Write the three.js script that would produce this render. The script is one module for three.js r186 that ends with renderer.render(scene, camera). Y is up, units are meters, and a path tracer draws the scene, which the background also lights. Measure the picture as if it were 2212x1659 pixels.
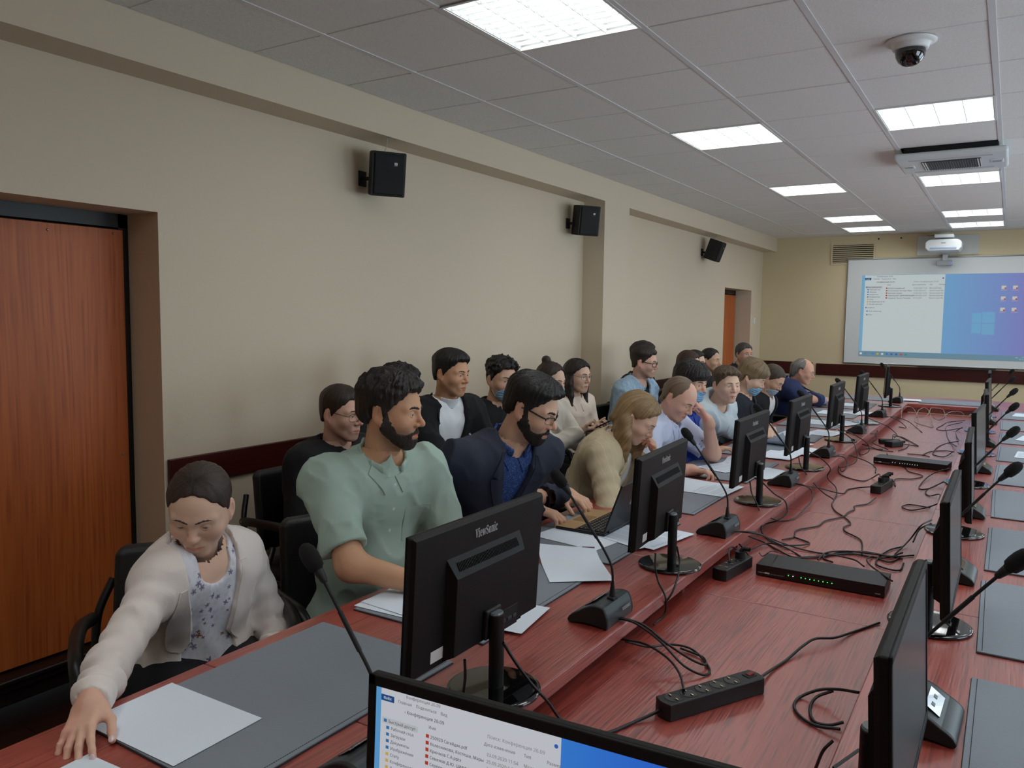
import * as THREE from 'three';
import { RoundedBoxGeometry } from 'three/addons/geometries/RoundedBoxGeometry.js';
import { mergeGeometries, mergeVertices, toCreasedNormals } from 'three/addons/utils/BufferGeometryUtils.js';
import { RectAreaLightUniformsLib } from 'three/addons/lights/RectAreaLightUniformsLib.js';

// ---------------------------------------------------------------- camera, sky, lights, exposure
const scene = new THREE.Scene();
const renderer = new THREE.WebGLRenderer({ antialias: true });
renderer.toneMapping = THREE.LinearToneMapping;
renderer.toneMappingExposure = 1.0;
renderer.shadowMap.enabled = true;
RectAreaLightUniformsLib.init();
const camera = new THREE.PerspectiveCamera(51.715, 4 / 3, 0.05, 100);
camera.position.set(0, 1.6, 0);
camera.rotation.order = 'YXZ';
const R = (d) => d * Math.PI / 180;
camera.rotation.set(R(-4.927), R(32.144), R(0.718));
scene.background = new THREE.Color().setRGB(0.72, 0.88, 1.0);   // overcast daylight outside the windows
scene.backgroundIntensity = 3.0;
const WIN_LIGHT = 2.2;        // daylight of each window opening
const LAMP_LIGHT = 6.6;       // luminous panel behind each louvre
// ---------------------------------------------------------------- helpers
const names = new Map();
function numbered(n) { const k = names.get(n) || 0; names.set(n, k + 1); return k ? n + '_' + String(k).padStart(3, '0') : n; }
function rng(seed) { let s = seed >>> 0; return () => { s = (s + 0x6D2B79F5) >>> 0; let t = s; t = Math.imul(t ^ (t >>> 15), t | 1); t ^= t + Math.imul(t ^ (t >>> 7), t | 61); return ((t ^ (t >>> 14)) >>> 0) / 4294967296; }; }
function shade(o) { o.castShadow = true; o.receiveShadow = true; return o; }
function mesh(name, geo, mat, parent) { const m = shade(new THREE.Mesh(geo, mat)); m.name = name; if (parent) parent.add(m); return m; }
function thing(name, label, category, pos = [0, 0, 0], turn = 0, group) {
  const o = new THREE.Group(); o.name = numbered(name); scene.add(o);
  o.position.set(...pos); o.rotation.y = turn; o.userData = { label, category };
  if (group) o.userData.group = group;
  return o;
}
function single(name, geo, mat, label, category, group) {
  const m = mesh(numbered(name), geo, mat, scene); m.userData = { label, category }; if (group) m.userData.group = group; return m;
}
function structure(name, geo, mat, label, category) {
  const m = mesh(name, geo, mat, scene); m.userData = { kind: 'structure', label, category }; return m;
}
function copyOf(src, label, pos, turn) {
  const c = src.clone(); c.name = numbered(src.name.replace(/_\d{3}$/, '')); c.userData = { ...src.userData, label }; scene.add(c);
  if (pos) c.position.set(...pos); if (turn !== undefined) c.rotation.y = turn; return c;
}
const V = (x, y, z) => new THREE.Vector3(x, y, z);
function box(x0, x1, y0, y1, z0, z1) { const g = new THREE.BoxGeometry(x1 - x0, y1 - y0, z1 - z0); g.translate((x0 + x1) / 2, (y0 + y1) / 2, (z0 + z1) / 2); return g; }
function rbox(w, h, d, r = 0.004, seg = 2) { return new RoundedBoxGeometry(w, h, d, seg, Math.min(r, w / 2.01, h / 2.01, d / 2.01)); }
function at(g, x, y, z) { g.translate(x, y, z); return g; }
function merge(list) {
  const fix = list.map((g) => { let q = g.index ? g.toNonIndexed() : g; if (!q.attributes.uv) q.setAttribute('uv', new THREE.BufferAttribute(new Float32Array(q.attributes.position.count * 2), 2)); for (const k of Object.keys(q.attributes)) if (!['position', 'normal', 'uv'].includes(k)) q.deleteAttribute(k); return q; });
  return mergeGeometries(fix, false);
}
// uv in metres, taken from the two axes across each face's normal; grain = axis index along which v runs
function metreUV(g, grain = 2, ox = 0, oy = 0) {
  const q = g.index ? g.toNonIndexed() : g; const p = q.attributes.position, n = q.attributes.normal; const uv = new Float32Array(p.count * 2);
  for (let i = 0; i < p.count; i++) {
    const a = [Math.abs(n.getX(i)), Math.abs(n.getY(i)), Math.abs(n.getZ(i))], c = [p.getX(i), p.getY(i), p.getZ(i)];
    const m = a.indexOf(Math.max(...a)); const rest = [0, 1, 2].filter((k) => k !== m);
    let vAx = rest.includes(grain) ? grain : rest[1], uAx = rest.find((k) => k !== vAx);
    uv[2 * i] = c[uAx] + ox; uv[2 * i + 1] = c[vAx] + oy;
  }
  q.setAttribute('uv', new THREE.BufferAttribute(uv, 2)); return q;
}
function tube(points, r, seg = 40, rad = 6, closed = false) {
  const c = new THREE.CatmullRomCurve3(points.map((p) => Array.isArray(p) ? V(...p) : p), closed, 'centripetal');
  return new THREE.TubeGeometry(c, seg, r, rad, closed);
}
function lathe(pts, seg = 24) { return new THREE.LatheGeometry(pts.map((p) => new THREE.Vector2(p[0], p[1])), seg); }
function cyl(r0, r1, h, seg = 20) { return new THREE.CylinderGeometry(r0, r1, h, seg); }
// lattice value noise
const PERM = (() => { const r = rng(7), a = new Float32Array(65536); for (let i = 0; i < 65536; i++) a[i] = r(); return a; })();
function hash3(x, y, z) { return PERM[(Math.imul(x, 73856093) ^ Math.imul(y, 19349663) ^ Math.imul(z, 83492791)) & 65535]; }
function noise(x, y, z) {
  const xi = Math.floor(x), yi = Math.floor(y), zi = Math.floor(z); let u = x - xi, v = y - yi, w = z - zi;
  u = u * u * (3 - 2 * u); v = v * v * (3 - 2 * v); w = w * w * (3 - 2 * w);
  const L = (a, b, t) => a + (b - a) * t;
  return L(L(L(hash3(xi, yi, zi), hash3(xi + 1, yi, zi), u), L(hash3(xi, yi + 1, zi), hash3(xi + 1, yi + 1, zi), u), v),
    L(L(hash3(xi, yi, zi + 1), hash3(xi + 1, yi, zi + 1), u), L(hash3(xi, yi + 1, zi + 1), hash3(xi + 1, yi + 1, zi + 1), u), v), w);
}
function fbm(x, y, z, o = 4) { let s = 0, a = 0.5, t = 0; for (let i = 0; i < o; i++) { s += a * noise(x, y, z); t += a; x *= 2.03; y *= 2.03; z *= 2.03; a *= 0.5; } return s / t; }
// tileable 2-D noise: blend of wrapped lattices
function tnoise(x, y, px, py, s) {
  const xi = Math.floor(x), yi = Math.floor(y); let u = x - xi, v = y - yi; u = u * u * (3 - 2 * u); v = v * v * (3 - 2 * v);
  const w = (a, p) => ((a % p) + p) % p; const x0 = w(xi, px), x1 = w(xi + 1, px), y0 = w(yi, py), y1 = w(yi + 1, py);
  const a = hash3(x0, y0, s), b = hash3(x1, y0, s), c = hash3(x0, y1, s), d = hash3(x1, y1, s);
  return (a + (b - a) * u) * (1 - v) + (c + (d - c) * u) * v;
}
function tex(w, h, fn, srgb = true) {
  const d = new Uint8Array(w * h * 4);
  for (let y = 0; y < h; y++) for (let x = 0; x < w; x++) { const c = fn(x / w, y / h, x, y); const i = 4 * (y * w + x); d[i] = c[0]; d[i + 1] = c[1]; d[i + 2] = c[2]; d[i + 3] = c.length > 3 ? c[3] : 255; }
  const t = new THREE.DataTexture(d, w, h, THREE.RGBAFormat); t.magFilter = THREE.LinearFilter; t.minFilter = THREE.LinearMipmapLinearFilter; t.wrapS = t.wrapT = THREE.RepeatWrapping;
  if (srgb) t.colorSpace = THREE.SRGBColorSpace; t.needsUpdate = true; return t;
}
function rep(t, x, y) { const c = t.clone(); c.repeat.set(x, y); c.needsUpdate = true; return c; }
function canvasTex(w, h, draw) { const c = document.createElement('canvas'); c.width = w; c.height = h; draw(c.getContext('2d'), w, h); const t = new THREE.CanvasTexture(c); t.colorSpace = THREE.SRGBColorSpace; return t; }
function std(color, roughness = 0.6, o = {}) { return new THREE.MeshStandardMaterial({ color, roughness, ...o }); }
function phys(color, roughness = 0.6, o = {}) { return new THREE.MeshPhysicalMaterial({ color, roughness, ...o }); }
const mixc = (a, b, t) => [a[0] + (b[0] - a[0]) * t, a[1] + (b[1] - a[1]) * t, a[2] + (b[2] - a[2]) * t];
const cl = (v, a = 0, b = 1) => v < a ? a : v > b ? b : v;

// wood: long streaks with pores; u across, v along the grain, both tile
function woodTex(w, h, cols, seed, pu = 24, pv = 2) {
  const f = (u, v) => {
    const warp = (tnoise(u * 4, v * 2, 4, 2, seed) - 0.5) * 0.12;
    const a = tnoise((u + warp) * pu, v * pv, pu, pv, seed + 1), b = tnoise((u + warp * 0.6) * pu * 4, v * pv * 2, pu * 4, pv * 2, seed + 2);
    const fine = tnoise((u + warp * 0.4) * pu * 12, v * pv * 10, pu * 12, pv * 10, seed + 3);
    const big = tnoise(u * 5 + warp * 6, v * 1, 5, 1, seed + 4);
    return [a, b, fine, big];
  };
  const map = tex(w, h, (u, v) => { const [a, b, fi, big] = f(u, v); let t = cl(0.45 * big + 0.3 * a + 0.25 * b); let c = t < 0.5 ? mixc(cols[0], cols[1], t * 2) : mixc(cols[1], cols[2], t * 2 - 1); const pore = fi > 0.62 ? (fi - 0.62) * 2.0 : 0; c = mixc(c, cols[2], cl((0.42 - fi) * 1.2)); return mixc(c, cols[3], cl(pore)); });
  const bump = tex(w, h, (u, v) => { const [a, b, fi] = f(u, v); const k = 255 * cl(1.05 - 0.9 * fi - 0.2 * b); return [k, k, k]; }, false);
  return { map, bump };
}
// the picture on the computer screens: a file window over a blue desktop
function desktopTexture(w, h, vivid) {
  return canvasTex(w, h, (c) => {
    const g = c.createLinearGradient(0, 0, w, 0); (vivid ? ['#6ab4f0', '#3f8cf2', '#2f6fee', '#2f5fe0'] : ['#8ccbf2', '#86bff2', '#8cacec', '#9896e4']).forEach((q, i) => g.addColorStop([0, 0.55, 0.8, 1][i], q));
    c.fillStyle = g; c.fillRect(0, 0, w, h);
    const k = w / 1024; c.save(); c.scale(k, k);
    c.fillStyle = 'rgba(130,214,246,0.6)'; for (const [x, y, ww, hh] of [[690, 262, 56, 66], [750, 255, 72, 73], [690, 332, 56, 66], [750, 332, 72, 74]]) c.fillRect(x, y, ww, hh);
    c.fillStyle = vivid ? '#e4e6ef' : '#e6f2f4'; c.fillRect(20, 2, 500, 536);
    c.fillStyle = '#2b5797'; c.fillRect(20, 20, 40, 16); c.fillStyle = '#fff'; c.font = '10px sans-serif'; c.fillText('Файл', 27, 32);
    c.fillStyle = '#777'; c.font = '11px sans-serif'; c.fillText('Главная', 72, 32); c.fillText('Поделиться', 126, 32); c.fillText('Вид', 198, 32); c.fillText('Конференция 26.09', 96, 15);
    c.fillStyle = '#444'; c.font = '12px sans-serif'; c.fillText('↑   › Конференция 26.09', 78, 54); c.fillStyle = '#999'; c.fillText('Поиск: Конференция 26.09', 330, 54);
    c.fillStyle = '#d4d9de'; c.fillRect(24, 78, 110, 16);
    c.font = '11px sans-serif'; ['Быстрый доступ', 'Рабочий стол', 'Загрузки', 'Документы', 'Изображения', 'Стату', 'Конференция 26.09', 'Лекции юрсосия', 'OneDrive', 'Этот компьютер', 'Сеть'].forEach((t, i) => { const y = 90 + i * 17 + (i > 7 ? (i - 7) * 8 : 0); c.fillStyle = i > 4 && i < 8 ? '#e5c063' : '#3f7fc4'; c.fillRect(30 + (i % 8 ? 8 : 0), y - 8, 9, 8); c.fillStyle = '#555'; c.fillText(t, 44 + (i % 8 ? 8 : 0), y); });
    c.fillStyle = '#777'; c.fillText('Имя', 165, 74); c.fillText('Дата изменения', 322, 74); c.fillText('Тип', 428, 74); c.fillText('Размер', 486, 74);
    [['250920 Сагайдак.pdf', '23.09.2020 11:54', 'Microsoft Edge PD...'], ['Колесникова, Костеша, Марычева.ppt', '25.09.2020 6:57', 'Презентация Micr...'], ['Крючков С.А.pptx', '24.09.2020 15:32', 'Презентация Micr...'], ['Семенов Д.Ю. ЦИФРОВИЗАЦИЯ КАДА...', '24.09.2020 23:47', 'Презентация Micr...'], ['Середина, Чуксин, Гвоздева.ppt', '02.10.2020', 'Презентация Micr...']].forEach((r, i) => {
      const y = 98 + i * 17; c.fillStyle = '#c8452e'; c.fillRect(158, y - 9, 9, 9); c.fillStyle = '#444'; c.font = '11px sans-serif'; c.fillText(r[0].slice(0, 26), 171, y); c.fillStyle = '#888'; c.fillText(r[1], 330, y); c.fillText(r[2].slice(0, 15), 428, y); });
    c.fillStyle = '#3a6fd0'; c.beginPath(); c.arc(508, 27, 5, 0, 7); c.fill();
    for (const [x, y] of [[848, 82], [912, 82], [848, 152], [912, 152], [848, 226], [912, 226], [1000, 330]]) { c.fillStyle = '#eceae2'; c.fillRect(x, y, 26, 22); c.fillStyle = '#d86a3a'; c.fillRect(x + 17, y + 12, 9, 10); c.fillStyle = 'rgba(235,190,200,0.6)'; c.fillRect(x - 4, y + 27, 34, 5); }
    c.fillStyle = '#7fa6bb'; c.fillRect(0, 540, 1024, 36);
    ['#fff', '#6f97ac', '#4aa0e0', '#eac04a', '#f5f5f5', '#4a90d8', '#4a70c8', '#4a70c8', '#d8653a', '#4aa890'].forEach((q, i) => { c.fillStyle = q; c.fillRect(8 + i * 30 + (i > 1 ? 20 : 0), 550, 14, 13); });
    c.fillStyle = '#e8eef2'; c.font = '9px sans-serif'; c.fillText('РУС', 950, 556); c.fillText('13:34', 985, 552); c.fillText('01.10.2020', 972, 566);
    c.restore();
  });
}
// ---------------------------------------------------------------- materials of the room
const CEIL = 2.769, WX = -3.18, BX = -2.98, FZ = -12.0, RX = 2.07, BZ = 1.9;
const T_TABLE = woodTex(1024, 1024, [[118, 41, 34], [162, 65, 53], [182, 88, 72], [98, 33, 28]], 11, 22, 2);
const T_DOOR = woodTex(512, 1024, [[166, 82, 34], [190, 98, 42], [204, 114, 54], [150, 72, 30]], 31, 9, 1);
const T_FLOOR = woodTex(512, 512, [[44, 26, 18], [62, 38, 26], [78, 50, 36], [36, 20, 14]], 51, 8, 2);
const M_TABLE = phys(0xffffff, 0.36, { map: rep(T_TABLE.map, 1.1, 0.55), bumpMap: rep(T_TABLE.bump, 1.1, 0.55), bumpScale: 0.0007, ior: 1.85, clearcoat: 0.8, clearcoatRoughness: 0.34 });
const M_TRIM = std(0x6c5450, 0.38, { map: rep(T_TABLE.map, 1.7, 0.45) });
const M_DOOR = std(0xffffff, 0.5, { map: rep(T_DOOR.map, 1.4, 0.5), bumpMap: rep(T_DOOR.bump, 1.4, 0.5), bumpScale: 0.0002 });
const T_PLASTER = tex(256, 256, (u, v) => { const k = 255 * (0.5 * tnoise(u * 64, v * 64, 64, 64, 3) + 0.3 * tnoise(u * 128, v * 128, 128, 128, 4) + 0.2 * tnoise(u * 16, v * 16, 16, 16, 5)); return [k, k, k]; }, false);
const T_TILE = tex(256, 256, (u, v) => { const a = tnoise(u * 110, v * 110, 110, 110, 8), b = tnoise(u * 40, v * 40, 40, 40, 9); const k = 238 + 16 * (a - 0.5) + 10 * (b - 0.5) - (a > 0.86 ? 22 : 0); return [k, k - 2, k - 5]; });
const M_WALL = std(0xd9c9b1, 0.86, { bumpMap: rep(T_PLASTER, 2, 2), bumpScale: 0.0005 });
const M_WALLFAR = std(0xdccba6, 0.86, { bumpMap: rep(T_PLASTER, 2, 2), bumpScale: 0.0005 });
const M_TILE = std(0xffffff, 0.92, { map: rep(T_TILE, 3, 3) });
const M_BAR = std(0xdfe0e2, 0.4), M_WHITE = std(0xe6e6e4, 0.45), M_BLACK = std(0x0c0c0d, 0.5), M_DARKWOOD = std(0x8a6a5c, 0.45, { map: rep(T_FLOOR.map, 2, 2) });
const M_STEEL = std(0xb9bcc0, 0.3, { metalness: 1 }), M_LOUVRE = std(0xc4cac9, 0.25);

// ---------------------------------------------------------------- floor with planks
const floor = structure('floor', metreUV(box(WX - 0.3, RX + 0.3, -0.12, -0.012, FZ - 0.2, BZ + 0.2), 2), M_DARKWOOD, 'dark brown laminate floor under the tables', 'floor');
{
  const plankMats = [0x9c7c6c, 0x8a6a5c, 0x765a4e].map((c, i) => { const t = rep(T_FLOOR.map, 2, 1); t.offset.set(0.31 * i, 0.17 * i); return std(c, 0.42, { map: t }); });
  const r = rng(5); let k = 0;
  const big = [];
  for (let i = 0; i < 27; i++) {
    const x0 = WX + i * 0.195; let z = BZ - r() * 1.2;
    while (z > FZ) {
      const z1 = Math.max(FZ, z - 1.28), x1 = Math.min(RX, x0 + 0.195);
      const g = metreUV(box(x0 + 0.001, x1 - 0.001, -0.012, 0, z1 + 0.001, z - 0.001), 2, i * 0.37, z * 0.21);
      if (x0 < -1.5 && z < -0.2 && z > -4.4) mesh('plank', g, plankMats[(k++ * 7 + i) % 3], floor); else big.push(g);
      z = z1;
    }
  }
  const m = mesh('plank_field', mergeGeometries(big), plankMats[1], floor); m.userData.kind = 'stuff';
}
// ---------------------------------------------------------------- walls
const D1 = [-2.14, -1.12], D2 = [-11.46, -10.22], DT = 2.03, DT2 = 2.0;
{
  const t = WX - 0.45;
  structure('wall_left', metreUV(merge([box(t, WX, 0, CEIL + 0.3, D1[1], BZ), box(t, WX, DT, CEIL + 0.3, D1[0], D1[1]), box(t, WX, 0, CEIL + 0.3, D2[1], D1[0]), box(t, WX, DT2, CEIL + 0.3, D2[0], D2[1]), box(t, WX, 0, CEIL + 0.3, FZ, D2[0])]), 1), M_WALL, 'beige painted side wall with two recessed doors', 'wall');
  structure('trim_1', metreUV(box(WX, BX, 2.58, CEIL + 0.3, FZ, BZ), 1), M_WALL, 'long plastered ceiling beam above the speakers', 'beam');
  structure('trim_2', metreUV(box(WX, BX, 0, 2.58, -6.7, -6.19), 1), M_WALL, 'plastered pier projecting between the two seated groups', 'pier');
  structure('wall_far', metreUV(box(WX - 0.45, RX + 0.45, 0, CEIL + 0.3, FZ - 0.3, FZ), 1), M_WALLFAR, 'cream painted end wall behind the whiteboard', 'wall');
  structure('wall_back', metreUV(box(WX - 0.45, RX + 0.45, 0, CEIL + 0.3, BZ, BZ + 0.3), 1), M_WALL, 'beige painted wall behind the photographer', 'wall');
  // window wall
  const wz = [-2.9, -5.1, -7.3, -9.5], hw = 0.8, y0 = 0.85, y1 = 2.42;
  const parts = [box(RX, RX + 0.35, 0, y0, FZ, BZ), box(RX, RX + 0.35, y1, CEIL + 0.3, FZ, BZ)];
  let prev = BZ; for (const z of wz) { parts.push(box(RX, RX + 0.35, y0, y1, z + hw, prev)); prev = z - hw; } parts.push(box(RX, RX + 0.35, y0, y1, FZ, prev));
  structure('wall_right', metreUV(merge(parts), 1), M_WALL, 'beige painted window wall', 'wall');
  const M_PANE = phys(0xffffff, 0.02, { transmission: 1, thickness: 0, ior: 1.45 });
  wz.forEach((z, i) => {
    const w = structure('window_' + (i + 1), merge([box(RX + 0.12, RX + 0.19, y0, y0 + 0.07, z - hw, z + hw), box(RX + 0.12, RX + 0.19, y1 - 0.07, y1, z - hw, z + hw), ...[-hw, -0.035, hw - 0.07].map((d) => box(RX + 0.12, RX + 0.19, y0, y1, z + d, z + d + 0.07))]), M_WHITE, 'white framed window of two lights', 'window');
    for (const s of [-1, 1]) { mesh('pane', box(RX + 0.152, RX + 0.158, y0 + 0.07, y1 - 0.07, s < 0 ? z - hw + 0.07 : z + 0.035, s < 0 ? z - 0.035 : z + hw - 0.07), M_PANE, w); }
    mesh('window_sill', rbox(0.3, 0.03, 1.7, 0.008).translate(RX - 0.02, y0 - 0.014, z), M_WHITE, w);
    const l = new THREE.RectAreaLight(new THREE.Color().setRGB(0.72, 0.88, 1.0), WIN_LIGHT, 1.45, 1.4); l.position.set(RX + 0.1, (y0 + y1) / 2, z); l.rotation.y = Math.PI / 2; l.name = 'window_daylight'; scene.add(l);
  });
}
// ---------------------------------------------------------------- doors
function door(n, z0, z1, top, sill, label) {
  const d = structure('door_' + n, metreUV(at(rbox(0.04, top - 0.07 - sill, z1 - z0 - 0.06, 0.003), WX - 0.235, (top - 0.07 + sill) / 2, (z0 + z1) / 2), 1, 0.2 * n), M_DOOR, label, 'door');
  mesh('door_frame', merge([box(WX - 0.29, WX - 0.225, 0, top, z0, z0 + 0.045), box(WX - 0.29, WX - 0.225, 0, top, z1 - 0.045, z1), box(WX - 0.29, WX - 0.225, top - 0.06, top, z0, z1)]), std(0x17120f, 0.45), d);
  mesh('added_gap_blocker', box(WX - 0.40, WX - 0.30, 0, top + 0.05, z0 - 0.05, z1 + 0.05), std(0x17120f, 0.6), d);  // added unseen box, keeps outside brightness from showing through the door gap
  mesh('threshold', merge([at(rbox(0.10, sill - 0.03, z1 - z0, 0.008), WX - 0.22, (sill - 0.03) / 2, (z0 + z1) / 2), at(rbox(0.05, 0.05, z1 - z0, 0.02), WX - 0.17, sill - 0.045, (z0 + z1) / 2), at(rbox(0.12, 0.025, z1 - z0, 0.01), WX - 0.19, sill - 0.02, (z0 + z1) / 2)]), M_DARKWOOD, d);
  const h = mesh('door_handle', merge([at(rbox(0.012, 0.16, 0.035, 0.005), WX - 0.208, 1.0, z1 - 0.11), tube([[WX - 0.2, 1.03, z1 - 0.11], [WX - 0.155, 1.03, z1 - 0.11], [WX - 0.15, 1.03, z1 - 0.14], [WX - 0.15, 1.028, z1 - 0.24]], 0.008, 20, 8)]), M_STEEL, d);
  for (const [y, z] of [[top - 0.10, z0 + 0.36], [top - 0.09, z0 + 0.075], [0.95, z0 + 0.06]]) mesh('screw', at(new THREE.SphereGeometry(0.005, 8, 6), WX - 0.213, y, z), M_STEEL, d);
  return d;
}
door(1, D1[0], D1[1], DT, 0.13, 'large orange-brown wooden door recessed beside the seated woman');
door(2, D2[0], D2[1], DT2, 0.05, 'narrow-looking brown wooden door at the far end of the side wall');
// ---------------------------------------------------------------- chair rails
function rail(n, g, label) { structure('trim_' + n, metreUV(g, n > 5 ? 0 : 2, n * 0.23), M_TRIM, label, 'rail'); }
rail(3, at(rbox(0.02, 0.13, 4.02, 0.004), WX + 0.011, 0.872, -4.165), 'dark red wooden chair rail behind the back row before the pier');
rail(4, at(rbox(0.02, 0.13, 3.48, 0.004), WX + 0.011, 0.872, -8.46), 'dark red wooden chair rail on the side wall after the pier');
rail(5, at(rbox(0.02, 0.13, 0.5, 0.004), WX + 0.011, 0.90, -11.72), 'short dark red chair rail in the far corner beside the door');
rail(6, at(rbox(0.76, 0.175, 0.02, 0.004), -2.79, 0.895, FZ + 0.011), 'short dark red chair rail in the corner of the end wall');
rail(7, at(rbox(4.4, 0.165, 0.02, 0.004), -0.16, 0.89, FZ + 0.011), 'long dark red chair rail under the whiteboard');
// ---------------------------------------------------------------- ceiling
const GX = -1.332, GZ = -3.0947;
const lampCells = []; for (const c of [-1, 1, 3]) for (const r of [-5, -1, 3, 7, 11, 13]) lampCells.push([c, r]);
const AC = [1, 5];
const ceiling = structure('ceiling', box(WX - 0.45, RX + 0.45, CEIL + 0.16, CEIL + 0.3, FZ - 0.3, BZ + 0.3), M_WALL, 'suspended ceiling of grey square tiles', 'ceiling');
{
  const shared = at(rbox(0.586, 0.014, 0.586, 0.003, 1), 0, 0.007, 0);
  const taken = new Set([...lampCells, AC].map((a) => a.join()));
  for (let c = -3; c < 6; c++) for (let r = -9; r < 15; r++) {
    if (taken.has(c + ',' + r)) continue;
    let x0 = GX + 0.6 * c + 0.007, x1 = x0 + 0.586, z1 = GZ - 0.6 * r - 0.007, z0 = z1 - 0.586;
    const full = x0 > BX && x1 < RX && z0 > FZ && z1 < BZ;
    x0 = Math.max(x0, BX + 0.004); x1 = Math.min(x1, RX); z0 = Math.max(z0, FZ + 0.004); z1 = Math.min(z1, BZ);
    if (x1 - x0 < 0.02 || z1 - z0 < 0.02) continue;
    const j = (hash3(c, r, 3) - 0.5) * 0.002;
    if (full) { const m = mesh('ceiling_tile', shared, M_TILE, ceiling); m.position.set((x0 + x1) / 2, CEIL + 0.003 + j, (z0 + z1) / 2); }
    else mesh('ceiling_tile', metreUV(box(x0, x1, CEIL + 0.003 + j, CEIL + 0.017 + j, z0, z1)), M_TILE, ceiling);
  }
  for (let c = -2; c < 6; c++) mesh('grid_bar', box(GX + 0.6 * c - 0.013, GX + 0.6 * c + 0.013, CEIL, CEIL + 0.03, FZ, BZ), M_BAR, ceiling);
  for (let r = -8; r < 15; r++) mesh('grid_bar', box(BX, RX, CEIL + 0.0055, CEIL + 0.03, GZ - 0.6 * r - 0.012, GZ - 0.6 * r + 0.012), M_BAR, ceiling);
}
// ---------------------------------------------------------------- louvred lamps
{
  const M_TUBE = new THREE.MeshStandardMaterial({ color: 0xffffff, emissive: new THREE.Color().setRGB(0.93, 1, 0.98), emissiveIntensity: 2.4, roughness: 0.4 });
  const proto = new THREE.Group(); const w = 0.586, h2 = w / 2;
  mesh('frame', merge([box(-h2, h2, -0.002, 0.012, -h2, -h2 + 0.012), box(-h2, h2, -0.002, 0.012, h2 - 0.012, h2), box(-h2, -h2 + 0.012, -0.002, 0.012, -h2, h2), box(h2 - 0.012, h2, -0.002, 0.012, -h2, h2)]), M_WHITE, proto);
  mesh('tray', merge([box(-h2, h2, 0.10, 0.105, -h2, h2), box(-h2, -h2 + 0.004, 0, 0.1, -h2, h2), box(h2 - 0.004, h2, 0, 0.1, -h2, h2), box(-h2, h2, 0, 0.1, -h2, -h2 + 0.004), box(-h2, h2, 0, 0.1, h2 - 0.004, h2)]), M_WHITE, proto);
  // V-shaped dividers along the tubes and cross blades
  const vee = (z0, z1, top, bot, hgt) => { const s = new THREE.Shape(); s.moveTo(-top, 0.002 + hgt); s.lineTo(-bot, 0.002); s.lineTo(bot, 0.002); s.lineTo(top, 0.002 + hgt); s.closePath(); const g = new THREE.ExtrudeGeometry(s, { depth: z1 - z0, bevelEnabled: false }); g.translate(0, 0, z0); return g; };
  const P = (w - 0.03) / 4;
  for (let i = 0; i < 5; i++) { const g = vee(-h2 + 0.012, h2 - 0.012, 0.010, 0.0012, 0.034); g.translate(-2 * P + i * P, 0, 0); mesh('reflector', g, M_LOUVRE, proto); }
  for (let i = 0; i < 4; i++) {
    const t = cyl(0.013, 0.013, 0.55, 12); t.rotateX(Math.PI / 2); t.translate(-1.5 * P + i * P, 0.046, 0); mesh('lamp_tube', t, M_TUBE, proto);
    for (let j = 0; j < 9; j++) { const g = vee(-P / 2 + 0.004, P / 2 - 0.004, 0.004, 0.0008, 0.014); g.rotateY(Math.PI / 2); g.translate(-1.5 * P + i * P, 0, -h2 + 0.06 + j * 0.0585); mesh('louvre_blade', g, M_LOUVRE, proto); }
  }
  const where = { '-1,-1': 'nearest square louvred ceiling lamp, its four tubes plainly seen', '-1,3': 'square louvred lamp second from the camera in the row by the beam', '-1,7': 'square louvred lamp third from the camera in the row by the beam', '-1,11': 'last but one louvred lamp in the row by the beam', '-1,13': 'farthest louvred lamp in the row by the beam', '1,3': 'bright square louvred lamp between the dome camera and the air conditioner', '1,7': 'square louvred lamp just beyond the air conditioner', '1,11': 'louvred lamp last but one before the projector', '1,13': 'farthest louvred lamp, just above the projector' };
  for (const [c, r] of lampCells) {
    const x = GX + 0.6 * c + 0.3, z = GZ - 0.6 * r - 0.3; const k = c + ',' + r;
    const g = proto.clone(); g.name = numbered('ceiling_lamp'); g.position.set(x, CEIL, z);
    g.userData = { label: where[k] || ('louvred ceiling lamp outside the picture, row ' + (c + 2) + ' place ' + (r + 6)), category: 'lamp', group: 'louvred ceiling lamps' }; scene.add(g);
    const l = new THREE.RectAreaLight(new THREE.Color().setRGB(0.99, 0.99, 0.985), LAMP_LIGHT, 0.54, 0.54); l.position.set(x, CEIL + 0.017, z); l.rotation.x = -Math.PI / 2; l.name = 'lamp_panel'; scene.add(l);
  }
}
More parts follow.
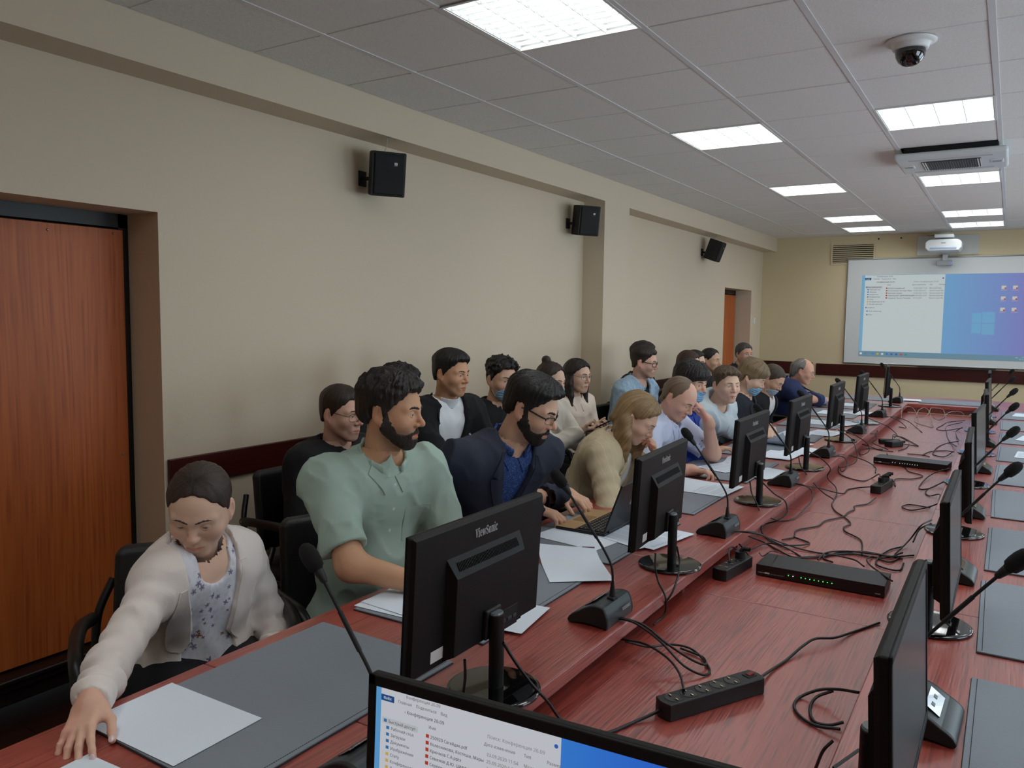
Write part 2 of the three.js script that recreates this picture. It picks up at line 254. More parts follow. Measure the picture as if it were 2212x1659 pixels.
// ---------------------------------------------------------------- air conditioner, dome camera
{
  const a = thing('air_conditioner', 'white ceiling cassette air conditioner with dark slotted grille', 'air conditioner', [-0.42, CEIL, -6.41]);
  mesh('casing', at(rbox(0.56, 0.16, 0.56, 0.01), 0, 0.05, 0), std(0x1c1c1e, 0.7), a);
  mesh('panel', at(rbox(0.67, 0.045, 0.62, 0.018, 3), 0, -0.052, 0), std(0xd6dadb, 0.4), a);
  mesh('intake', at(rbox(0.36, 0.006, 0.34, 0.002), 0, -0.0755, 0), std(0x33383b, 0.5), a);
  for (let i = 0; i < 24; i++) mesh('slat', box(-0.172 + i * 0.015, -0.166 + i * 0.015, -0.083, -0.076, -0.165, 0.165), i < 2 || i > 21 ? M_WHITE : std(0x4e5558, 0.5), a);
  for (const s of [-1, 1]) { mesh('corner_cover', at(rbox(0.075, 0.006, 0.12, 0.002), s * 0.27, -0.0755, 0), M_WHITE, a); mesh('sensor_window', at(rbox(0.055, 0.004, 0.06, 0.001), s * 0.27, -0.0785, 0), std(0x9aa0a2, 0.4), a); mesh('air_vane', at(rbox(0.5, 0.006, 0.035, 0.002), 0, -0.0745, s * 0.235), std(0xbfc4c6, 0.4), a); }
  const d = thing('dome_camera', 'white rimmed ceiling dome camera with dark glossy bubble', 'camera', [-0.428, CEIL, -3.80]);
  mesh('ceiling_ring', lathe([[0.0, 0.004], [0.1, 0.004], [0.1, -0.004], [0.085, -0.012], [0.074, -0.014], [0.07, -0.03], [0.06, -0.035], [0, -0.035]], 40), M_WHITE, d);
  mesh('bubble', lathe([[0.058, -0.03], [0.06, -0.045], [0.056, -0.064], [0.045, -0.083], [0.028, -0.096], [0.012, -0.101], [0, -0.102]], 32), phys(0x0a0b0d, 0.06, { clearcoat: 1 }), d);
  mesh('lens', at(new THREE.SphereGeometry(0.014, 16, 12), 0.02, -0.09, 0.02), phys(0x050505, 0.05), d);
}
// ---------------------------------------------------------------- loudspeakers
{
  const M_CAB = std(0x111214, 0.6), M_GRILL = std(0x0b0c0e, 0.75);
  const badge = canvasTex(64, 64, (c) => { c.fillStyle = '#1a1a1a'; c.fillRect(0, 0, 64, 64); c.fillStyle = '#e8e8e8'; c.fillRect(6, 6, 52, 36); c.fillStyle = '#222'; c.font = 'bold 26px sans-serif'; c.textAlign = 'center'; c.fillText('JBL', 32, 34); });
  const proto = new THREE.Group();
  const s = new THREE.Shape(); s.moveTo(-0.065, -0.075); s.lineTo(0.065, -0.075); s.lineTo(0.088, 0.02); s.lineTo(0.088, 0.065); s.lineTo(-0.088, 0.065); s.lineTo(-0.088, 0.02); s.closePath();
  const g = new THREE.ExtrudeGeometry(s, { depth: 0.225, bevelEnabled: true, bevelSize: 0.008, bevelThickness: 0.008, bevelSegments: 3 }); g.rotateX(Math.PI / 2); g.translate(0, 0.1125, 0);
  mesh('cabinet', g, M_CAB, proto);
  mesh('grille', at(rbox(0.172, 0.222, 0.014, 0.012, 3), 0, 0, 0.076), M_GRILL, proto);
  const b = mesh('badge', new THREE.PlaneGeometry(0.02, 0.024), std(0xffffff, 0.4, { map: badge }), proto); b.position.set(0.035, 0.055, 0.0836);
  const place = (label, x, y, z, yaw, pitch) => {
    const t = thing('loudspeaker', label, 'speaker', [WX, y, z], 0, 'wall loudspeakers');
    const inner = proto.clone(); inner.position.set(x - WX, 0, 0); inner.rotation.order = 'YXZ'; inner.rotation.set(pitch, yaw, 0); inner.updateMatrix();
    for (const c of [...inner.children]) { c.updateMatrix(); c.applyMatrix4(inner.matrix); t.add(c); }
    mesh('wall_bracket', merge([at(rbox(0.012, 0.085, 0.06, 0.004), 0.006, -0.02, 0.035), tube([[0.01, -0.02, 0.035], [0.05, -0.02, 0.02], [x - WX - 0.03, -0.01, 0]], 0.011, 12, 8)]), M_CAB, t);
    mesh('safety_wire', tube([[x - WX - 0.02, 0.11, 0.0], [x - WX - 0.0, 0.15, -0.01], [x - WX + 0.015, 2.58 - y, -0.005]], 0.0016, 16, 5), M_STEEL, t);
  };
  place('black wall loudspeaker nearest the camera, above the young man in black', -3.035, 2.385, -3.46, R(58), R(10));
  place('black wall loudspeaker in the corner against the pier', -3.035, 2.39, -5.93, R(58), R(8));
  place('black wall loudspeaker beyond the pier, tilted down near the end wall', -3.03, 2.40, -9.30, R(92), R(20));
}
// ---------------------------------------------------------------- vent, switch, whiteboard, projector on the end wall
{
  const v = thing('wall_vent', 'slatted ventilation grille high on the cream end wall', 'vent', [-1.94, 2.52, FZ]);
  mesh('frame', merge([box(-0.29, 0.29, 0.125, 0.148, 0, 0.012), box(-0.29, 0.29, -0.148, -0.125, 0, 0.012), box(-0.29, -0.265, -0.125, 0.125, 0, 0.012), box(0.265, 0.29, -0.125, 0.125, 0, 0.012)]), std(0xd8c7a4, 0.6), v);
  mesh('backing', box(-0.265, 0.265, -0.125, 0.125, 0.0005, 0.002), std(0x2a241d, 0.8), v);
  for (let i = 0; i < 9; i++) { const g = rbox(0.53, 0.014, 0.012, 0.002, 1); g.rotateX(0.5); mesh('slat', at(g, 0, 0.11 - i * 0.0275, 0.008), std(0xcdbf9f, 0.6), v); }
  const s = thing('light_switch', 'small white light switch beside the far door', 'switch', [WX, 1.57, -11.64]);
  mesh('plate', at(rbox(0.01, 0.085, 0.085, 0.004), 0.005, 0, 0), M_WHITE, s); mesh('rocker', at(rbox(0.006, 0.06, 0.05, 0.002), 0.012, 0, 0), M_WHITE, s);
  const X0 = -1.99, X1 = 0.60, Y0 = 1.0, Y1 = 2.44;
  const b = thing('whiteboard', 'large white projection board on the end wall', 'whiteboard', [(X0 + X1) / 2, (Y0 + Y1) / 2, FZ]);
  const bw = X1 - X0, bh = Y1 - Y0;
  mesh('panel', at(rbox(bw, bh, 0.02, 0.003), 0, 0, 0.018), std(0xdfe3e3, 0.35), b);
  mesh('frame', merge([at(rbox(bw + 0.03, 0.018, 0.034, 0.006), 0, bh / 2, 0.018), at(rbox(bw + 0.03, 0.018, 0.034, 0.006), 0, -bh / 2, 0.018), at(rbox(0.018, bh, 0.034, 0.006), -bw / 2, 0, 0.018), at(rbox(0.018, bh, 0.034, 0.006), bw / 2, 0, 0.018)]), M_STEEL, b);
  mesh('pen_tray', at(rbox(0.9, 0.02, 0.05, 0.004), 0.1, -bh / 2 - 0.008, 0.045), std(0x2c2422, 0.5), b);
  const pt = desktopTexture(1024, 576, 0);
  const IX0 = -1.80, IX1 = 0.2, IY0 = 1.10, IY1 = 2.22;
  const im = mesh('projection_glow', new THREE.PlaneGeometry(IX1 - IX0, IY1 - IY0), new THREE.MeshStandardMaterial({ color: 0x000000, emissive: 0xffffff, emissiveMap: pt, emissiveIntensity: 0.55, roughness: 0.6 }), b);  // projector light falling on the board, put in as a self-glowing sheet
  im.position.set((IX0 + IX1 - X0 - X1) / 2, (IY0 + IY1 - Y0 - Y1) / 2, 0.0305);
  const p = thing('projector', 'white short-throw projector on a wall mount above the board', 'projector', [-0.80, 2.62, FZ]);
  const M_P = std(0xe4e8ea, 0.4);
  mesh('wall_plate', at(rbox(0.72, 0.26, 0.02, 0.004), 0.02, -0.02, 0.011), std(0xc8c9c4, 0.5), p);
  mesh('arm', at(rbox(0.1, 0.06, 0.36, 0.01), 0, 0.07, 0.18), M_P, p);
  const sh = new THREE.Shape(); sh.moveTo(-0.19, -0.045); sh.lineTo(-0.165, -0.075); sh.lineTo(0.165, -0.075); sh.lineTo(0.19, -0.045); sh.lineTo(0.19, 0.015); sh.quadraticCurveTo(0.17, 0.045, 0.13, 0.045); sh.lineTo(-0.13, 0.045); sh.quadraticCurveTo(-0.17, 0.045, -0.19, 0.015); sh.closePath();
  const pg = new THREE.ExtrudeGeometry(sh, { depth: 0.32, bevelEnabled: true, bevelSize: 0.012, bevelThickness: 0.012, bevelSegments: 3 }); pg.translate(0, -0.04, 0.14);
  mesh('body', pg, M_P, p);
  mesh('mount_plate', at(rbox(0.22, 0.045, 0.22, 0.012), 0, 0.065, 0.33), M_P, p);
  mesh('lens_window', at(rbox(0.16, 0.006, 0.08, 0.002), 0, -0.118, 0.22), phys(0x0c1018, 0.05), p);
  mesh('front_strip', at(rbox(0.3, 0.02, 0.006, 0.002), 0, -0.095, 0.473), std(0xa9bfe0, 0.3), p);
  mesh('logo', at(rbox(0.05, 0.012, 0.002, 0.0005), 0.0, -0.03, 0.4725), std(0x9aa2a8, 0.4), p);
  const u = thing('pointer_sensor', 'small grey sensor unit hanging at the top edge of the whiteboard', 'sensor', [-0.80, 2.36, FZ + 0.03]);
  mesh('housing', at(rbox(0.19, 0.07, 0.05, 0.012, 3), 0, 0, 0.03), std(0xb9bdbd, 0.4), u); mesh('stem', at(rbox(0.06, 0.09, 0.025, 0.006), 0, 0.07, 0.02), M_P, u);
  mesh('status_light', at(new THREE.SphereGeometry(0.006, 10, 8), 0.07, 0.0, 0.056), std(0x2040ff, 0.3, { emissive: 0x3060ff, emissiveIntensity: 2 }), u);
  for (const x of [-1.62, -1.34]) single('wall_plug', at(new THREE.CylinderGeometry(0.011, 0.011, 0.006, 12).rotateX(Math.PI / 2), x, 2.715, FZ + 0.003), M_BLACK, x < -1.5 ? 'dark screw plug in the end wall above the vent' : 'dark screw plug in the end wall nearer the projector', 'plug');
}
// ---------------------------------------------------------------- conference table: two wings, two ends, sunken cable deck
const TY = 0.75, DY = 0.66, LX0 = -1.615, LX1 = -0.866, RX0 = -0.25, RX1 = 0.5, TZ0 = -9.05, TZ1 = -0.93;
const seams = [-0.28, -1.18, -2.6, -4.02, -5.44, -6.86, -8.28];
const table = thing('conference_table', 'long dark red wooden conference table with a sunken cable channel', 'table');
{
  let k = 0;
  const slab = (x0, x1, z0, z1, y1, t, name) => { const g = rbox(x1 - x0, t, z1 - z0, 0.005, 2); at(g, (x0 + x1) / 2, y1 - t / 2, (z0 + z1) / 2); k++; mesh(name, metreUV(g, 2, k * 0.377, k * 0.613), M_TABLE, table); };
  for (let i = 0; i < seams.length; i++) {
    const z1 = seams[i] - 0.0004, z0 = (i + 1 < seams.length ? seams[i + 1] : TZ0) + 0.0004;
    slab(LX0, LX1, z0, z1, TY, 0.04, 'wing_top'); slab(RX0, RX1, z0, z1, TY, 0.04, 'wing_top');
    if (z1 < -1) slab(LX1 - 0.13, RX0 + 0.13, z0, z1, DY, 0.025, 'deck_panel');
  }
  // ends
  const s = new THREE.Shape(); s.moveTo(LX0, -TZ0); s.lineTo(RX1, -TZ0); s.lineTo(RX1, 9.76); s.quadraticCurveTo((LX0 + RX1) / 2, 10.12, LX0, 9.76); s.closePath();
  const g = new THREE.ExtrudeGeometry(s, { depth: 0.03, bevelEnabled: true, bevelSize: 0.005, bevelThickness: 0.005, bevelSegments: 2, curveSegments: 24 }); g.rotateX(-Math.PI / 2); g.translate(0, TY - 0.035, -0.005);
  mesh('end_top', metreUV(g, 0, 0.3, 0.1), M_TABLE, table);
  { const e = rbox(RX0 - LX1 - 0.002, 0.04, 0.65, 0.005); at(e, (LX1 + RX0) / 2, TY - 0.02, TZ1 + 0.325); mesh('end_top', metreUV(e, 0, 0.7, 0.4), M_TABLE, table); }
  // recessed fascias of the channel, modesty panels and gable panels
  const fas = (b) => mesh('fascia', metreUV(b, 2), M_TABLE, table);
  fas(box(LX1 - 0.125, LX1 - 0.105, DY, TY - 0.04, TZ0, -3.2)); fas(box(LX1 - 0.06, LX1 - 0.04, DY, TY - 0.04, TZ0, -3.2));
  fas(box(RX0 + 0.04, RX0 + 0.06, DY, TY - 0.04, TZ0, TZ1)); fas(box(LX1 - 0.125, LX1 - 0.105, DY, TY - 0.04, -3.2, TZ1));
  fas(box(LX1 - 0.1, RX0 + 0.1, DY, TY - 0.04, TZ0 - 0.06, TZ0 - 0.04)); fas(box(LX1, RX0, DY, TY - 0.04, TZ1 + 0.04, TZ1 + 0.06));
  for (const x of [LX0 + 0.28, RX1 - 0.30]) mesh('modesty_panel', metreUV(box(x, x + 0.02, 0.05, TY - 0.04, -9.6, -0.3), 2), M_TABLE, table);
  for (const z of seams.slice(1)) for (const [a, b] of [[LX0 + 0.1, LX1 - 0.05], [RX0 + 0.05, RX1 - 0.1]]) mesh('gable_panel', metreUV(box(a, b, 0, TY - 0.04, z - 0.012, z + 0.012), 1), M_TABLE, table);
  for (const [a, b] of [[LX0 + 0.1, LX1 - 0.05], [RX0 + 0.05, RX1 - 0.1]]) mesh('gable_panel', metreUV(box(a, b, 0, TY - 0.04, -9.6, -9.576), 1), M_TABLE, table);
}
// ---------------------------------------------------------------- desk pads
const T_LEATHER = tex(256, 256, (u, v) => { const k = 255 * (0.6 * tnoise(u * 90, v * 90, 90, 90, 21) + 0.4 * tnoise(u * 45, v * 45, 45, 45, 22)); return [k, k, k]; }, false);
const M_PAD = std(0x838b94, 0.55, { bumpMap: rep(T_LEATHER, 4, 4), bumpScale: 0.0004 }), M_PADEDGE = std(0x24262a, 0.6), M_STITCH = std(0x2e3135, 0.7);
const padProto = new THREE.Group();
{
  const L = 0.66, W = 0.445;
  mesh('leather_sheet', metreUV(at(rbox(W, 0.004, L, 0.0015), 0, 0.004, 0), 2), M_PAD, padProto);
  mesh('backing', at(rbox(W + 0.003, 0.002, L + 0.003, 0.0008), 0, 0.001, 0), M_PADEDGE, padProto);
  const st = []; for (let i = 0; i < 120; i++) st.push(at(new THREE.BoxGeometry(0.0016, 0.0008, 0.0034), W / 2 - 0.012, 0.0062, -L / 2 + 0.01 + i * 0.0054));
  mesh('stitching', merge(st), M_STITCH, padProto).userData.kind = 'stuff';
}
function pad(x, z, turn, flip, label) { const g = padProto.clone(); g.name = numbered('desk_pad'); g.position.set(x, TY + 0.0002, z); g.rotation.y = turn + (flip ? Math.PI : 0); g.userData = { label, category: 'desk pad', group: 'grey leather desk pads' }; scene.add(g); }
const padL = [[-1.185, 'in front of the woman in the pale jacket'], [-1.97, 'behind the nearest monitor, under white sheets'], [-2.765, 'under the open laptop'], [-3.60, 'in front of the blonde woman'], [-4.40, 'by the balding man in the pale blue shirt'], [-5.22, 'by the person in the bright blue jacket'], [-6.04, 'by the boy in the grey hoodie'], [-6.83, 'by the fair-haired boy with a mask'], [-7.63, 'by the crop-haired boy in a mask'], [-8.43, 'by the old man in the navy jacket']];
padL.forEach(([z, t], i) => pad(-1.338, z, R((hash3(i, 2, 2) - 0.5) * 2), false, 'grey leather desk pad ' + t));
['cut by the frame, closest on the empty side', 'on the empty side beside the second edge-on monitor', 'third along the empty side of the table', 'fourth along the empty side of the table', 'fifth along the empty side of the table', 'sixth along the empty side of the table, under paper', 'seventh along the empty side of the table, under paper', 'eighth along the empty side of the table', 'last along the empty side of the table'].forEach((t, i) => pad(0.188, [-1.80, -2.643, -3.438, -4.311, -5.145, -5.97, -6.8, -7.62, -8.45][i], R((hash3(i, 5, 2) - 0.5) * 1.5), true, 'grey leather desk pad ' + t));
pad(-1.25, -9.36, Math.PI / 2, false, 'grey leather desk pad on the end table by the old man');
pad(-0.45, -9.40, Math.PI / 2, false, 'grey leather desk pad in the middle of the end table');
// ---------------------------------------------------------------- sheets of paper
const T_PRINT = canvasTex(256, 362, (c, w, h) => { c.fillStyle = '#fff'; c.fillRect(0, 0, w, h); const r = rng(9); c.fillStyle = '#a8adb4'; for (let i = 0; i < 30; i++) { if (i % 9 === 8) continue; const x0 = i % 5 === 0 ? 34 : 22; c.fillRect(x0, 26 + i * 10.4, (w - 44 - (x0 - 22)) * (0.72 + 0.28 * r()), 2.6); } });
const M_PAPER = std(0xe6f0fb, 0.75), M_PRINT = std(0xe6f0fb, 0.75, { map: T_PRINT });
function sheetGeo(curl = 0.004, seed = 1, lift = null) {
  const g = new THREE.PlaneGeometry(0.297, 0.21, 14, 10); g.rotateX(-Math.PI / 2); const p = g.attributes.position;
  for (let i = 0; i < p.count; i++) { const x = p.getX(i), z = p.getZ(i); let y = 0.0008 + curl * (noise(x * 6 + seed * 9, z * 6, seed) * 0.5 + Math.pow(Math.abs(x) / 0.1485, 4) * 0.3 * noise(seed, 2, x > 0 ? 1 : 5)); if (lift) { const d = Math.max(0, (x * lift[0] + z * lift[1]) - lift[2]); y += d * d * lift[3]; } p.setY(i, y); }
  const low = g.clone(); const n = p.count; // closed sheet 0.25 mm thick
  const pl = low.attributes.position; for (let i = 0; i < n; i++) pl.setY(i, pl.getY(i) - 0.0003);
  const idx = low.index.array; for (let i = 0; i < idx.length; i += 3) { const t = idx[i]; idx[i] = idx[i + 1]; idx[i + 1] = t; }
  g.computeVertexNormals(); low.computeVertexNormals(); return merge([g, low]);
}
const flat = [1, 2, 3].map((s) => sheetGeo(0.002, s));
let paperStep = 0;
function paper(x, z, turn, label, o = {}) {
  const m = single('paper_sheet', o.geo || flat[paperStep % 3], o.print ? M_PRINT : M_PAPER, label, 'paper', 'sheets of paper on the table');
  m.position.set(x, TY + 0.0065 + (o.y || 0) + 0.00002 * paperStep++, z); m.rotation.y = R(turn); return m;
}
paper(-1.423, -0.962, 1, 'blank white sheet on the pad before the woman in the pale jacket');
paper(-1.298, -0.708, 4, 'blank white sheet under the fingertips of the reaching hand', { y: -0.0055 });
paper(-1.425, -1.762, 3, 'blank white sheet by the forearm of the man in green');
paper(-1.415, -1.775, -4, 'white sheet lying across another by the man in green', { y: 0.0016 });
paper(-1.22, -1.83, 8, 'white sheet mostly hidden behind the nearest monitor');
paper(-1.205, -2.325, -52 + 180, 'white sheet with a lifted curling corner beside the purple pen', { geo: sheetGeo(0.003, 4, [1, -0.25, 0.02, 1.6]), y: 0.001 });
paper(-1.36, -2.66, -8, 'blank white sheet pushed under the laptop');
paper(-1.21, -2.79, -20, 'printed sheet poking from under the laptop lid', { print: true, y: 0.001 });
paper(-1.135, -2.83, 80, 'printed sheet behind the stand of the second monitor', { print: true });
paper(-1.455, -3.40, 12, 'blank white sheet behind the laptop lid, near the cuffed sleeve');
paper(-1.21, -3.81, 86, 'printed sheet on the pad before the blonde woman', { print: true });
paper(-1.36, -3.83, 78, 'white sheet under the elbow of the blonde woman');
paper(-1.33, -4.42, 70, 'printed sheet with a rolled edge by the hand of the balding man', { print: true, geo: sheetGeo(0.003, 6, [1, 0.3, 0.06, 9]) });
paper(-1.09, -4.37, 68, 'blank white sheet behind the third monitor');
paper(-1.18, -5.02, 86, 'blank white sheet between the third and fourth monitors');
paper(-1.25, -5.50, 60, 'printed sheet with a bent corner before the grey hoodie', { print: true, geo: sheetGeo(0.003, 7, [-1, 0.3, 0.08, 10]) });
paper(-1.08, -5.27, 74, 'white sheet just behind the fourth monitor stand');
paper(-1.31, -6.02, 88, 'white sheet by the clasped hands');
paper(-1.14, -6.20, 80, 'printed sheet beyond the fourth monitor', { print: true });
paper(-1.33, -6.83, 85, 'printed sheet before the fair-haired boy', { print: true });
paper(-1.12, -6.90, 70, 'white sheet beside the fifth microphone');
paper(-1.35, -7.62, 88, 'white sheet before the crop-haired boy');
paper(-1.14, -7.75, 60, 'printed sheet with a raised edge behind the sixth monitor', { print: true });
paper(-1.30, -8.45, 84, 'white sheet before the old man');
paper(-0.92, -9.38, 8, 'white sheet on the end table near the last microphone');
paper(0.17, -5.95, 86, 'white sheet on the sixth pad of the empty side', { print: true });
paper(0.19, -6.80, 80, 'white sheet on the seventh pad of the empty side');
paper(0.16, -8.5, 84, 'white sheet on the last pad of the empty side');
// ---------------------------------------------------------------- pen
{
  const p = thing('felt_pen', 'white felt pen with a purple cap lying across the pad', 'pen', [-1.30, TY + 0.013, -2.505], Math.atan2(0.083, 0.149));
  const a = (r0, r1, l, x, m, n) => { const g = cyl(r0, r1, l, 14); g.rotateZ(-Math.PI / 2); mesh(n, at(g, x, 0, 0), m, p); };
  a(0.0058, 0.0058, 0.10, -0.02, std(0xe4e4ea, 0.35), 'barrel'); a(0.0068, 0.0068, 0.045, 0.052, std(0x5b2a63, 0.4), 'cap'); a(0.003, 0.0058, 0.02, -0.08, std(0xe4e4ea, 0.35), 'tip');
}
// ---------------------------------------------------------------- monitors
const { FontLoader } = await import('three/addons/loaders/FontLoader.js');
const { TextGeometry } = await import('three/addons/geometries/TextGeometry.js');
const F_SERIF = await new FontLoader().loadAsync('fonts/droid/droid_serif_bold.typeface.json');
const F_SANS = await new FontLoader().loadAsync('fonts/droid/droid_sans_bold.typeface.json');
function text(str, font, size, sx = 1, depth = 0.0006) { const g = new TextGeometry(str, { font, size, depth, curveSegments: 3, bevelEnabled: false }); g.computeBoundingBox(); const b = g.boundingBox; g.translate(-(b.max.x + b.min.x) / 2, -(b.max.y + b.min.y) / 2, 0); g.scale(sx, 1, 1); return g; }
const T_GRAINP = tex(128, 128, (u, v) => { const k = 255 * tnoise(u * 64, v * 64, 64, 64, 77); return [k, k, k]; }, false);
const M_SHELL = phys(0x0e0d0d, 0.5, { bumpMap: rep(T_GRAINP, 6, 6), bumpScale: 0.0001, specularIntensity: 0.55 }), M_GLOSS = phys(0x08080a, 0.05, { clearcoat: 0.6, clearcoatRoughness: 0.03 }), M_SCREEN = phys(0x2b2a2b, 0.3, {}), M_LETTER = std(0xb8bcc0, 0.35, { metalness: 0.4 });
const monitorProto = new THREE.Group();
function tiltAll(g, y, a) { g.translate(0, -y, 0); g.rotateX(a); g.translate(0, y, 0); return g; }
{
  const W = 0.515, H = 0.305, cy = 0.252, tilt = R(-3);
  const put = (n, g, m) => mesh(n, tiltAll(at(g, 0, -0.01, 0.018), 0.2, tilt), m, monitorProto);
  put('front_shell', at(rbox(W, H, 0.016, 0.005, 3), 0, cy + 0.01, 0.028), M_SHELL);
  const bezel = merge([at(rbox(W, 0.014, 0.004, 0.0015), 0, cy + H / 2 + 0.003, 0.0365), at(rbox(W, 0.018, 0.004, 0.0015), 0, cy - H / 2 + 0.019, 0.0365), at(rbox(0.012, H, 0.004, 0.0015), -W / 2 + 0.006, cy + 0.01, 0.0365), at(rbox(0.012, H, 0.004, 0.0015), W / 2 - 0.006, cy + 0.01, 0.0365)]);
  put('bezel', bezel, M_SHELL);
  put('screen', at(rbox(W - 0.02, H - 0.028, 0.002, 0.0005), 0, cy + 0.012, 0.0358), M_SCREEN);
  // back cover and central housing with chamfered edges
  const frustum = (w0, h0, w1, h1, d, drop = 0) => { const g = new THREE.BufferGeometry(); const a = [[-w0 / 2, -h0 / 2, 0], [w0 / 2, -h0 / 2, 0], [w0 / 2, h0 / 2, 0], [-w0 / 2, h0 / 2, 0], [-w1 / 2, -h1 / 2 + drop, -d], [w1 / 2, -h1 / 2 + drop, -d], [w1 / 2, h1 / 2 + drop, -d], [-w1 / 2, h1 / 2 + drop, -d]]; const f = [[0, 3, 7, 4], [1, 5, 6, 2], [3, 2, 6, 7], [0, 4, 5, 1], [4, 7, 6, 5], [0, 1, 2, 3]]; const p = []; for (const q of f) for (const k of [0, 1, 2, 0, 2, 3]) p.push(...a[q[k]]); g.setAttribute('position', new THREE.Float32BufferAttribute(p, 3)); g.computeVertexNormals(); return g; };
  put('back_cover', at(frustum(W - 0.004, H - 0.004, W - 0.014, H - 0.014, 0.006), 0, cy + 0.01, 0.021), M_SHELL);
  put('housing', at(frustum(0.292, 0.225, 0.272, 0.172, 0.024, -0.0145), 0, 0.232, 0.0155), M_SHELL);
  const sl = []; for (let i = 0; i < 46; i++) sl.push(at(new THREE.BoxGeometry(0.0022, 0.02, 0.002), -0.118 + i * 0.00525, 0, 0));
  const vg = merge(sl); vg.rotateX(0.53); put('vent_slots', at(vg, 0, 0.3245, 0.0022), std(0x030303, 0.8));
  { const t = text('ViewSonic', F_SERIF, 0.02, 0.62, 0.0008); t.rotateY(Math.PI); put('lettering', at(t, 0, 0.378, 0.0148), M_LETTER); }
  put('port_recess', at(rbox(0.085, 0.05, 0.006, 0.002), -0.075, 0.152, -0.0065), std(0x050506, 0.7));
  for (const [x, w] of [[-0.055, 0.018], [-0.08, 0.018], [-0.102, 0.014]]) put('port', at(rbox(w, 0.008, 0.004, 0.001), x, 0.150, -0.0098), std(0x4a4c50, 0.4, { metalness: 0.5 }));
  put('sticker', at(rbox(0.045, 0.026, 0.0006, 0.0002), 0.165, 0.142, 0.0146), M_WHITE);
  const arm = rbox(0.06, 0.07, 0.014, 0.005); put('hinge_block', at(arm, 0, 0.168, -0.012), M_BLACK);
  mesh('column', (() => { const s = new THREE.Shape(); s.absellipse(0, 0, 0.020, 0.013, 0, Math.PI * 2); const g = new THREE.ExtrudeGeometry(s, { depth: 0.168, bevelEnabled: true, bevelSize: 0.002, bevelThickness: 0.003, bevelSegments: 2, curveSegments: 20 }); g.rotateX(-Math.PI / 2); return at(g, 0, 0.01, -0.006); })(), M_SHELL, monitorProto);
  mesh('column_cap', at(cyl(0.017, 0.019, 0.004, 20).scale(1, 1, 0.68), 0, 0.183, -0.006), std(0x6e767a, 0.3), monitorProto);
  mesh('base_disc', lathe([[0, 0.012], [0.098, 0.012], [0.106, 0.009], [0.108, 0.005], [0.106, 0.0005], [0, 0.0005]], 56), M_GLOSS, monitorProto);
}
function monitor(x, z, turn, label) { const g = monitorProto.clone(); g.name = numbered('monitor'); g.position.set(x, TY, z); g.rotation.y = turn; g.userData = { label, category: 'monitor', group: 'black desktop monitors' }; scene.add(g); return g; }
const ord = ['first', 'second', 'third', 'fourth', 'fifth', 'sixth', 'seventh'];
const ML = [[-0.953, -1.455, -90], [-0.951, -2.55, -86.5], [-0.957, -3.685, -90], [-0.96, -4.69, -90], [-0.98, -5.93, -89], [-0.98, -7.05, -90], [-0.985, -8.62, -82]];
ML.forEach(([x, z, a], i) => monitor(x, z, R(a), i ? `black monitor seen from behind, ${ord[i]} in the row before the seated people` : 'largest black monitor seen from behind, hiding the arms of the man in green'));
const MR = [[-0.155, -1.38, 90], [-0.150, -2.45, 90], [-0.152, -3.60, 91], [-0.155, -4.72, 87], [-0.15, -5.86, 92], [-0.165, -7.06, 89], [-0.18, -8.25, 91]];
MR.forEach(([x, z, a], i) => monitor(x, z, R(a), i ? `black monitor seen edge-on, ${ord[i]} along the empty side` : 'black monitor seen edge-on, nearest the camera on the empty side'));
{ // the lit monitor close to the camera
  const g = monitor(-0.397, -0.775, R(4.5), 'lit monitor showing a file list and blue desktop, its top edge in front');
  for (const c of g.children) if (c.name === 'screen') { c.geometry = tiltAll(at(new THREE.PlaneGeometry(0.495, 0.277), 0, 0.254, 0.0552), 0.2, R(-3)); c.material = new THREE.MeshStandardMaterial({ color: 0x000000, emissive: 0xffffff, emissiveMap: desktopTexture(2048, 1152, 1), emissiveIntensity: 0.6, roughness: 0.25 }); }
  const l = new THREE.RectAreaLight(0xc8dcff, 0.25, 0.48, 0.26); l.position.set(-0.39, TY + 0.252, -0.70); l.rotation.y = R(184.5); l.name = 'screen_glow'; scene.add(l);
}
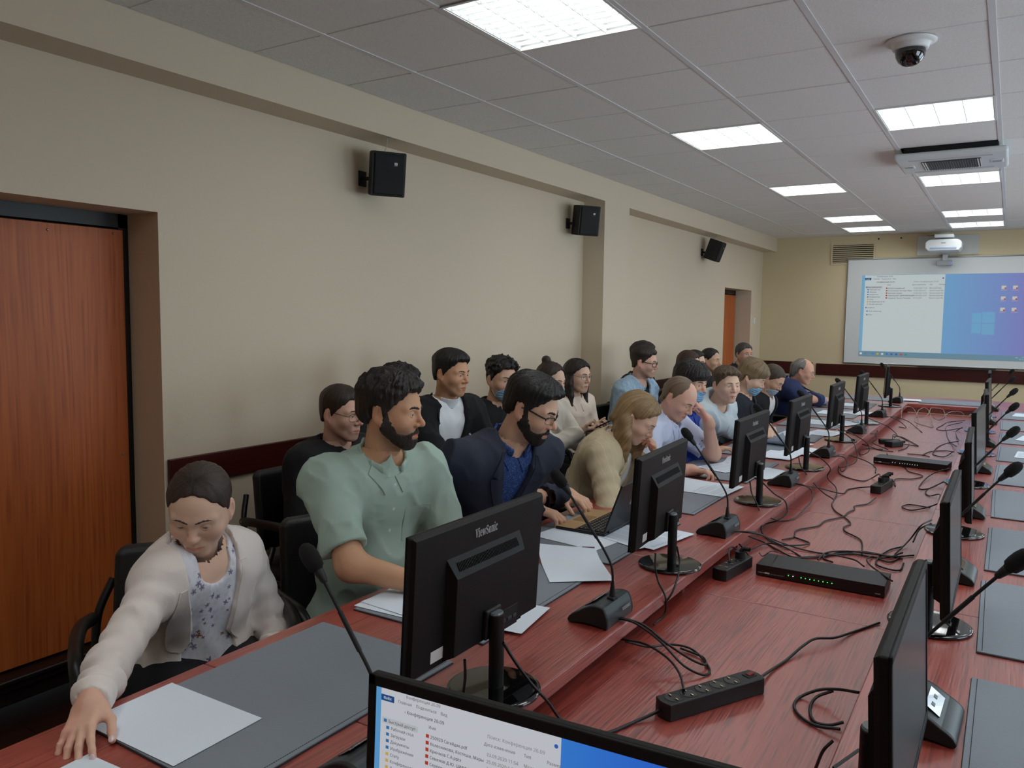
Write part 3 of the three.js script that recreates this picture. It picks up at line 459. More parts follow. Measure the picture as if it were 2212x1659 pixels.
// ---------------------------------------------------------------- gooseneck microphones
const M_MIC = std(0x3a4145, 0.38, { metalness: 0.35 }), M_RUB = std(0x0f1011, 0.6), M_FOAM = std(0x0a0a0b, 0.95, { bumpMap: rep(T_LEATHER, 3, 3), bumpScale: 0.002 });
const micProto = new THREE.Group();
{ // user side is +z, stem leans to +z
  const prof = (inset) => { const s = new THREE.Shape(); const b = 0.0575 - inset, f = 0.0575 - inset; s.moveTo(-b, 0.004); s.quadraticCurveTo(-b - 0.004, 0.03, -b + 0.012, 0.056 - inset); s.bezierCurveTo(-0.015, 0.066 - inset, 0.012, 0.046 - inset, 0.03, 0.034 - inset); s.quadraticCurveTo(f, 0.02, f + 0.002, 0.008); s.quadraticCurveTo(f, 0.002, f - 0.01, 0.004); s.quadraticCurveTo(0, 0.016, -b, 0.004); return s; };
  const ex = (inset, w, bev) => { const g = new THREE.ExtrudeGeometry(prof(inset), { depth: w, bevelEnabled: true, bevelSize: bev, bevelThickness: bev, bevelSegments: 3, curveSegments: 12 }); g.translate(0, 0, -w / 2); g.rotateY(-Math.PI / 2); return g; };
  mesh('base', ex(0.003, 0.155, 0.005), M_MIC, micProto);
  for (const s of [-1, 1]) mesh('side_cheek', at(ex(0.001, 0.006, 0.003), s * 0.082, 0, 0), M_RUB, micProto);
  { const g = rbox(0.10, 0.002, 0.035, 0.0008); g.rotateX(0.62); mesh('touch_panel', at(g, 0, 0.0515, 0.012), phys(0x101213, 0.05, { clearcoat: 1 }), micProto); }
  for (const x of [-0.02, 0.02]) { const g = rbox(0.016, 0.0016, 0.008, 0.0006); g.rotateX(0.62); mesh('button', at(g, x, 0.0535, 0.011), std(0x6f7478, 0.4), micProto); }
  { const t = text('VISSONIC', F_SANS, 0.0085, 1, 0.0006); t.rotateY(Math.PI); t.rotateX(0.12); mesh('lettering', at(t, -0.03, 0.034, -0.0645), M_LETTER, micProto); }
  mesh('stem_socket', merge([at(cyl(0.0045, 0.010, 0.045, 14), 0, 0.085, -0.034), at(rbox(0.03, 0.012, 0.022, 0.004), 0, 0.061, -0.034)]), M_RUB, micProto);
  mesh('gooseneck', tube([[0, 0.10, -0.035], [0, 0.15, -0.03], [0, 0.19, -0.008], [0, 0.24, 0.03], [0, 0.31, 0.084], [0, 0.358, 0.122]], 0.0036, 30, 8), M_RUB, micProto);
  mesh('neck_sleeve', tube([[0, 0.225, 0.0185], [0, 0.29, 0.0685]], 0.0048, 6, 10), M_RUB, micProto);
  const h = lathe([[0, -0.004], [0.005, -0.004], [0.0085, 0.004], [0.011, 0.012], [0.0155, 0.016], [0.0175, 0.028], [0.018, 0.042], [0.016, 0.056], [0.011, 0.065], [0.005, 0.069], [0, 0.0695]], 20); h.rotateX(0.75); mesh('foam_head', at(h, 0, 0.352, 0.118), M_FOAM, micProto);
  const hb = lathe([[0.0045, -0.018], [0.007, -0.014], [0.0098, 0.006], [0.0098, 0.01], [0, 0.01]], 18); hb.rotateX(0.75); mesh('capsule', at(hb, 0, 0.352, 0.118), M_RUB, micProto);
}
const micsL = [[-0.975, -1.06, 'closest to the camera beside the nearest monitor'], [-0.945, -1.995, 'between the first and second monitors'], [-0.947, -3.07, 'between the second and third monitors'], [-0.958, -4.18, 'between the third and fourth monitors'], [-0.96, -5.19, 'between the fourth and fifth monitors'], [-0.958, -6.45, 'between the fifth and sixth monitors'], [-0.967, -7.65, 'between the sixth and seventh monitors'], [-0.985, -9.10, 'on the end table past the last monitor']];
micsL.forEach(([x, z, t], i) => { const g = micProto.clone(); g.name = numbered('microphone'); g.position.set(x, TY, z); g.rotation.y = R(-90 + (hash3(i, 1, 1) - 0.5) * 6); g.userData = { label: 'grey gooseneck desk microphone ' + t, category: 'microphone', group: 'gooseneck microphones' }; scene.add(g); });
const micsR = [[-0.105, -1.84], [-0.115, -2.98], [-0.115, -4.0], [-0.11, -5.2], [-0.11, -6.32], [-0.12, -7.7], [-0.125, -8.87]];
micsR.forEach(([x, z], i) => { const g = micProto.clone(); g.name = numbered('microphone'); g.position.set(x, TY, z); g.rotation.y = R(90 + (hash3(i, 9, 1) - 0.5) * 6); g.userData = { label: `grey gooseneck desk microphone on the empty side, ${ord[i]} from the camera`, category: 'microphone', group: 'gooseneck microphones' }; scene.add(g); });
// ---------------------------------------------------------------- laptop
{
  const lp = thing('laptop', 'open dark laptop with a wood-coloured palm rest', 'laptop', [-1.385, TY + 0.0085, -2.88], R(-90));
  const D = 0.215, W = 0.335, M_LAP = std(0x14161a, 0.4, { metalness: 0.3 });
  mesh('base', at(rbox(W, 0.012, D, 0.004), 0, 0.006, 0), M_LAP, lp);
  mesh('palm_rest', metreUV(at(rbox(W - 0.004, 0.0012, 0.085, 0.0005), 0, 0.0122, D / 2 - 0.044), 0), std(0xa98a60, 0.45), lp);
  mesh('trackpad', at(rbox(0.1, 0.0008, 0.06, 0.0003), 0, 0.0131, D / 2 - 0.046), std(0x8a6a45, 0.35), lp);
  const kg = rbox(0.0165, 0.0022, 0.0155, 0.0006, 1), M_KEY = std(0x1b1c20, 0.45);
  for (let r = 0; r < 6; r++) for (let k = 0; k < 15; k++) { const m = mesh('key', kg, M_KEY, lp); m.position.set(-W / 2 + 0.028 + k * 0.02, 0.0135, D / 2 - 0.1 - r * 0.0182); }
  const lg = []; for (let r = 0; r < 6; r++) for (let k = 0; k < 15; k++) lg.push(at(new THREE.BoxGeometry(0.004, 0.0002, 0.004), -W / 2 + 0.025 + k * 0.02, 0.0147, D / 2 - 0.102 - r * 0.0182));
  mesh('key_legends', merge(lg), std(0xc8c0b0, 0.5), lp).userData.kind = 'stuff';
  const lid = (g) => { g.rotateX(R(-20)); return at(g, 0, 0.012, -D / 2 + 0.004); };
  mesh('lid', lid(at(rbox(W, 0.205, 0.007, 0.003), 0, 0.105, 0)), M_LAP, lp);
  mesh('display', lid(at(rbox(W - 0.014, 0.182, 0.001, 0.0003), 0, 0.108, 0.0036)), phys(0x0c0e12, 0.1), lp);
  const bars = [-0.012, -0.004, 0.004, 0.012].map((x, i) => { const s = new THREE.BoxGeometry(0.0022, i === 1 || i === 2 ? 0.03 : 0.02, 0.0006); s.rotateZ(0.32); return at(s, x, 0, 0); });
  mesh('lid_logo', lid(at(merge(bars), 0, 0.11, -0.0038)), M_LETTER, lp);
  mesh('hinge', at(cyl(0.006, 0.006, 0.26, 12).rotateZ(Math.PI / 2), 0, 0.011, -D / 2 + 0.003), M_LAP, lp);
}
// ---------------------------------------------------------------- power strips, splitters, adapters
function strip(x, y, z, turn, n, label, sw = true, plugs = []) {
  const L = 0.05 * n + (sw ? 0.05 : 0.02), g = thing('power_strip', label, 'power strip', [x, y, z], turn, 'black power strips');
  const M = std(0x101112, 0.5);
  mesh('body', (() => { const s = new THREE.Shape(); s.moveTo(-L / 2, -0.024); s.lineTo(L / 2, -0.024); s.quadraticCurveTo(L / 2 + 0.012, 0, L / 2, 0.024); s.lineTo(-L / 2, 0.024); s.quadraticCurveTo(-L / 2 - 0.012, 0, -L / 2, -0.024); const e = new THREE.ExtrudeGeometry(s, { depth: 0.036, bevelEnabled: true, bevelSize: 0.003, bevelThickness: 0.003, bevelSegments: 2 }); e.rotateX(-Math.PI / 2); return at(e, 0, 0.003, 0); })(), M, g);
  for (let i = 0; i < n; i++) {
    const px = -L / 2 + 0.028 + i * 0.0475;
    const so = mesh('socket', at(lathe([[0.0215, 0.0425], [0.0205, 0.0435], [0.0195, 0.0428], [0.0192, 0.0424], [0, 0.0423]], 24), px, 0, 0), std(0x030303, 0.35), g);
    if (plugs.includes(i)) { mesh('plug', merge([at(cyl(0.0185, 0.019, 0.026, 18), px, 0.055, 0), tube([[px, 0.066, 0], [px + 0.004, 0.078, 0.01], [px + 0.006, 0.08, 0.035]], 0.008, 10, 8)]), M_RUB, g); continue; }
    for (const s of [-1, 1]) mesh('earth_clip', at(rbox(0.003, 0.0016, 0.009, 0.0005), px, 0.0442, s * 0.0125), std(0xd8c9a0, 0.25, { metalness: 1 }), so);
  }
  if (sw) { mesh('switch_frame', at(rbox(0.03, 0.003, 0.022, 0.001), L / 2 - 0.022, 0.0425, 0), M_RUB, g); const r = rbox(0.018, 0.006, 0.012, 0.001); r.rotateZ(0.2); mesh('red_switch', at(r, L / 2 - 0.02, 0.045, 0), std(0x6a1510, 0.35, { emissive: 0x501008, emissiveIntensity: 0.3 }), g); }
  return g;
}
strip(-0.573, DY, -1.848, Math.atan2(0.218, 0.118), 5, 'black five-socket power strip with a red switch on the channel floor');
strip(-0.826, DY, -2.87, R(82), 4, 'power strip half hidden under the table edge behind the splitter', false, [3]);
strip(-0.565, DY, -4.79, R(84), 5, 'power strip with black plugs in the middle of the channel', false, [2, 3, 4]);
function splitter(x, z, turn, label, lit) {
  const g = thing('video_splitter', label, 'splitter', [x, DY, z], turn, 'black video splitters');
  const W = 0.432, Dp = 0.165, Hh = 0.044;
  mesh('case', at(rbox(W, Hh - 0.004, Dp, 0.002), 0, 0.003 + (Hh - 0.004) / 2, 0), std(0x202428, 0.36, { metalness: 0.5 }), g);
  const ft = canvasTex(1024, 104, (c) => { c.fillStyle = '#0a0a0b'; c.fillRect(0, 0, 1024, 104); c.fillStyle = '#c8c8c8'; c.font = 'bold 13px sans-serif'; c.fillText('LENKENG', 12, 78); c.fillRect(72, 64, 42, 16); c.font = '13px sans-serif'; c.fillText('1X8 HDMI SPLITTER', 118, 80); c.font = '8px sans-serif'; c.fillText('POWER', 262, 46); c.fillText('LOCK', 306, 46); c.fillStyle = '#8a8a8a'; c.fillRect(372, 40, 256, 1.5); c.fillText('OUTPUT', 484, 38); c.fillStyle = '#e0e0e0'; c.font = 'bold 15px sans-serif'; c.fillText('HDMI', 958, 84); });
  const f = mesh('front_panel', new THREE.PlaneGeometry(W - 0.004, Hh - 0.005), std(0xffffff, 0.3, { map: ft }), g); f.position.set(0, 0.003 + (Hh - 0.004) / 2, Dp / 2 + 0.0005);
  const on = std(0x20c050, 0.3, { emissive: 0x30ff60, emissiveIntensity: lit }), wh = std(0xe0ffe8, 0.3, { emissive: 0xe0fff0, emissiveIntensity: lit * 0.8 });
  [-0.100, -0.084, ...Array.from({ length: 8 }, (_, i) => -0.056 + i * 0.0148)].forEach((px, i) => mesh('indicator_light', at(new THREE.SphereGeometry(0.0017, 8, 6), px, 0.021, Dp / 2 + 0.0008), i === 1 || (lit < 1.5) ? wh : on, g));
  for (const px of [-0.17, 0.17]) for (const pz of [-0.06, 0.06]) mesh('foot', at(cyl(0.008, 0.008, 0.003, 10), px, 0.0015, pz), M_RUB, g);
  for (let i = 0; i < 9; i++) mesh('cable_plug', at(rbox(0.02, 0.011, 0.035, 0.002), -0.17 + i * 0.04, 0.022, -Dp / 2 - 0.017), M_RUB, g);
}
splitter(-0.531, -2.972, 0, 'slim black rack splitter with a row of green lights', 2.2);
splitter(-0.501, -5.70, R(-6), 'slim black rack splitter farther along the channel', 1.2);
{
  const a = thing('power_adapter', 'black power adapter block lying in the far part of the channel', 'adapter', [-0.70, DY, -6.5], R(60));
  mesh('block', at(rbox(0.13, 0.042, 0.07, 0.008), 0, 0.021, 0), M_RUB, a); mesh('label_plate', at(rbox(0.06, 0.0006, 0.04, 0.0002), 0.01, 0.0422, 0), std(0x3a3c40, 0.5), a);
  const b = thing('plug_adapter', 'black plug block resting beside the far power adapter', 'adapter', [-0.745, DY, -6.62], R(20));
  mesh('block', at(rbox(0.15, 0.036, 0.055, 0.008), 0, 0.018, 0), M_RUB, b); mesh('plug_neck', at(cyl(0.008, 0.01, 0.04, 12).rotateZ(Math.PI / 2), 0.09, 0.02, 0), M_RUB, b);
}
// a black pen and glasses case left on the empty side at the far end
{ const g = single('phone', at(rbox(0.075, 0.009, 0.15, 0.004), 0.30, TY + 0.0115, -8.62), M_GLOSS, 'black phone lying at the far end of the empty side', 'phone'); }
const CABLE_PATHS = {m1:[[-0.919,0.875,-1.439],[-0.9,0.83,-1.458],[-0.865,0.775,-1.479],[-0.84,0.735,-1.503],[-0.814,0.69,-1.522],[-0.776,0.665,-1.537],[-0.73,0.665,-1.56],[-0.69,0.665,-1.648],[-0.645,0.678,-1.728]],m1b:[[-0.958,0.86,-1.347],[-0.962,0.82,-1.355],[-0.977,0.768,-1.369]],stripA:[[-0.501,0.683,-1.982],[-0.493,0.667,-2.099],[-0.474,0.665,-2.196],[-0.452,0.675,-2.293],[-0.432,0.68,-2.351],[-0.391,0.675,-2.401],[-0.356,0.665,-2.503],[-0.297,0.665,-2.634]],mic2a:[[-0.897,0.757,-1.991],[-0.837,0.76,-1.982],[-0.761,0.725,-1.982],[-0.678,0.685,-1.954],[-0.635,0.665,-1.976],[-0.627,0.665,-2.001],[-0.654,0.665,-2.051],[-0.72,0.67,-2.108],[-0.769,0.675,-2.092],[-0.813,0.68,-2.029],[-0.864,0.7,-1.984]],mic2b:[[-0.894,0.757,-2.001],[-0.812,0.757,-1.988],[-0.744,0.72,-1.989],[-0.673,0.68,-2.011],[-0.648,0.672,-2.022],[-0.671,0.667,-2.076],[-0.744,0.667,-2.1]],sock:[[-0.881,0.7,-1.991],[-0.806,0.71,-1.976],[-0.716,0.715,-1.916],[-0.654,0.715,-1.844],[-0.619,0.708,-1.781]],m2a:[[-0.911,0.86,-2.312],[-0.905,0.82,-2.298],[-0.891,0.78,-2.291],[-0.845,0.75,-2.239],[-0.849,0.7,-2.244],[-0.865,0.675,-2.198]],m2b:[[-0.882,0.86,-2.423],[-0.869,0.81,-2.418],[-0.848,0.775,-2.338],[-0.849,0.745,-2.297],[-0.871,0.71,-2.286],[-0.902,0.69,-2.3]],m3a:[[-0.976,0.86,-3.61],[-0.964,0.81,-3.6],[-0.92,0.77,-3.539],[-0.889,0.72,-3.505],[-0.877,0.68,-3.46],[-0.829,0.665,-3.379],[-0.722,0.665,-3.287]],m3b:[[-0.914,0.86,-3.599],[-0.873,0.81,-3.638],[-0.835,0.765,-3.698],[-0.823,0.72,-3.687],[-0.85,0.69,-3.638],[-0.901,0.665,-3.64],[-0.896,0.665,-3.534]],mic3a:[[-0.898,0.757,-3.081],[-0.825,0.755,-3.127],[-0.797,0.71,-3.248],[-0.746,0.675,-3.319],[-0.665,0.665,-3.309],[-0.564,0.665,-3.309],[-0.465,0.665,-3.421],[-0.349,0.665,-3.423],[-0.281,0.665,-3.487]],mic3b:[[-0.897,0.757,-3.09],[-0.81,0.75,-3.131],[-0.766,0.69,-3.261],[-0.694,0.665,-3.254],[-0.643,0.665,-3.188]],bund1:[[-0.897,0.69,-3.302],[-0.839,0.665,-3.334],[-0.754,0.665,-3.247],[-0.674,0.665,-3.184],[-0.576,0.665,-3.267],[-0.534,0.665,-3.364],[-0.442,0.672,-3.399],[-0.364,0.672,-3.386],[-0.312,0.672,-3.422]],bund2:[[-0.745,0.665,-3.484],[-0.668,0.665,-3.423],[-0.728,0.672,-3.315],[-0.808,0.672,-3.297],[-0.838,0.672,-3.186],[-0.853,0.68,-3.075]],bund3:[[-0.653,0.665,-3.197],[-0.581,0.665,-3.271],[-0.495,0.665,-3.364],[-0.381,0.665,-3.375],[-0.32,0.675,-3.462]],bund4:[[-0.592,0.665,-3.206],[-0.578,0.672,-3.296],[-0.515,0.672,-3.365],[-0.421,0.672,-3.387],[-0.348,0.665,-3.415],[-0.314,0.665,-3.406]],bund5:[[-0.537,0.665,-3.204],[-0.579,0.665,-3.24],[-0.564,0.675,-3.26],[-0.478,0.675,-3.254],[-0.411,0.7,-3.097]],bund6:[[-0.299,0.71,-2.942],[-0.357,0.7,-3.061],[-0.403,0.69,-3.17],[-0.424,0.68,-3.271],[-0.411,0.665,-3.371],[-0.357,0.665,-3.328],[-0.318,0.665,-3.452]],bund7:[[-0.334,0.665,-3.598],[-0.377,0.665,-3.497],[-0.385,0.665,-3.261],[-0.313,0.665,-3.234],[-0.304,0.665,-3.348]],loopstripB:[[-0.882,0.7,-3.129],[-0.827,0.69,-3.053],[-0.795,0.675,-3.004],[-0.801,0.672,-2.965],[-0.824,0.675,-3.0],[-0.838,0.69,-3.029]],plugB:[[-0.828,0.71,-2.832],[-0.851,0.725,-2.897],[-0.865,0.72,-2.998],[-0.845,0.7,-3.017],[-0.824,0.68,-3.045]],thin:[[-0.773,0.705,-3.03],[-0.736,0.72,-2.948],[-0.718,0.735,-2.965],[-0.709,0.71,-3.055]],wavy1:[[-0.777,0.665,-3.415],[-0.747,0.665,-3.474],[-0.76,0.665,-3.608],[-0.697,0.665,-3.738],[-0.687,0.665,-3.856],[-0.632,0.665,-3.989],[-0.626,0.665,-4.092],[-0.611,0.665,-4.18],[-0.622,0.665,-4.251],[-0.576,0.665,-4.338],[-0.553,0.675,-4.473]],wavy2:[[-0.456,0.665,-3.366],[-0.499,0.665,-3.608],[-0.577,0.665,-3.714],[-0.594,0.665,-3.787],[-0.579,0.665,-3.864],[-0.62,0.665,-3.974],[-0.681,0.665,-4.079],[-0.726,0.665,-4.233],[-0.729,0.675,-4.291],[-0.786,0.69,-4.347],[-0.864,0.715,-4.468],[-0.918,0.76,-4.507],[-0.928,0.82,-4.412],[-0.944,0.86,-4.441]],mic4a:[[-0.915,0.757,-4.175],[-0.864,0.757,-4.18],[-0.83,0.73,-4.218],[-0.807,0.7,-4.162],[-0.81,0.675,-3.99],[-0.827,0.665,-3.782],[-0.863,0.665,-3.734],[-0.894,0.69,-3.664]],mic4b:[[-0.914,0.757,-4.182],[-0.852,0.75,-4.197],[-0.822,0.7,-4.421],[-0.753,0.675,-4.482],[-0.723,0.665,-4.526],[-0.718,0.665,-4.657],[-0.681,0.665,-4.732],[-0.605,0.69,-4.68]],m4b:[[-0.941,0.85,-4.679],[-0.913,0.8,-4.836],[-0.862,0.765,-4.819],[-0.84,0.74,-4.799],[-0.857,0.7,-4.806],[-0.778,0.675,-4.624],[-0.747,0.665,-4.479],[-0.737,0.665,-4.337]],plug3a:[[-0.662,0.665,-5.275],[-0.699,0.665,-5.501],[-0.761,0.68,-5.582],[-0.856,0.7,-5.614],[-0.871,0.75,-5.304],[-0.912,0.757,-5.155]],plug3b:[[-0.905,0.757,-5.183],[-0.846,0.75,-5.23],[-0.805,0.72,-5.154],[-0.813,0.69,-5.052],[-0.875,0.68,-5.276],[-0.828,0.665,-5.077],[-0.692,0.665,-4.95],[-0.654,0.665,-5.087],[-0.615,0.7,-5.037],[-0.589,0.705,-4.896]],s3r:[[-0.566,0.7,-4.871],[-0.548,0.695,-4.948],[-0.529,0.665,-5.03],[-0.509,0.665,-4.905],[-0.53,0.665,-5.139],[-0.452,0.665,-5.195],[-0.409,0.665,-5.339],[-0.493,0.665,-5.438],[-0.531,0.665,-5.579],[-0.617,0.665,-5.694],[-0.662,0.71,-5.786]],m5b:[[-0.971,0.85,-5.747],[-0.903,0.8,-5.793],[-0.837,0.755,-5.638],[-0.815,0.71,-5.575],[-0.812,0.68,-5.499],[-0.85,0.665,-5.391],[-0.883,0.665,-5.324]],m5c:[[-0.931,0.85,-5.747],[-0.88,0.79,-5.951],[-0.81,0.745,-5.95],[-0.79,0.7,-5.917],[-0.821,0.675,-5.864],[-0.87,0.665,-6.057],[-0.854,0.665,-6.234],[-0.745,0.665,-6.258]],t5a:[[-0.904,0.757,-6.397],[-0.843,0.73,-6.601],[-0.865,0.72,-6.879],[-0.864,0.7,-6.766],[-0.834,0.69,-6.603],[-0.851,0.675,-6.518],[-0.714,0.665,-6.282]],t5b:[[-0.918,0.68,-6.368],[-0.823,0.665,-6.315],[-0.739,0.665,-6.208],[-0.67,0.665,-6.204]],ad1:[[-0.725,0.7,-6.605],[-0.733,0.7,-6.864],[-0.657,0.665,-6.868],[-0.61,0.665,-6.472],[-0.644,0.665,-6.277]],ad2:[[-0.685,0.675,-6.579],[-0.61,0.665,-6.62],[-0.544,0.665,-6.591]],ad3:[[-0.744,0.69,-6.835],[-0.704,0.665,-7.034],[-0.624,0.665,-6.828],[-0.546,0.665,-6.608]],f6a:[[-0.897,0.85,-6.575],[-0.845,0.78,-6.885],[-0.803,0.73,-7.061],[-0.741,0.69,-7.01],[-0.735,0.68,-6.823]],f6b:[[-0.906,0.757,-7.558],[-0.838,0.74,-7.777],[-0.745,0.7,-7.871],[-0.664,0.665,-7.74],[-0.593,0.665,-7.441]],f7a:[[-0.918,0.757,-7.679],[-0.841,0.74,-7.679],[-0.77,0.7,-7.678],[-0.737,0.665,-7.674],[-0.797,0.665,-7.696]],w1:[[-0.82,0.7,-8.083],[-0.838,0.74,-8.236],[-0.842,0.76,-8.551],[-0.793,0.76,-8.59],[-0.732,0.72,-8.44],[-0.7,0.665,-8.277],[-0.669,0.665,-7.862]],w2:[[-0.711,0.72,-8.208],[-0.709,0.75,-8.492],[-0.677,0.755,-8.644],[-0.627,0.74,-8.487],[-0.645,0.71,-8.278],[-0.721,0.69,-8.335],[-0.727,0.665,-8.256],[-0.681,0.665,-8.067],[-0.543,0.665,-7.821]],w3:[[-0.542,0.665,-7.89],[-0.598,0.7,-8.332],[-0.626,0.74,-8.575],[-0.614,0.755,-8.694],[-0.541,0.75,-8.714],[-0.498,0.73,-8.52],[-0.483,0.7,-8.422],[-0.535,0.665,-8.482],[-0.6,0.665,-8.673]],w4:[[-0.528,0.665,-8.487],[-0.492,0.71,-8.56],[-0.431,0.73,-8.745],[-0.375,0.72,-8.805],[-0.344,0.7,-8.776]],rl1:[[-0.311,0.69,-7.755],[-0.402,0.665,-7.764],[-0.462,0.665,-7.673],[-0.503,0.665,-7.734],[-0.486,0.665,-8.037],[-0.438,0.665,-8.384],[-0.315,0.7,-8.257]],rl2:[[-0.297,0.69,-6.93],[-0.338,0.665,-7.417],[-0.351,0.665,-7.757],[-0.309,0.7,-7.714]],rl3:[[-0.295,0.69,-6.576],[-0.362,0.665,-7.002],[-0.413,0.665,-7.488],[-0.424,0.665,-8.134],[-0.33,0.69,-8.182]],rl4:[[-0.305,0.68,-6.349],[-0.354,0.665,-6.174],[-0.411,0.665,-6.223],[-0.427,0.665,-6.398],[-0.41,0.665,-6.713],[-0.362,0.665,-6.928],[-0.294,0.7,-6.781]],rl5:[[-0.575,0.665,-6.164],[-0.483,0.665,-6.17],[-0.434,0.665,-6.131]],rl6:[[-0.483,0.665,-6.17],[-0.439,0.665,-6.39],[-0.366,0.665,-6.475],[-0.298,0.68,-6.354]],r2l:[[-0.258,0.7,-4.4],[-0.296,0.675,-4.421],[-0.374,0.665,-4.323],[-0.418,0.665,-4.369],[-0.392,0.665,-4.451],[-0.297,0.665,-4.439]],r2m:[[-0.268,0.72,-5.377],[-0.338,0.69,-5.374],[-0.394,0.665,-5.047],[-0.381,0.665,-4.898],[-0.338,0.665,-4.967],[-0.263,0.7,-5.103]],r2n:[[-0.256,0.7,-5.087],[-0.32,0.665,-5.059],[-0.349,0.665,-4.808],[-0.32,0.665,-4.738],[-0.287,0.675,-4.762],[-0.262,0.69,-4.464]],r1a:[[-0.243,0.76,-3.741],[-0.276,0.75,-3.644],[-0.31,0.69,-3.654],[-0.347,0.665,-3.456]],r1b:[[-0.238,0.76,-3.672],[-0.275,0.74,-3.643],[-0.293,0.7,-3.558]],r0a:[[-0.259,0.72,-1.975],[-0.311,0.7,-2.009],[-0.354,0.685,-2.014],[-0.393,0.665,-1.994],[-0.396,0.665,-1.935],[-0.371,0.665,-1.891],[-0.335,0.665,-1.868],[-0.279,0.675,-1.861]],r0b:[[-0.322,0.69,-2.017],[-0.356,0.672,-2.001],[-0.361,0.665,-1.945],[-0.336,0.665,-1.883],[-0.308,0.665,-1.886],[-0.278,0.675,-1.899]],r0c:[[-0.257,0.76,-1.634],[-0.272,0.74,-1.626],[-0.288,0.69,-1.639]],r0d:[[-0.205,0.77,-1.607],[-0.227,0.76,-1.565],[-0.239,0.755,-1.541]]};
// ---------------------------------------------------------------- cables
{
  const M_CAB1 = std(0x101113, 0.42), M_CAB2 = std(0x1a1b1e, 0.4), M_CABW = std(0x8f8a80, 0.5);
  const special = {
    m1: 'black cable drooping from the nearest monitor to the five-socket strip', m1b: 'short black cable hanging beside the column of the nearest monitor', stripA: 'black mains cable running from the five-socket strip towards the empty side',
    mic2a: 'looped microphone cable nearest the camera, spilling into the channel', mic2b: 'second microphone cable beside the looped one nearest the camera', sock: 'thin cable arching into the first socket of the power strip',
    m2a: 'cable hanging behind the column of the second monitor', m2b: 'cable hanging on the far side of the second monitor column', m3a: 'cable hanging from the third monitor over the table edge', m3b: 'curved cable looping from the back of the third monitor',
    mic3a: 'long microphone cable crossing behind the lit splitter', wavy1: 'wavy cable running diagonally to the middle power strip', wavy2: 'kinked cable winding along the channel from the fourth monitor', mic4a: 'cable drooping in a wide curve from the fourth microphone', r0a: 'thick cable loop beside the nearest edge-on monitor', r0b: 'inner cable loop beside the nearest edge-on monitor',
    plugB: 'cable of the plug in the half-hidden power strip', thin: 'thin wire arching over the corner of the lit splitter', s3r: 'cable winding from the middle strip to the far splitter', w1: 'pale grey wire coil nearest the far monitors', w2: 'pale grey wire with two loops at the end of the channel', w3: 'pale grey wire standing in a tall loop at the channel end', w4: 'pale grey wire arching towards the empty side at the channel end',
    r1a: 'black cable rising to the second edge-on monitor', r2l: 'flat oval cable loop on the channel floor', rl5: 'straight cable end lying before the far splitter', ad2: 'flat cable end beside the power adapter',
  };
  for (const [k, pts] of Object.entries(CABLE_PATHS)) {
    const white = /^w\d/.test(k), far = pts[0][2] < -5;
    const r = white ? 0.003 : ['r0a', 'r0b', 'm1', 'stripA'].includes(k) ? 0.0038 : far ? 0.0034 : ['thin'].includes(k) ? 0.0018 : 0.0033;
    const base = thing('cable', special[k] || (far ? 'black cable in the tangle at the far end of the channel' : pts[0][0] > -0.45 ? 'black cable in the loops along the edge-on monitors' : 'black cable in the tangle around the lit splitter'), 'cable', pts[0], 0, white ? 'pale wires' : 'black cables in the channel');
    const local = pts.map((p) => [p[0] - pts[0][0], Math.max(p[1], DY + r) - pts[0][1], p[2] - pts[0][2]]);
    const m = mesh('cable_run', tube(local, r, Math.max(24, pts.length * 9), 7), white ? M_CABW : hash3(k.length, k.charCodeAt(1), 4) > 0.5 ? M_CAB1 : M_CAB2, base);
  }
}
// ---------------------------------------------------------------- distance fields and a surface-nets mesher
const v3 = { add: (a, b) => [a[0] + b[0], a[1] + b[1], a[2] + b[2]], sub: (a, b) => [a[0] - b[0], a[1] - b[1], a[2] - b[2]], mul: (a, s) => [a[0] * s, a[1] * s, a[2] * s], dot: (a, b) => a[0] * b[0] + a[1] * b[1] + a[2] * b[2], len: (a) => Math.hypot(a[0], a[1], a[2]), norm: (a) => { const l = Math.hypot(a[0], a[1], a[2]) || 1; return [a[0] / l, a[1] / l, a[2] / l]; }, cross: (a, b) => [a[1] * b[2] - a[2] * b[1], a[2] * b[0] - a[0] * b[2], a[0] * b[1] - a[1] * b[0]], lerp: (a, b, t) => [a[0] + (b[0] - a[0]) * t, a[1] + (b[1] - a[1]) * t, a[2] + (b[2] - a[2]) * t] };
const smin = (a, b, k) => { if (k <= 0) return a < b ? a : b; const h = k - Math.abs(a - b); return h > 0 ? (a < b ? a : b) - h * h * 0.25 / k : a < b ? a : b; };
const smax = (a, b, k) => -smin(-a, -b, k);
function dCap(x, y, z, p) { // tapered capsule, optional wrinkles and flattening along p.f
  const dx = x - p.a[0], dy = y - p.a[1], dz = z - p.a[2]; let t = (dx * p.v[0] + dy * p.v[1] + dz * p.v[2]) / p.l2; t = t < 0 ? 0 : t > 1 ? 1 : t;
  let ex = dx - p.v[0] * t, ey = dy - p.v[1] * t, ez = dz - p.v[2] * t; let r = p.ra + (p.rb - p.ra) * t;
  if (p.f) { const q = (ex * p.f[0] + ey * p.f[1] + ez * p.f[2]) * (p.fs - 1); ex += p.f[0] * q; ey += p.f[1] * q; ez += p.f[2] * q; }
  if (p.w) { const s = t * p.len; r += p.w * (Math.sin(s * p.wf + 5 * noise(ex * 14 + p.ws, ey * 14, ez * 14 + s * 7)) * (0.35 + noise(ex * 9 + 3, s * 16, ez * 9 + p.ws))); }
  const d = Math.sqrt(ex * ex + ey * ey + ez * ez) - r; return p.f ? d / Math.max(1, p.fs) : d;
}
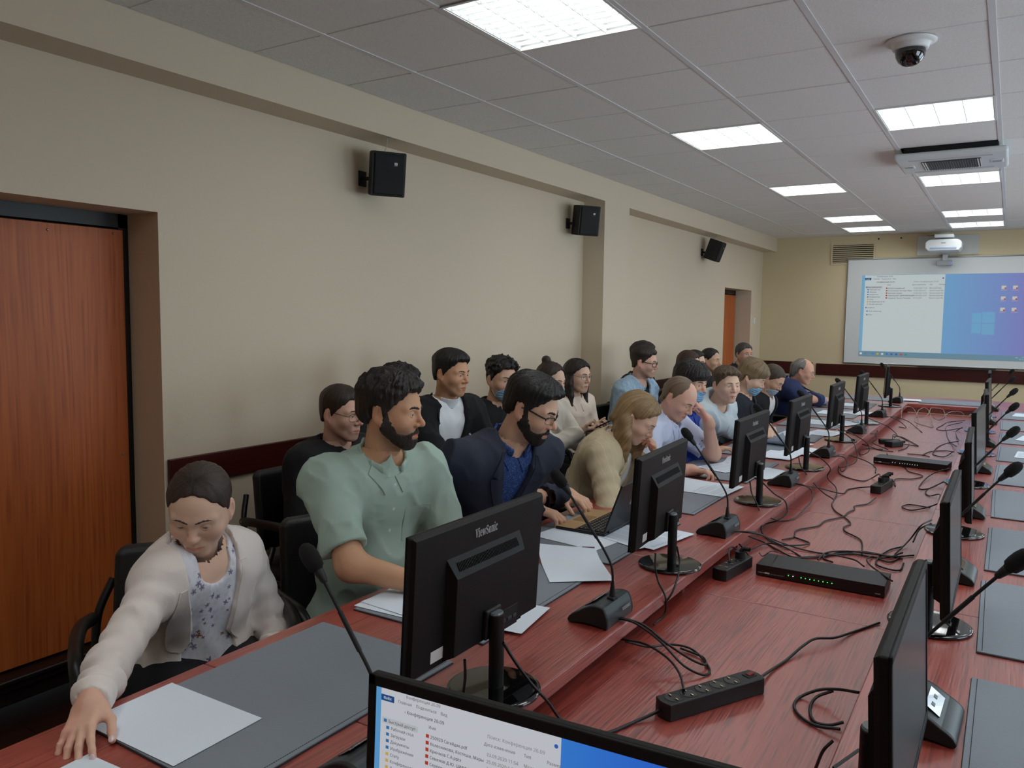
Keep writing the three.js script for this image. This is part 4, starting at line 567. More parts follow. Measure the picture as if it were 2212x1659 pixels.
function dEll(x, y, z, p) {
  let dx = x - p.c[0], dy = y - p.c[1], dz = z - p.c[2];
  if (p.b) { const b = p.b, X = dx * b[0][0] + dy * b[0][1] + dz * b[0][2], Y = dx * b[1][0] + dy * b[1][1] + dz * b[1][2]; dz = dx * b[2][0] + dy * b[2][1] + dz * b[2][2]; dx = X; dy = Y; }
  const r = p.r, ax = dx / r[0], ay = dy / r[1], az = dz / r[2]; const k0 = Math.sqrt(ax * ax + ay * ay + az * az); if (k0 < 1e-6) return -Math.min(r[0], r[1], r[2]);
  const bx = ax / r[0], by = ay / r[1], bz = az / r[2]; return k0 * (k0 - 1) / Math.sqrt(bx * bx + by * by + bz * bz);
}
function dBox(x, y, z, p) {
  let dx = x - p.c[0], dy = y - p.c[1], dz = z - p.c[2]; const b = p.b;
  if (b) { const X = dx * b[0][0] + dy * b[0][1] + dz * b[0][2], Y = dx * b[1][0] + dy * b[1][1] + dz * b[1][2]; dz = dx * b[2][0] + dy * b[2][1] + dz * b[2][2]; dx = X; dy = Y; }
  const qx = Math.abs(dx) - p.h[0] + p.rr, qy = Math.abs(dy) - p.h[1] + p.rr, qz = Math.abs(dz) - p.h[2] + p.rr;
  return Math.hypot(Math.max(qx, 0), Math.max(qy, 0), Math.max(qz, 0)) + Math.min(Math.max(qx, qy, qz), 0) - p.rr;
}
class Field {
  constructor() { this.p = []; }
  cap(a, b, ra, rb, k = 0.03, o = {}) { const v = v3.sub(b, a); this.p.push({ t: 0, a, v, l2: Math.max(1e-9, v3.dot(v, v)), len: v3.len(v), ra, rb, k, c0: v3.lerp(a, b, 0.5), R: v3.len(v) / 2 + Math.max(ra, rb) * 1.1, ...o }); return this; }
  ell(c, r, k = 0.03, b = null, o = {}) { this.p.push({ t: 1, c, r, k, b, c0: c, R: Math.max(...r), ...o }); return this; }
  box(c, h, rr = 0.005, k = 0.01, b = null, o = {}) { this.p.push({ t: 2, c, h, rr, k, b, c0: c, R: v3.len(h), ...o }); return this; }
  fn(f, k = 0.01, o = {}) { this.p.push({ t: 3, f, k, ...o }); return this; }
  at(x, y, z) {
    let d = 1e3;
    for (const p of this.p) {
      if (p.c0 && !p.op) { const q = Math.hypot(x - p.c0[0], y - p.c0[1], z - p.c0[2]) - p.R; if (q > d + p.k) continue; }
      else if (p.c0 && p.op === 1) { const q = Math.hypot(x - p.c0[0], y - p.c0[1], z - p.c0[2]) - p.R; if (q > -d + p.k && q > p.k) continue; }
      const e = p.t === 0 ? dCap(x, y, z, p) : p.t === 1 ? dEll(x, y, z, p) : p.t === 2 ? dBox(x, y, z, p) : p.f(x, y, z);
      d = !p.op ? smin(d, e, p.k) : p.op === 1 ? smax(d, -e, p.k) : smax(d, e, p.k);
    }
    return d;
  }
}
function netMesh(f, lo, hi, h, keep) {
  const n = [0, 1, 2].map((i) => Math.max(2, Math.ceil((hi[i] - lo[i]) / h))); const B = 6;
  const nx = n[0] + 1, ny = n[1] + 1, nz = n[2] + 1, val = new Float32Array(nx * ny * nz).fill(NaN), cell = new Int32Array(n[0] * n[1] * n[2]).fill(-1);
  const I = (x, y, z) => (z * ny + y) * nx + x, pos = [], idx = [], blocks = []; const hd = B * h * 0.867 * 1.35;
  for (let bz = 0; bz < n[2]; bz += B) for (let by = 0; by < n[1]; by += B) for (let bx = 0; bx < n[0]; bx += B) {
    if (Math.abs(f(lo[0] + (bx + B / 2) * h, lo[1] + (by + B / 2) * h, lo[2] + (bz + B / 2) * h)) > hd) continue;
    blocks.push([bx, by, bz]);
    for (let z = bz; z <= Math.min(bz + B, n[2]); z++) for (let y = by; y <= Math.min(by + B, n[1]); y++) for (let x = bx; x <= Math.min(bx + B, n[0]); x++) { const i = I(x, y, z); if (val[i] !== val[i]) val[i] = f(lo[0] + x * h, lo[1] + y * h, lo[2] + z * h); }
  }
  const C = (x, y, z) => (z * n[1] + y) * n[0] + x;
  const E = [[0, 1], [2, 3], [4, 5], [6, 7], [0, 2], [1, 3], [4, 6], [5, 7], [0, 4], [1, 5], [2, 6], [3, 7]]; const c = new Float32Array(8);
  for (const [bx, by, bz] of blocks) for (let z = bz; z < Math.min(bz + B, n[2]); z++) for (let y = by; y < Math.min(by + B, n[1]); y++) for (let x = bx; x < Math.min(bx + B, n[0]); x++) {
    let m = 0; for (let k = 0; k < 8; k++) { c[k] = val[I(x + (k & 1), y + ((k >> 1) & 1), z + (k >> 2))]; if (c[k] < 0) m |= 1 << k; }
    if (m === 0 || m === 255) continue;
    let sx = 0, sy = 0, sz = 0, s = 0;
    for (const [a, b] of E) { if ((c[a] < 0) === (c[b] < 0)) continue; const t = c[a] / (c[a] - c[b]); sx += (a & 1) + ((b & 1) - (a & 1)) * t; sy += ((a >> 1) & 1) + (((b >> 1) & 1) - ((a >> 1) & 1)) * t; sz += (a >> 2) + ((b >> 2) - (a >> 2)) * t; s++; }
    cell[C(x, y, z)] = pos.length / 3; pos.push(lo[0] + (x + sx / s) * h, lo[1] + (y + sy / s) * h, lo[2] + (z + sz / s) * h);
  }
  const quad = (a, b, d, e, flip) => { if (a < 0 || b < 0 || d < 0 || e < 0) return; if (keep) { const X = (pos[3 * a] + pos[3 * d]) / 2, Y = (pos[3 * a + 1] + pos[3 * d + 1]) / 2, Z = (pos[3 * a + 2] + pos[3 * d + 2]) / 2; if (!keep(X, Y, Z)) return; } if (flip) idx.push(a, e, d, a, d, b); else idx.push(a, b, d, a, d, e); };
  for (const [bx, by, bz] of blocks) for (let z = bz; z < Math.min(bz + B, n[2]); z++) for (let y = by; y < Math.min(by + B, n[1]); y++) for (let x = bx; x < Math.min(bx + B, n[0]); x++) {
    const v = val[I(x, y, z)] < 0;
    if (y > 0 && z > 0) { const w = val[I(x + 1, y, z)] < 0; if (w !== v) quad(cell[C(x, y - 1, z - 1)], cell[C(x, y, z - 1)], cell[C(x, y, z)], cell[C(x, y - 1, z)], !v); }
    if (x > 0 && z > 0) { const w = val[I(x, y + 1, z)] < 0; if (w !== v) quad(cell[C(x - 1, y, z - 1)], cell[C(x - 1, y, z)], cell[C(x, y, z)], cell[C(x, y, z - 1)], !v); }
    if (x > 0 && y > 0) { const w = val[I(x, y, z + 1)] < 0; if (w !== v) quad(cell[C(x - 1, y - 1, z)], cell[C(x, y - 1, z)], cell[C(x, y, z)], cell[C(x - 1, y, z)], !v); }
  }
  return { pos, idx };
}
function netGeo(parts, uvFn, colFn) {
  let pos = [], idx = []; for (const m of parts) { const o = pos.length / 3; for (const v of m.pos) pos.push(v); for (const i of m.idx) idx.push(i + o); }
  // drop unused vertices
  const used = new Int32Array(pos.length / 3).fill(-1); let n = 0; const p2 = []; for (let i = 0; i < idx.length; i++) { const k = idx[i]; if (used[k] < 0) { used[k] = n++; p2.push(pos[3 * k], pos[3 * k + 1], pos[3 * k + 2]); } idx[i] = used[k]; }
  const g = new THREE.BufferGeometry(); g.setAttribute('position', new THREE.Float32BufferAttribute(p2, 3)); g.setIndex(idx); g.computeVertexNormals();
  const uv = new Float32Array(n * 2), col = colFn ? new Float32Array(n * 3) : null;
  for (let i = 0; i < n; i++) { const x = p2[3 * i], y = p2[3 * i + 1], z = p2[3 * i + 2]; const q = uvFn ? uvFn(x, y, z) : [x + z * 0.7, y]; uv[2 * i] = q[0]; uv[2 * i + 1] = q[1]; if (col) { const c = colFn(x, y, z); col[3 * i] = c[0]; col[3 * i + 1] = c[1]; col[3 * i + 2] = c[2]; } }
  g.setAttribute('uv', new THREE.BufferAttribute(uv, 2)); if (col) g.setAttribute('color', new THREE.BufferAttribute(col, 3)); return g;
}
// ---------------------------------------------------------------- people
function headField(o) {
  const F = new Field(), w = o.jaw || 1, ns = o.nose || 1, S = [-1, 1], lids = o.eye || [0.30, -0.26];
  F.ell([0, 0.032, -0.012], [0.0755, 0.083, 0.096], 0);
  F.ell([0, -0.015, 0.022], [0.0655, 0.085, 0.066], 0.04);
  for (const s of S) F.cap([s * 0.055 * w, -0.042, 0.0], [s * 0.02 * w, -0.096, 0.060], 0.022, 0.016, 0.03);
  F.ell([0, -0.097, 0.066], [0.023 * w, 0.018, 0.0185], 0.02);
  for (const s of S) { F.cap([s * 0.046, 0.019, 0.067], [s * 0.012, 0.018, 0.082], 0.010, 0.010, 0.016); F.ell([s * 0.043, -0.028, 0.056], [0.022, 0.02, 0.021], 0.03); }
  F.cap([0, 0.010, 0.082], [0, -0.024, 0.098 + 0.008 * ns], 0.0065, 0.0092, 0.014); F.ell([0, -0.030, 0.097 + 0.009 * ns], [0.0105, 0.009, 0.0105], 0.008);
  for (const s of S) F.ell([s * 0.0125 * (o.alae || 1), -0.034, 0.094], [0.0078 * (o.alae || 1), 0.0068, 0.010], 0.007);
  F.ell([0, -0.066, 0.076], [0.029, 0.02, 0.0165], 0.02);
  for (const s of S) F.ell([s * 0.032, 0.002, 0.0945], [0.0165, 0.0105, 0.0135], 0.012, null, { op: 1 });
  for (const s of S) { // eyelids: a shell round the eyeball with an opening
    const c = [s * 0.0315, 0.001, 0.0742]; F.fn((x, y, z) => { const ex = x - c[0], ey = y - c[1], ez = z - c[2]; const r = Math.sqrt(ex * ex + ey * ey + ez * ez) - 0.0136; if (r > 0.02) return r; const q = Math.max(0, 1 - (ex / 0.0135) * (ex / 0.0135)); const m = (lids[0] + lids[1]) / 2, hh = (lids[0] - lids[1]) / 2 * Math.sqrt(q); const op = Math.max(ey - (m + hh) * ez, (m - hh) * ez - ey, -ez); return smax(r, -op, 0.0012); }, 0.003, { c0: c, R: 0.0137 });
  }
  for (const s of S) { F.cap([s * 0.0215, -0.0672, 0.0805], [0, -0.0618, 0.0915], 0.0028, 0.0052, 0.005); F.cap([s * 0.0195, -0.0690, 0.0805], [0, -0.0735, 0.0895], 0.003, 0.006, 0.005); }
  for (const s of S) F.cap([s * 0.0225, -0.0675, 0.086], [0, -0.0674, 0.0975], 0.0016, 0.0018, 0.003, { op: 1 });
  if (!o.noEars) for (const s of S) { const a = 0.32 * s, b = [[Math.cos(a), 0, Math.sin(a)], [0, 1, 0], [-Math.sin(a), 0, Math.cos(a)]]; F.ell([s * 0.0805, -0.006, -0.012], [0.0062, 0.033, 0.020], 0.006, b); F.cap([s * 0.079, -0.028, -0.004], [s * 0.078, -0.036, -0.002], 0.006, 0.005, 0.006); F.ell([s * 0.0875, -0.002, -0.008], [0.0052, 0.021, 0.0118], 0.0035, b, { op: 1 }); F.cap([s * 0.086, 0.012, -0.014], [s * 0.085, -0.012, -0.017], 0.0022, 0.002, 0.003); }
  return F;
}
// hairline height by azimuth (0 = face, 180 = nape), degrees
const LINE = { man: [[0, 0.070], [25, 0.068], [42, 0.048], [55, 0.030], [70, 0.005], [78, -0.018], [86, 0.016], [108, 0.018], [116, -0.025], [140, -0.045], [180, -0.05]], woman: [[0, 0.076], [25, 0.066], [45, 0.046], [62, 0.022], [76, 0.004], [90, 0.014], [112, 0.0], [118, -0.045], [140, -0.085], [180, -0.095]], updo: [[0, 0.088], [20, 0.080], [40, 0.058], [60, 0.026], [76, 0.004], [90, 0.016], [112, 0.005], [118, -0.025], [140, -0.04], [180, -0.045]], bald: [[0, 0.2], [60, 0.2], [72, 0.055], [80, 0.012], [92, 0.018], [108, 0.015], [116, -0.035], [140, -0.07], [180, -0.08]], balding: [[0, 0.112], [25, 0.108], [45, 0.085], [60, 0.050], [74, 0.012], [80, -0.012], [88, 0.016], [108, 0.018], [116, -0.035], [140, -0.072], [180, -0.08]], fringe: [[0, 0.034], [30, 0.030], [50, 0.018], [66, 0.000], [78, -0.022], [88, -0.012], [112, -0.02], [118, -0.05], [140, -0.08], [180, -0.09]] };
function lineAt(tab, a) { for (let i = 1; i < tab.length; i++) if (a <= tab[i][0]) { const [a0, y0] = tab[i - 1], [a1, y1] = tab[i]; let t = (a - a0) / (a1 - a0); t = t * t * (3 - 2 * t); return y0 + (y1 - y0) * t; } return tab[tab.length - 1][1]; }
function hairField(o, gd) { // o: line, top, side, back, front lift, rough, extra(Field)
  const F = new Field(), tab = LINE[o.line || 'man'], top = o.top ?? 0.02, side = o.side ?? 0.006, back = o.back ?? side, rough = o.rough ?? 0.003, fr = o.front ?? 0, cf = o.curl || 0;
  const base = new Field(); base.ell([0, 0.032, -0.012], [0.0755, 0.083, 0.096], 0).ell([0, -0.015, 0.022], [0.0655, 0.085, 0.066], 0.04).cap([0, -0.03, -0.03], [0, -0.10, -0.045], 0.062, 0.055, 0.03);
  F.fn((x, y, z) => {
    const d0 = base.at(x, y, z); if (d0 > 0.09) return d0 - 0.03;
    const az = Math.abs(Math.atan2(x, z + 0.012)) * 180 / Math.PI, up = cl((y - 0.03) / 0.06), bk = cl((-z - 0.02) / 0.06);
    let t = side + (top - side) * up * up * (3 - 2 * up) + (back - side) * bk * (1 - up); t += fr * up * cl((z - 0.0) / 0.07);
    const ang = Math.atan2(x, -z + 0.03), st = noise(ang * 38 + y * 8, y * 14 + z * 10, 3.3 + (o.seed || 0)) - 0.5, st2 = noise(ang * 60, y * 30 + z * 20, 8.1) - 0.5;
    t += rough * (st * 1.4 + st2 * 0.7) * (0.4 + up); if (cf) t += cf * (noise(x * 60 + 4, y * 60, z * 60) - 0.4) * (0.5 + up);
    const hl = lineAt(tab, az) + (noise(ang * 30, 4, 2) - 0.5) * (o.jag ?? 0.005); const cut = (hl - y) * 0.75, tp = cl((y - hl) / (o.taper || 0.035)); t = 0.0025 + (t - 0.0025) * (o.hard ? Math.max(o.hard, tp * (2 - tp)) : tp * (2 - tp));
    return smax(d0 - t, cut, 0.006);
  }, 0);
  if (o.extra) o.extra(F, gd || [0, -1, 0]);
  return F;
}
const HAIRTEX = tex(256, 64, (u, v) => { const k = 150 + 105 * (0.6 * tnoise(u * 128, v * 3, 128, 3, 91) + 0.4 * tnoise(u * 60, v * 2, 60, 2, 92)); return [k, k, k]; });
const HAIRBUMP = tex(256, 64, (u, v) => { const k = 255 * (0.7 * tnoise(u * 128, v * 3, 128, 3, 91) + 0.3 * tnoise(u * 60, v * 2, 60, 2, 92)); return [k, k, k]; }, false);
const WEAVE = tex(128, 128, (u, v) => { const k = 128 + 60 * Math.sin(u * Math.PI * 64) * Math.sin(v * Math.PI * 64) + 60 * (tnoise(u * 64, v * 64, 64, 64, 33) - 0.5); return [k, k, k]; }, false);
const SKINB = tex(128, 128, (u, v) => { const k = 255 * tnoise(u * 64, v * 64, 64, 64, 55); return [k, k, k]; }, false);
const hairMats = new Map(); function hairMat(c) { if (!hairMats.has(c)) hairMats.set(c, std(c, 0.5, { map: rep(HAIRTEX, 3, 1.2), bumpMap: rep(HAIRBUMP, 3, 1.2), bumpScale: 0.0012 })); return hairMats.get(c); }
const clothMats = new Map(); function cloth(c, rough = 0.85, wr = 12, bump = 0.0005) { const k = [c, rough, wr, bump].join(); if (!clothMats.has(k)) clothMats.set(k, phys(c, rough, { bumpMap: rep(WEAVE, wr, wr), bumpScale: bump, sheen: 0.25, sheenRoughness: 0.8, sheenColor: new THREE.Color(c) })); return clothMats.get(k); }
const M_SKIN = phys(0xffffff, 0.52, { vertexColors: true, bumpMap: rep(SKINB, 20, 20), bumpScale: 0.00015, specularIntensity: 0.7 });
const M_EYE = phys(0xffffff, 0.12, { vertexColors: true, clearcoat: 0.5 }), M_FRAME = std(0x0d0d0e, 0.35), M_LENS = phys(0xffffff, 0.03, { transmission: 1, thickness: 0, ior: 1.4 }), M_MASK = cloth(0x8fb9da, 0.9, 10);
const lin = (hex) => { const c = new THREE.Color(hex); return [c.r, c.g, c.b]; };
const SK = { fair: lin(0xe2bba2), light: lin(0xd9ac90), tan: lin(0xcb9a78), pink: lin(0xdfb09a), old: lin(0xd4a188) };

function makePerson(o) {
  const g = thing('person', o.label, 'person', [o.at[0], 0, o.at[1]], R(o.th), o.group);
  const ct = Math.cos(R(o.th)), stn = Math.sin(R(o.th)), S = o.size || 1, near = o.near || 0; // near: 2 close, 1 middle, 0 far
  const toL = (p) => { const x = p[0] - o.at[0], z = p[2] - o.at[1]; return [x * ct - z * stn, p[1], x * stn + z * ct]; };
  const dirL = (p) => [p[0] * ct - p[2] * stn, p[1], p[0] * stn + p[2] * ct];
  const hs = o.hs || 1, hc = toL(o.head), Q = new THREE.Quaternion().setFromEuler(new THREE.Euler(R(o.hp || 0), R(o.hth - o.th), R(o.hr || 0), 'YXZ'));
  const hM = new THREE.Matrix4().compose(V(...hc), Q, V(hs, hs, hs)), hI = hM.clone().invert().elements, hE = hM.elements;
  const toH = (x, y, z) => [hI[0] * x + hI[4] * y + hI[8] * z + hI[12], hI[1] * x + hI[5] * y + hI[9] * z + hI[13], hI[2] * x + hI[6] * y + hI[10] * z + hI[14]];
  const frH = (p) => [hE[0] * p[0] + hE[4] * p[1] + hE[8] * p[2] + hE[12], hE[1] * p[0] + hE[5] * p[1] + hE[9] * p[2] + hE[13], hE[2] * p[0] + hE[6] * p[1] + hE[10] * p[2] + hE[14]];
  // skeleton
  const pv = [0, 0.57 * (o.seat || 1), 0], nb = o.neck ? toL(o.neck) : v3.add(hc, [0, -0.165 * hs, -0.055]);
  const u = v3.norm(v3.sub(nb, pv)), sy = R(o.syaw || 0), sr = R(o.sroll || 0); let l = v3.norm([Math.cos(sy) * Math.cos(sr), Math.sin(sr), -Math.sin(sy) * Math.cos(sr)]); const f = v3.norm(v3.cross(l, u)); const l2 = v3.cross(u, f), TB = [l2, u, f];
  const sw = (o.sw || 0.178) * S, sc = v3.add(nb, v3.add(v3.mul(u, -0.058), v3.mul(f, -0.005)));
  const sh = { L: v3.add(sc, v3.mul(l, sw)), R: v3.add(sc, v3.mul(l, -sw)) }; if (o.shR) sh.R = toL(o.shR); if (o.shL) sh.L = toL(o.shL);
  const spine = (t, fz = 0) => { const p = v3.lerp(pv, nb, t); return v3.add(p, v3.mul(f, fz + 0.035 * Math.sin(t * Math.PI) * (o.slump ?? -1))); };
  const arms = {};
  for (const s of ['L', 'R']) {
    const a = o[s] || {}; const sg = s === 'L' ? 1 : -1; let W = a.p ? toL(a.p) : [sg * 0.12, 0.66, 0.27]; const L1 = 0.285 * S, L2 = 0.25 * S; let d = v3.sub(W, sh[s]), D = v3.len(d); if (D > (L1 + L2) * 0.995) { W = v3.add(sh[s], v3.mul(d, (L1 + L2) * 0.995 / D)); d = v3.sub(W, sh[s]); D = v3.len(d); }
    const hint = a.elbow ? dirL(a.elbow) : [sg * 0.5, -0.75, -0.35]; const n = v3.norm(d), A = (L1 * L1 - L2 * L2 + D * D) / (2 * D), hh = Math.sqrt(Math.max(0, L1 * L1 - A * A)); let e = v3.sub(hint, v3.mul(n, v3.dot(hint, n))); e = v3.norm(e);
    const E = v3.add(v3.add(sh[s], v3.mul(n, A)), v3.mul(e, hh)); let dir = a.dir ? v3.norm(dirL(a.dir)) : v3.norm(v3.sub(W, E)); let pn = a.palm ? dirL(a.palm) : [0, -1, 0]; pn = v3.norm(v3.sub(pn, v3.mul(dir, v3.dot(pn, dir))));
    arms[s] = { W, E, dir, pn, sg, curl: a.curl || [0.35, 0.5, 0.35], spread: a.spread ?? 0.1, thumb: a.thumb || [0.55, 0.75, 0.35] };
  }
  const bw = (o.bw || 1) * S, belly = o.belly || 1, fem = o.fem ? 1 : 0;
  const torso = (F, k) => { // k = thickness of cloth over the body
    F.ell(spine(0.0, 0.0), [0.172 * bw + k, 0.12 + k, 0.13 + k], 0.05, TB); F.ell(spine(0.32, 0.01 * belly), [0.148 * bw * (fem ? 0.92 : 1) + k, 0.15 + k, (0.105 + 0.02 * belly) * S + k], 0.06, TB);
    F.ell(spine(0.68, 0.0), [0.158 * bw * (fem ? 0.93 : 1) + k, 0.17 + k, 0.112 * S + k], 0.06, TB);
    if (fem) for (const s of [-1, 1]) F.ell(v3.add(spine(0.62, 0.075), v3.mul(l2, s * 0.062)), [0.058 + k, 0.055 + k, 0.05 + k], 0.05, TB);
    F.cap(v3.lerp(sc, sh.L, 0.85), v3.lerp(sc, sh.R, 0.85), 0.062 * S + k, 0.062 * S + k, 0.05); F.cap(v3.lerp(spine(0.72), sh.L, 0.55), v3.lerp(spine(0.72), sh.R, 0.55), 0.085 * S + k, 0.085 * S + k, 0.06);
    for (const s of ['L', 'R']) F.cap(v3.add(nb, v3.mul(u, 0.012)), v3.lerp(sc, sh[s], 0.8), 0.042 + k, 0.05 * S + k * 0.9, 0.035);
  };
  const armTo = (F, s, k, tEnd, o2 = {}) => { // tEnd: 1 = elbow, 2 = wrist
    const a = arms[s], w = o2.w || 0, r = S * (fem ? 0.88 : 1) * (o.armr || 1); const e1 = tEnd < 1 ? v3.lerp(sh[s], a.E, tEnd) : a.E;
    F.cap(sh[s], e1, 0.058 * r + k, (0.046 + (o2.flare || 0)) * r + k, 0.035, w ? { w: w * 0.8, wf: 85, ws: 1.3 } : {}); if (tEnd > 1) { const e2 = v3.lerp(a.E, a.W, tEnd - 1); F.cap(a.E, e2, 0.045 * r + k, (0.045 + (0.029 - 0.045) * (tEnd - 1)) * r + k, 0.03, w ? { w, wf: 95, ws: 6.1 } : {}); }
  };
  const hips = { L: [0.088, 0.545, 0.03], R: [-0.088, 0.545, 0.03] }, kz = o.kz || 0.43, knees = { L: [0.13, 0.53, kz], R: [-0.13, 0.53, kz] }, ank = { L: [0.13, 0.09, kz - 0.02 + (o.fz || 0)], R: [-0.13, 0.09, kz - 0.02 + (o.fz || 0)] };
  const legs = (F, k) => { for (const s of ['L', 'R']) { F.cap(hips[s], knees[s], 0.088 + k, 0.06 + k, 0.04); F.cap(knees[s], ank[s], 0.058 + k, 0.04 + k, 0.03); } };
  const HF = headField(o.face || {}), nr = (fem ? 0.047 : 0.056) * (o.nk || 1);
  const neck = (F, k) => { F.cap(v3.add(nb, v3.mul(u, -0.03)), frH([0, -0.055, -0.022]), nr * 1.08 + k, nr * 0.98 + k, 0.03); };
  const hand = (F, s) => {
    const a = arms[s], d = a.dir, n = a.pn, lat = v3.mul(v3.cross(d, n), s === 'L' ? -1 : 1), q = (fem ? 0.92 : 1.0) * S; const P = (x, y, z) => v3.add(a.W, v3.add(v3.mul(d, x * q), v3.add(v3.mul(lat, y * q), v3.mul(n, z * q))));
    F.cap(P(-0.03, 0, 0), P(0.012, 0, 0), 0.027 * q, 0.025 * q, 0.015);
    F.box(P(0.05, 0.0, 0.0), [0.042 * q, 0.037 * q, 0.0125 * q], 0.012 * q, 0.018, [d, lat, n]); F.ell(P(0.03, 0.024, 0.010), [0.03 * q, 0.018 * q, 0.015 * q], 0.012, [d, lat, n]);
    const tips = []; const fing = [[0.086, 0.029, 0.072, 0.0092], [0.091, 0.0095, 0.080, 0.0095], [0.088, -0.0105, 0.074, 0.009], [0.080, -0.029, 0.058, 0.0079]];
    fing.forEach(([bx, by, L, r], i) => { let p = P(bx, by, 0.0), ang = 0, sp = a.spread * (1.2 - i * 0.8); const seg = [0.46, 0.31, 0.25]; let ext = a.fc ? a.fc[i] : 1; for (let j = 0; j < 3; j++) { ang += a.curl[j] * ext * (1 + 0.08 * i); const dd = v3.norm(v3.add(v3.mul(d, Math.cos(ang)), v3.add(v3.mul(n, Math.sin(ang)), v3.mul(lat, Math.sin(sp) * Math.cos(ang))))); const e = v3.add(p, v3.mul(dd, L * seg[j] * q)); F.cap(p, e, r * (1.02 - j * 0.08) * q, r * (0.95 - j * 0.09) * q, j ? 0.003 : 0.008); if (j === 2) tips.push([e, dd, v3.sub(v3.mul(n, Math.cos(ang)), v3.mul(d, Math.sin(ang)))]); p = e; } });
    const T = a.thumb; let p = P(0.018, 0.028, 0.008); const t1 = v3.norm(v3.add(v3.mul(d, T[0]), v3.add(v3.mul(lat, T[1]), v3.mul(n, T[2])))), t2 = v3.norm(v3.add(v3.mul(d, T[0] + 0.5), v3.add(v3.mul(lat, T[1] * 0.45), v3.mul(n, T[2])))); const e1 = v3.add(p, v3.mul(t1, 0.042 * q)), e2 = v3.add(e1, v3.mul(t2, 0.03 * q)), e3 = v3.add(e2, v3.mul(t2, 0.024 * q)); F.cap(p, e1, 0.0135 * q, 0.011 * q, 0.014); F.cap(e1, e2, 0.0108 * q, 0.0098 * q, 0.004); F.cap(e2, e3, 0.0098 * q, 0.008 * q, 0.004); tips.push([e3, t2, n]);
    return tips;
  };
  // ---- body: torso grid + head grid + hand grids of one field
  const B = new Field(); torso(B, 0); for (const s of ['L', 'R']) armTo(B, s, 0, 2); legs(B, 0); neck(B, 0); for (const s of ['L', 'R']) B.cap(ank[s], v3.add(ank[s], [0, -0.045, 0.14]), 0.04, 0.032, 0.03);
  const skin = o.skin || SK.light, hB = near > 1 ? 0.010 : near ? 0.013 : 0.017, hH = near > 1 ? 0.0026 : near ? 0.0034 : 0.005, hN = near > 1 ? 0.0028 : near ? 0.0035 : 0.005;
  const nA = toH(...v3.add(nb, v3.mul(u, -0.03))), HN = new Field(); HN.p.push(...HF.p); HN.cap(nA, [0, -0.055, -0.022], nr * 1.08 / hs, nr * 0.98 / hs, 0.03); if (!fem) HN.ell([0, -0.125, 0.022], [0.012, 0.014, 0.012], 0.02);
  const parts = []; const bb = [[-0.62, -0.01, -0.35], [0.62, 1.35, 0.75]];
  for (const s of ['L', 'R']) for (const p of [arms[s].E, arms[s].W]) for (let i = 0; i < 3; i++) { bb[0][i] = Math.min(bb[0][i], p[i] - 0.09); bb[1][i] = Math.max(bb[1][i], p[i] + 0.09); } bb[1][1] = Math.max(bb[1][1], hc[1] - 0.05);
  for (let i = 0; i < 3; i++) { bb[0][i] = Math.min(bb[0][i], nb[i] - 0.3, sh.L[i] - 0.12, sh.R[i] - 0.12); bb[1][i] = Math.max(bb[1][i], nb[i] + 0.1, sh.L[i] + 0.12, sh.R[i] + 0.12); }
  bb[0][1] = -0.01;
  const skip = { L: !!o.hideHands || (o.L && o.L.hide), R: !!o.hideHands || (o.R && o.R.hide) };
  parts.push(netMesh((x, y, z) => B.at(x, y, z), bb[0], bb[1], hB, (x, y, z) => { const q = toH(x, y, z); if (q[1] > -0.128 && Math.hypot(q[0], q[2] + 0.02) < 0.15 && Math.abs(HN.at(q[0], q[1], q[2])) < 0.014) return false; for (const s of ['L', 'R']) { const a = arms[s], r = v3.sub([x, y, z], a.W); if (v3.dot(r, a.dir) > 0.004 && v3.len(r) < 0.2) return false; } return true; }));
  { // head in its own axes
    const m = netMesh((x, y, z) => HN.at(x, y, z), [-0.105, -0.16, -0.13], [0.105, 0.125, 0.13], hH, (x, y, z) => y > -0.157); const p = m.pos; for (let i = 0; i < p.length; i += 3) { const q = frH([p[i], p[i + 1], p[i + 2]]); p[i] = q[0]; p[i + 1] = q[1]; p[i + 2] = q[2]; } parts.push(m);
  }
  const nails = [];
  for (const s of ['L', 'R']) { const F = new Field(), a = arms[s]; if (o[s] && o[s].fc) a.fc = o[s].fc; const r = S * (fem ? 0.88 : 1); F.cap(a.E, a.W, 0.045 * r, 0.029 * r, 0.02); const tips = hand(F, s); if (o.nails === s) nails.push(...tips); const hh = skip[s] ? 0.009 : hN; parts.push(netMesh((x, y, z) => F.at(x, y, z), v3.add(a.W, [-0.24, -0.24, -0.24]), v3.add(a.W, [0.24, 0.24, 0.24]), hh, (x, y, z) => v3.dot(v3.sub([x, y, z], a.W), v3.dot(a.dir, v3.sub(a.W, a.E)) > 0 ? v3.norm(v3.sub(a.W, a.E)) : a.dir) > -0.05)); }
  const lip = o.lip || [0.80, 0.50, 0.47];
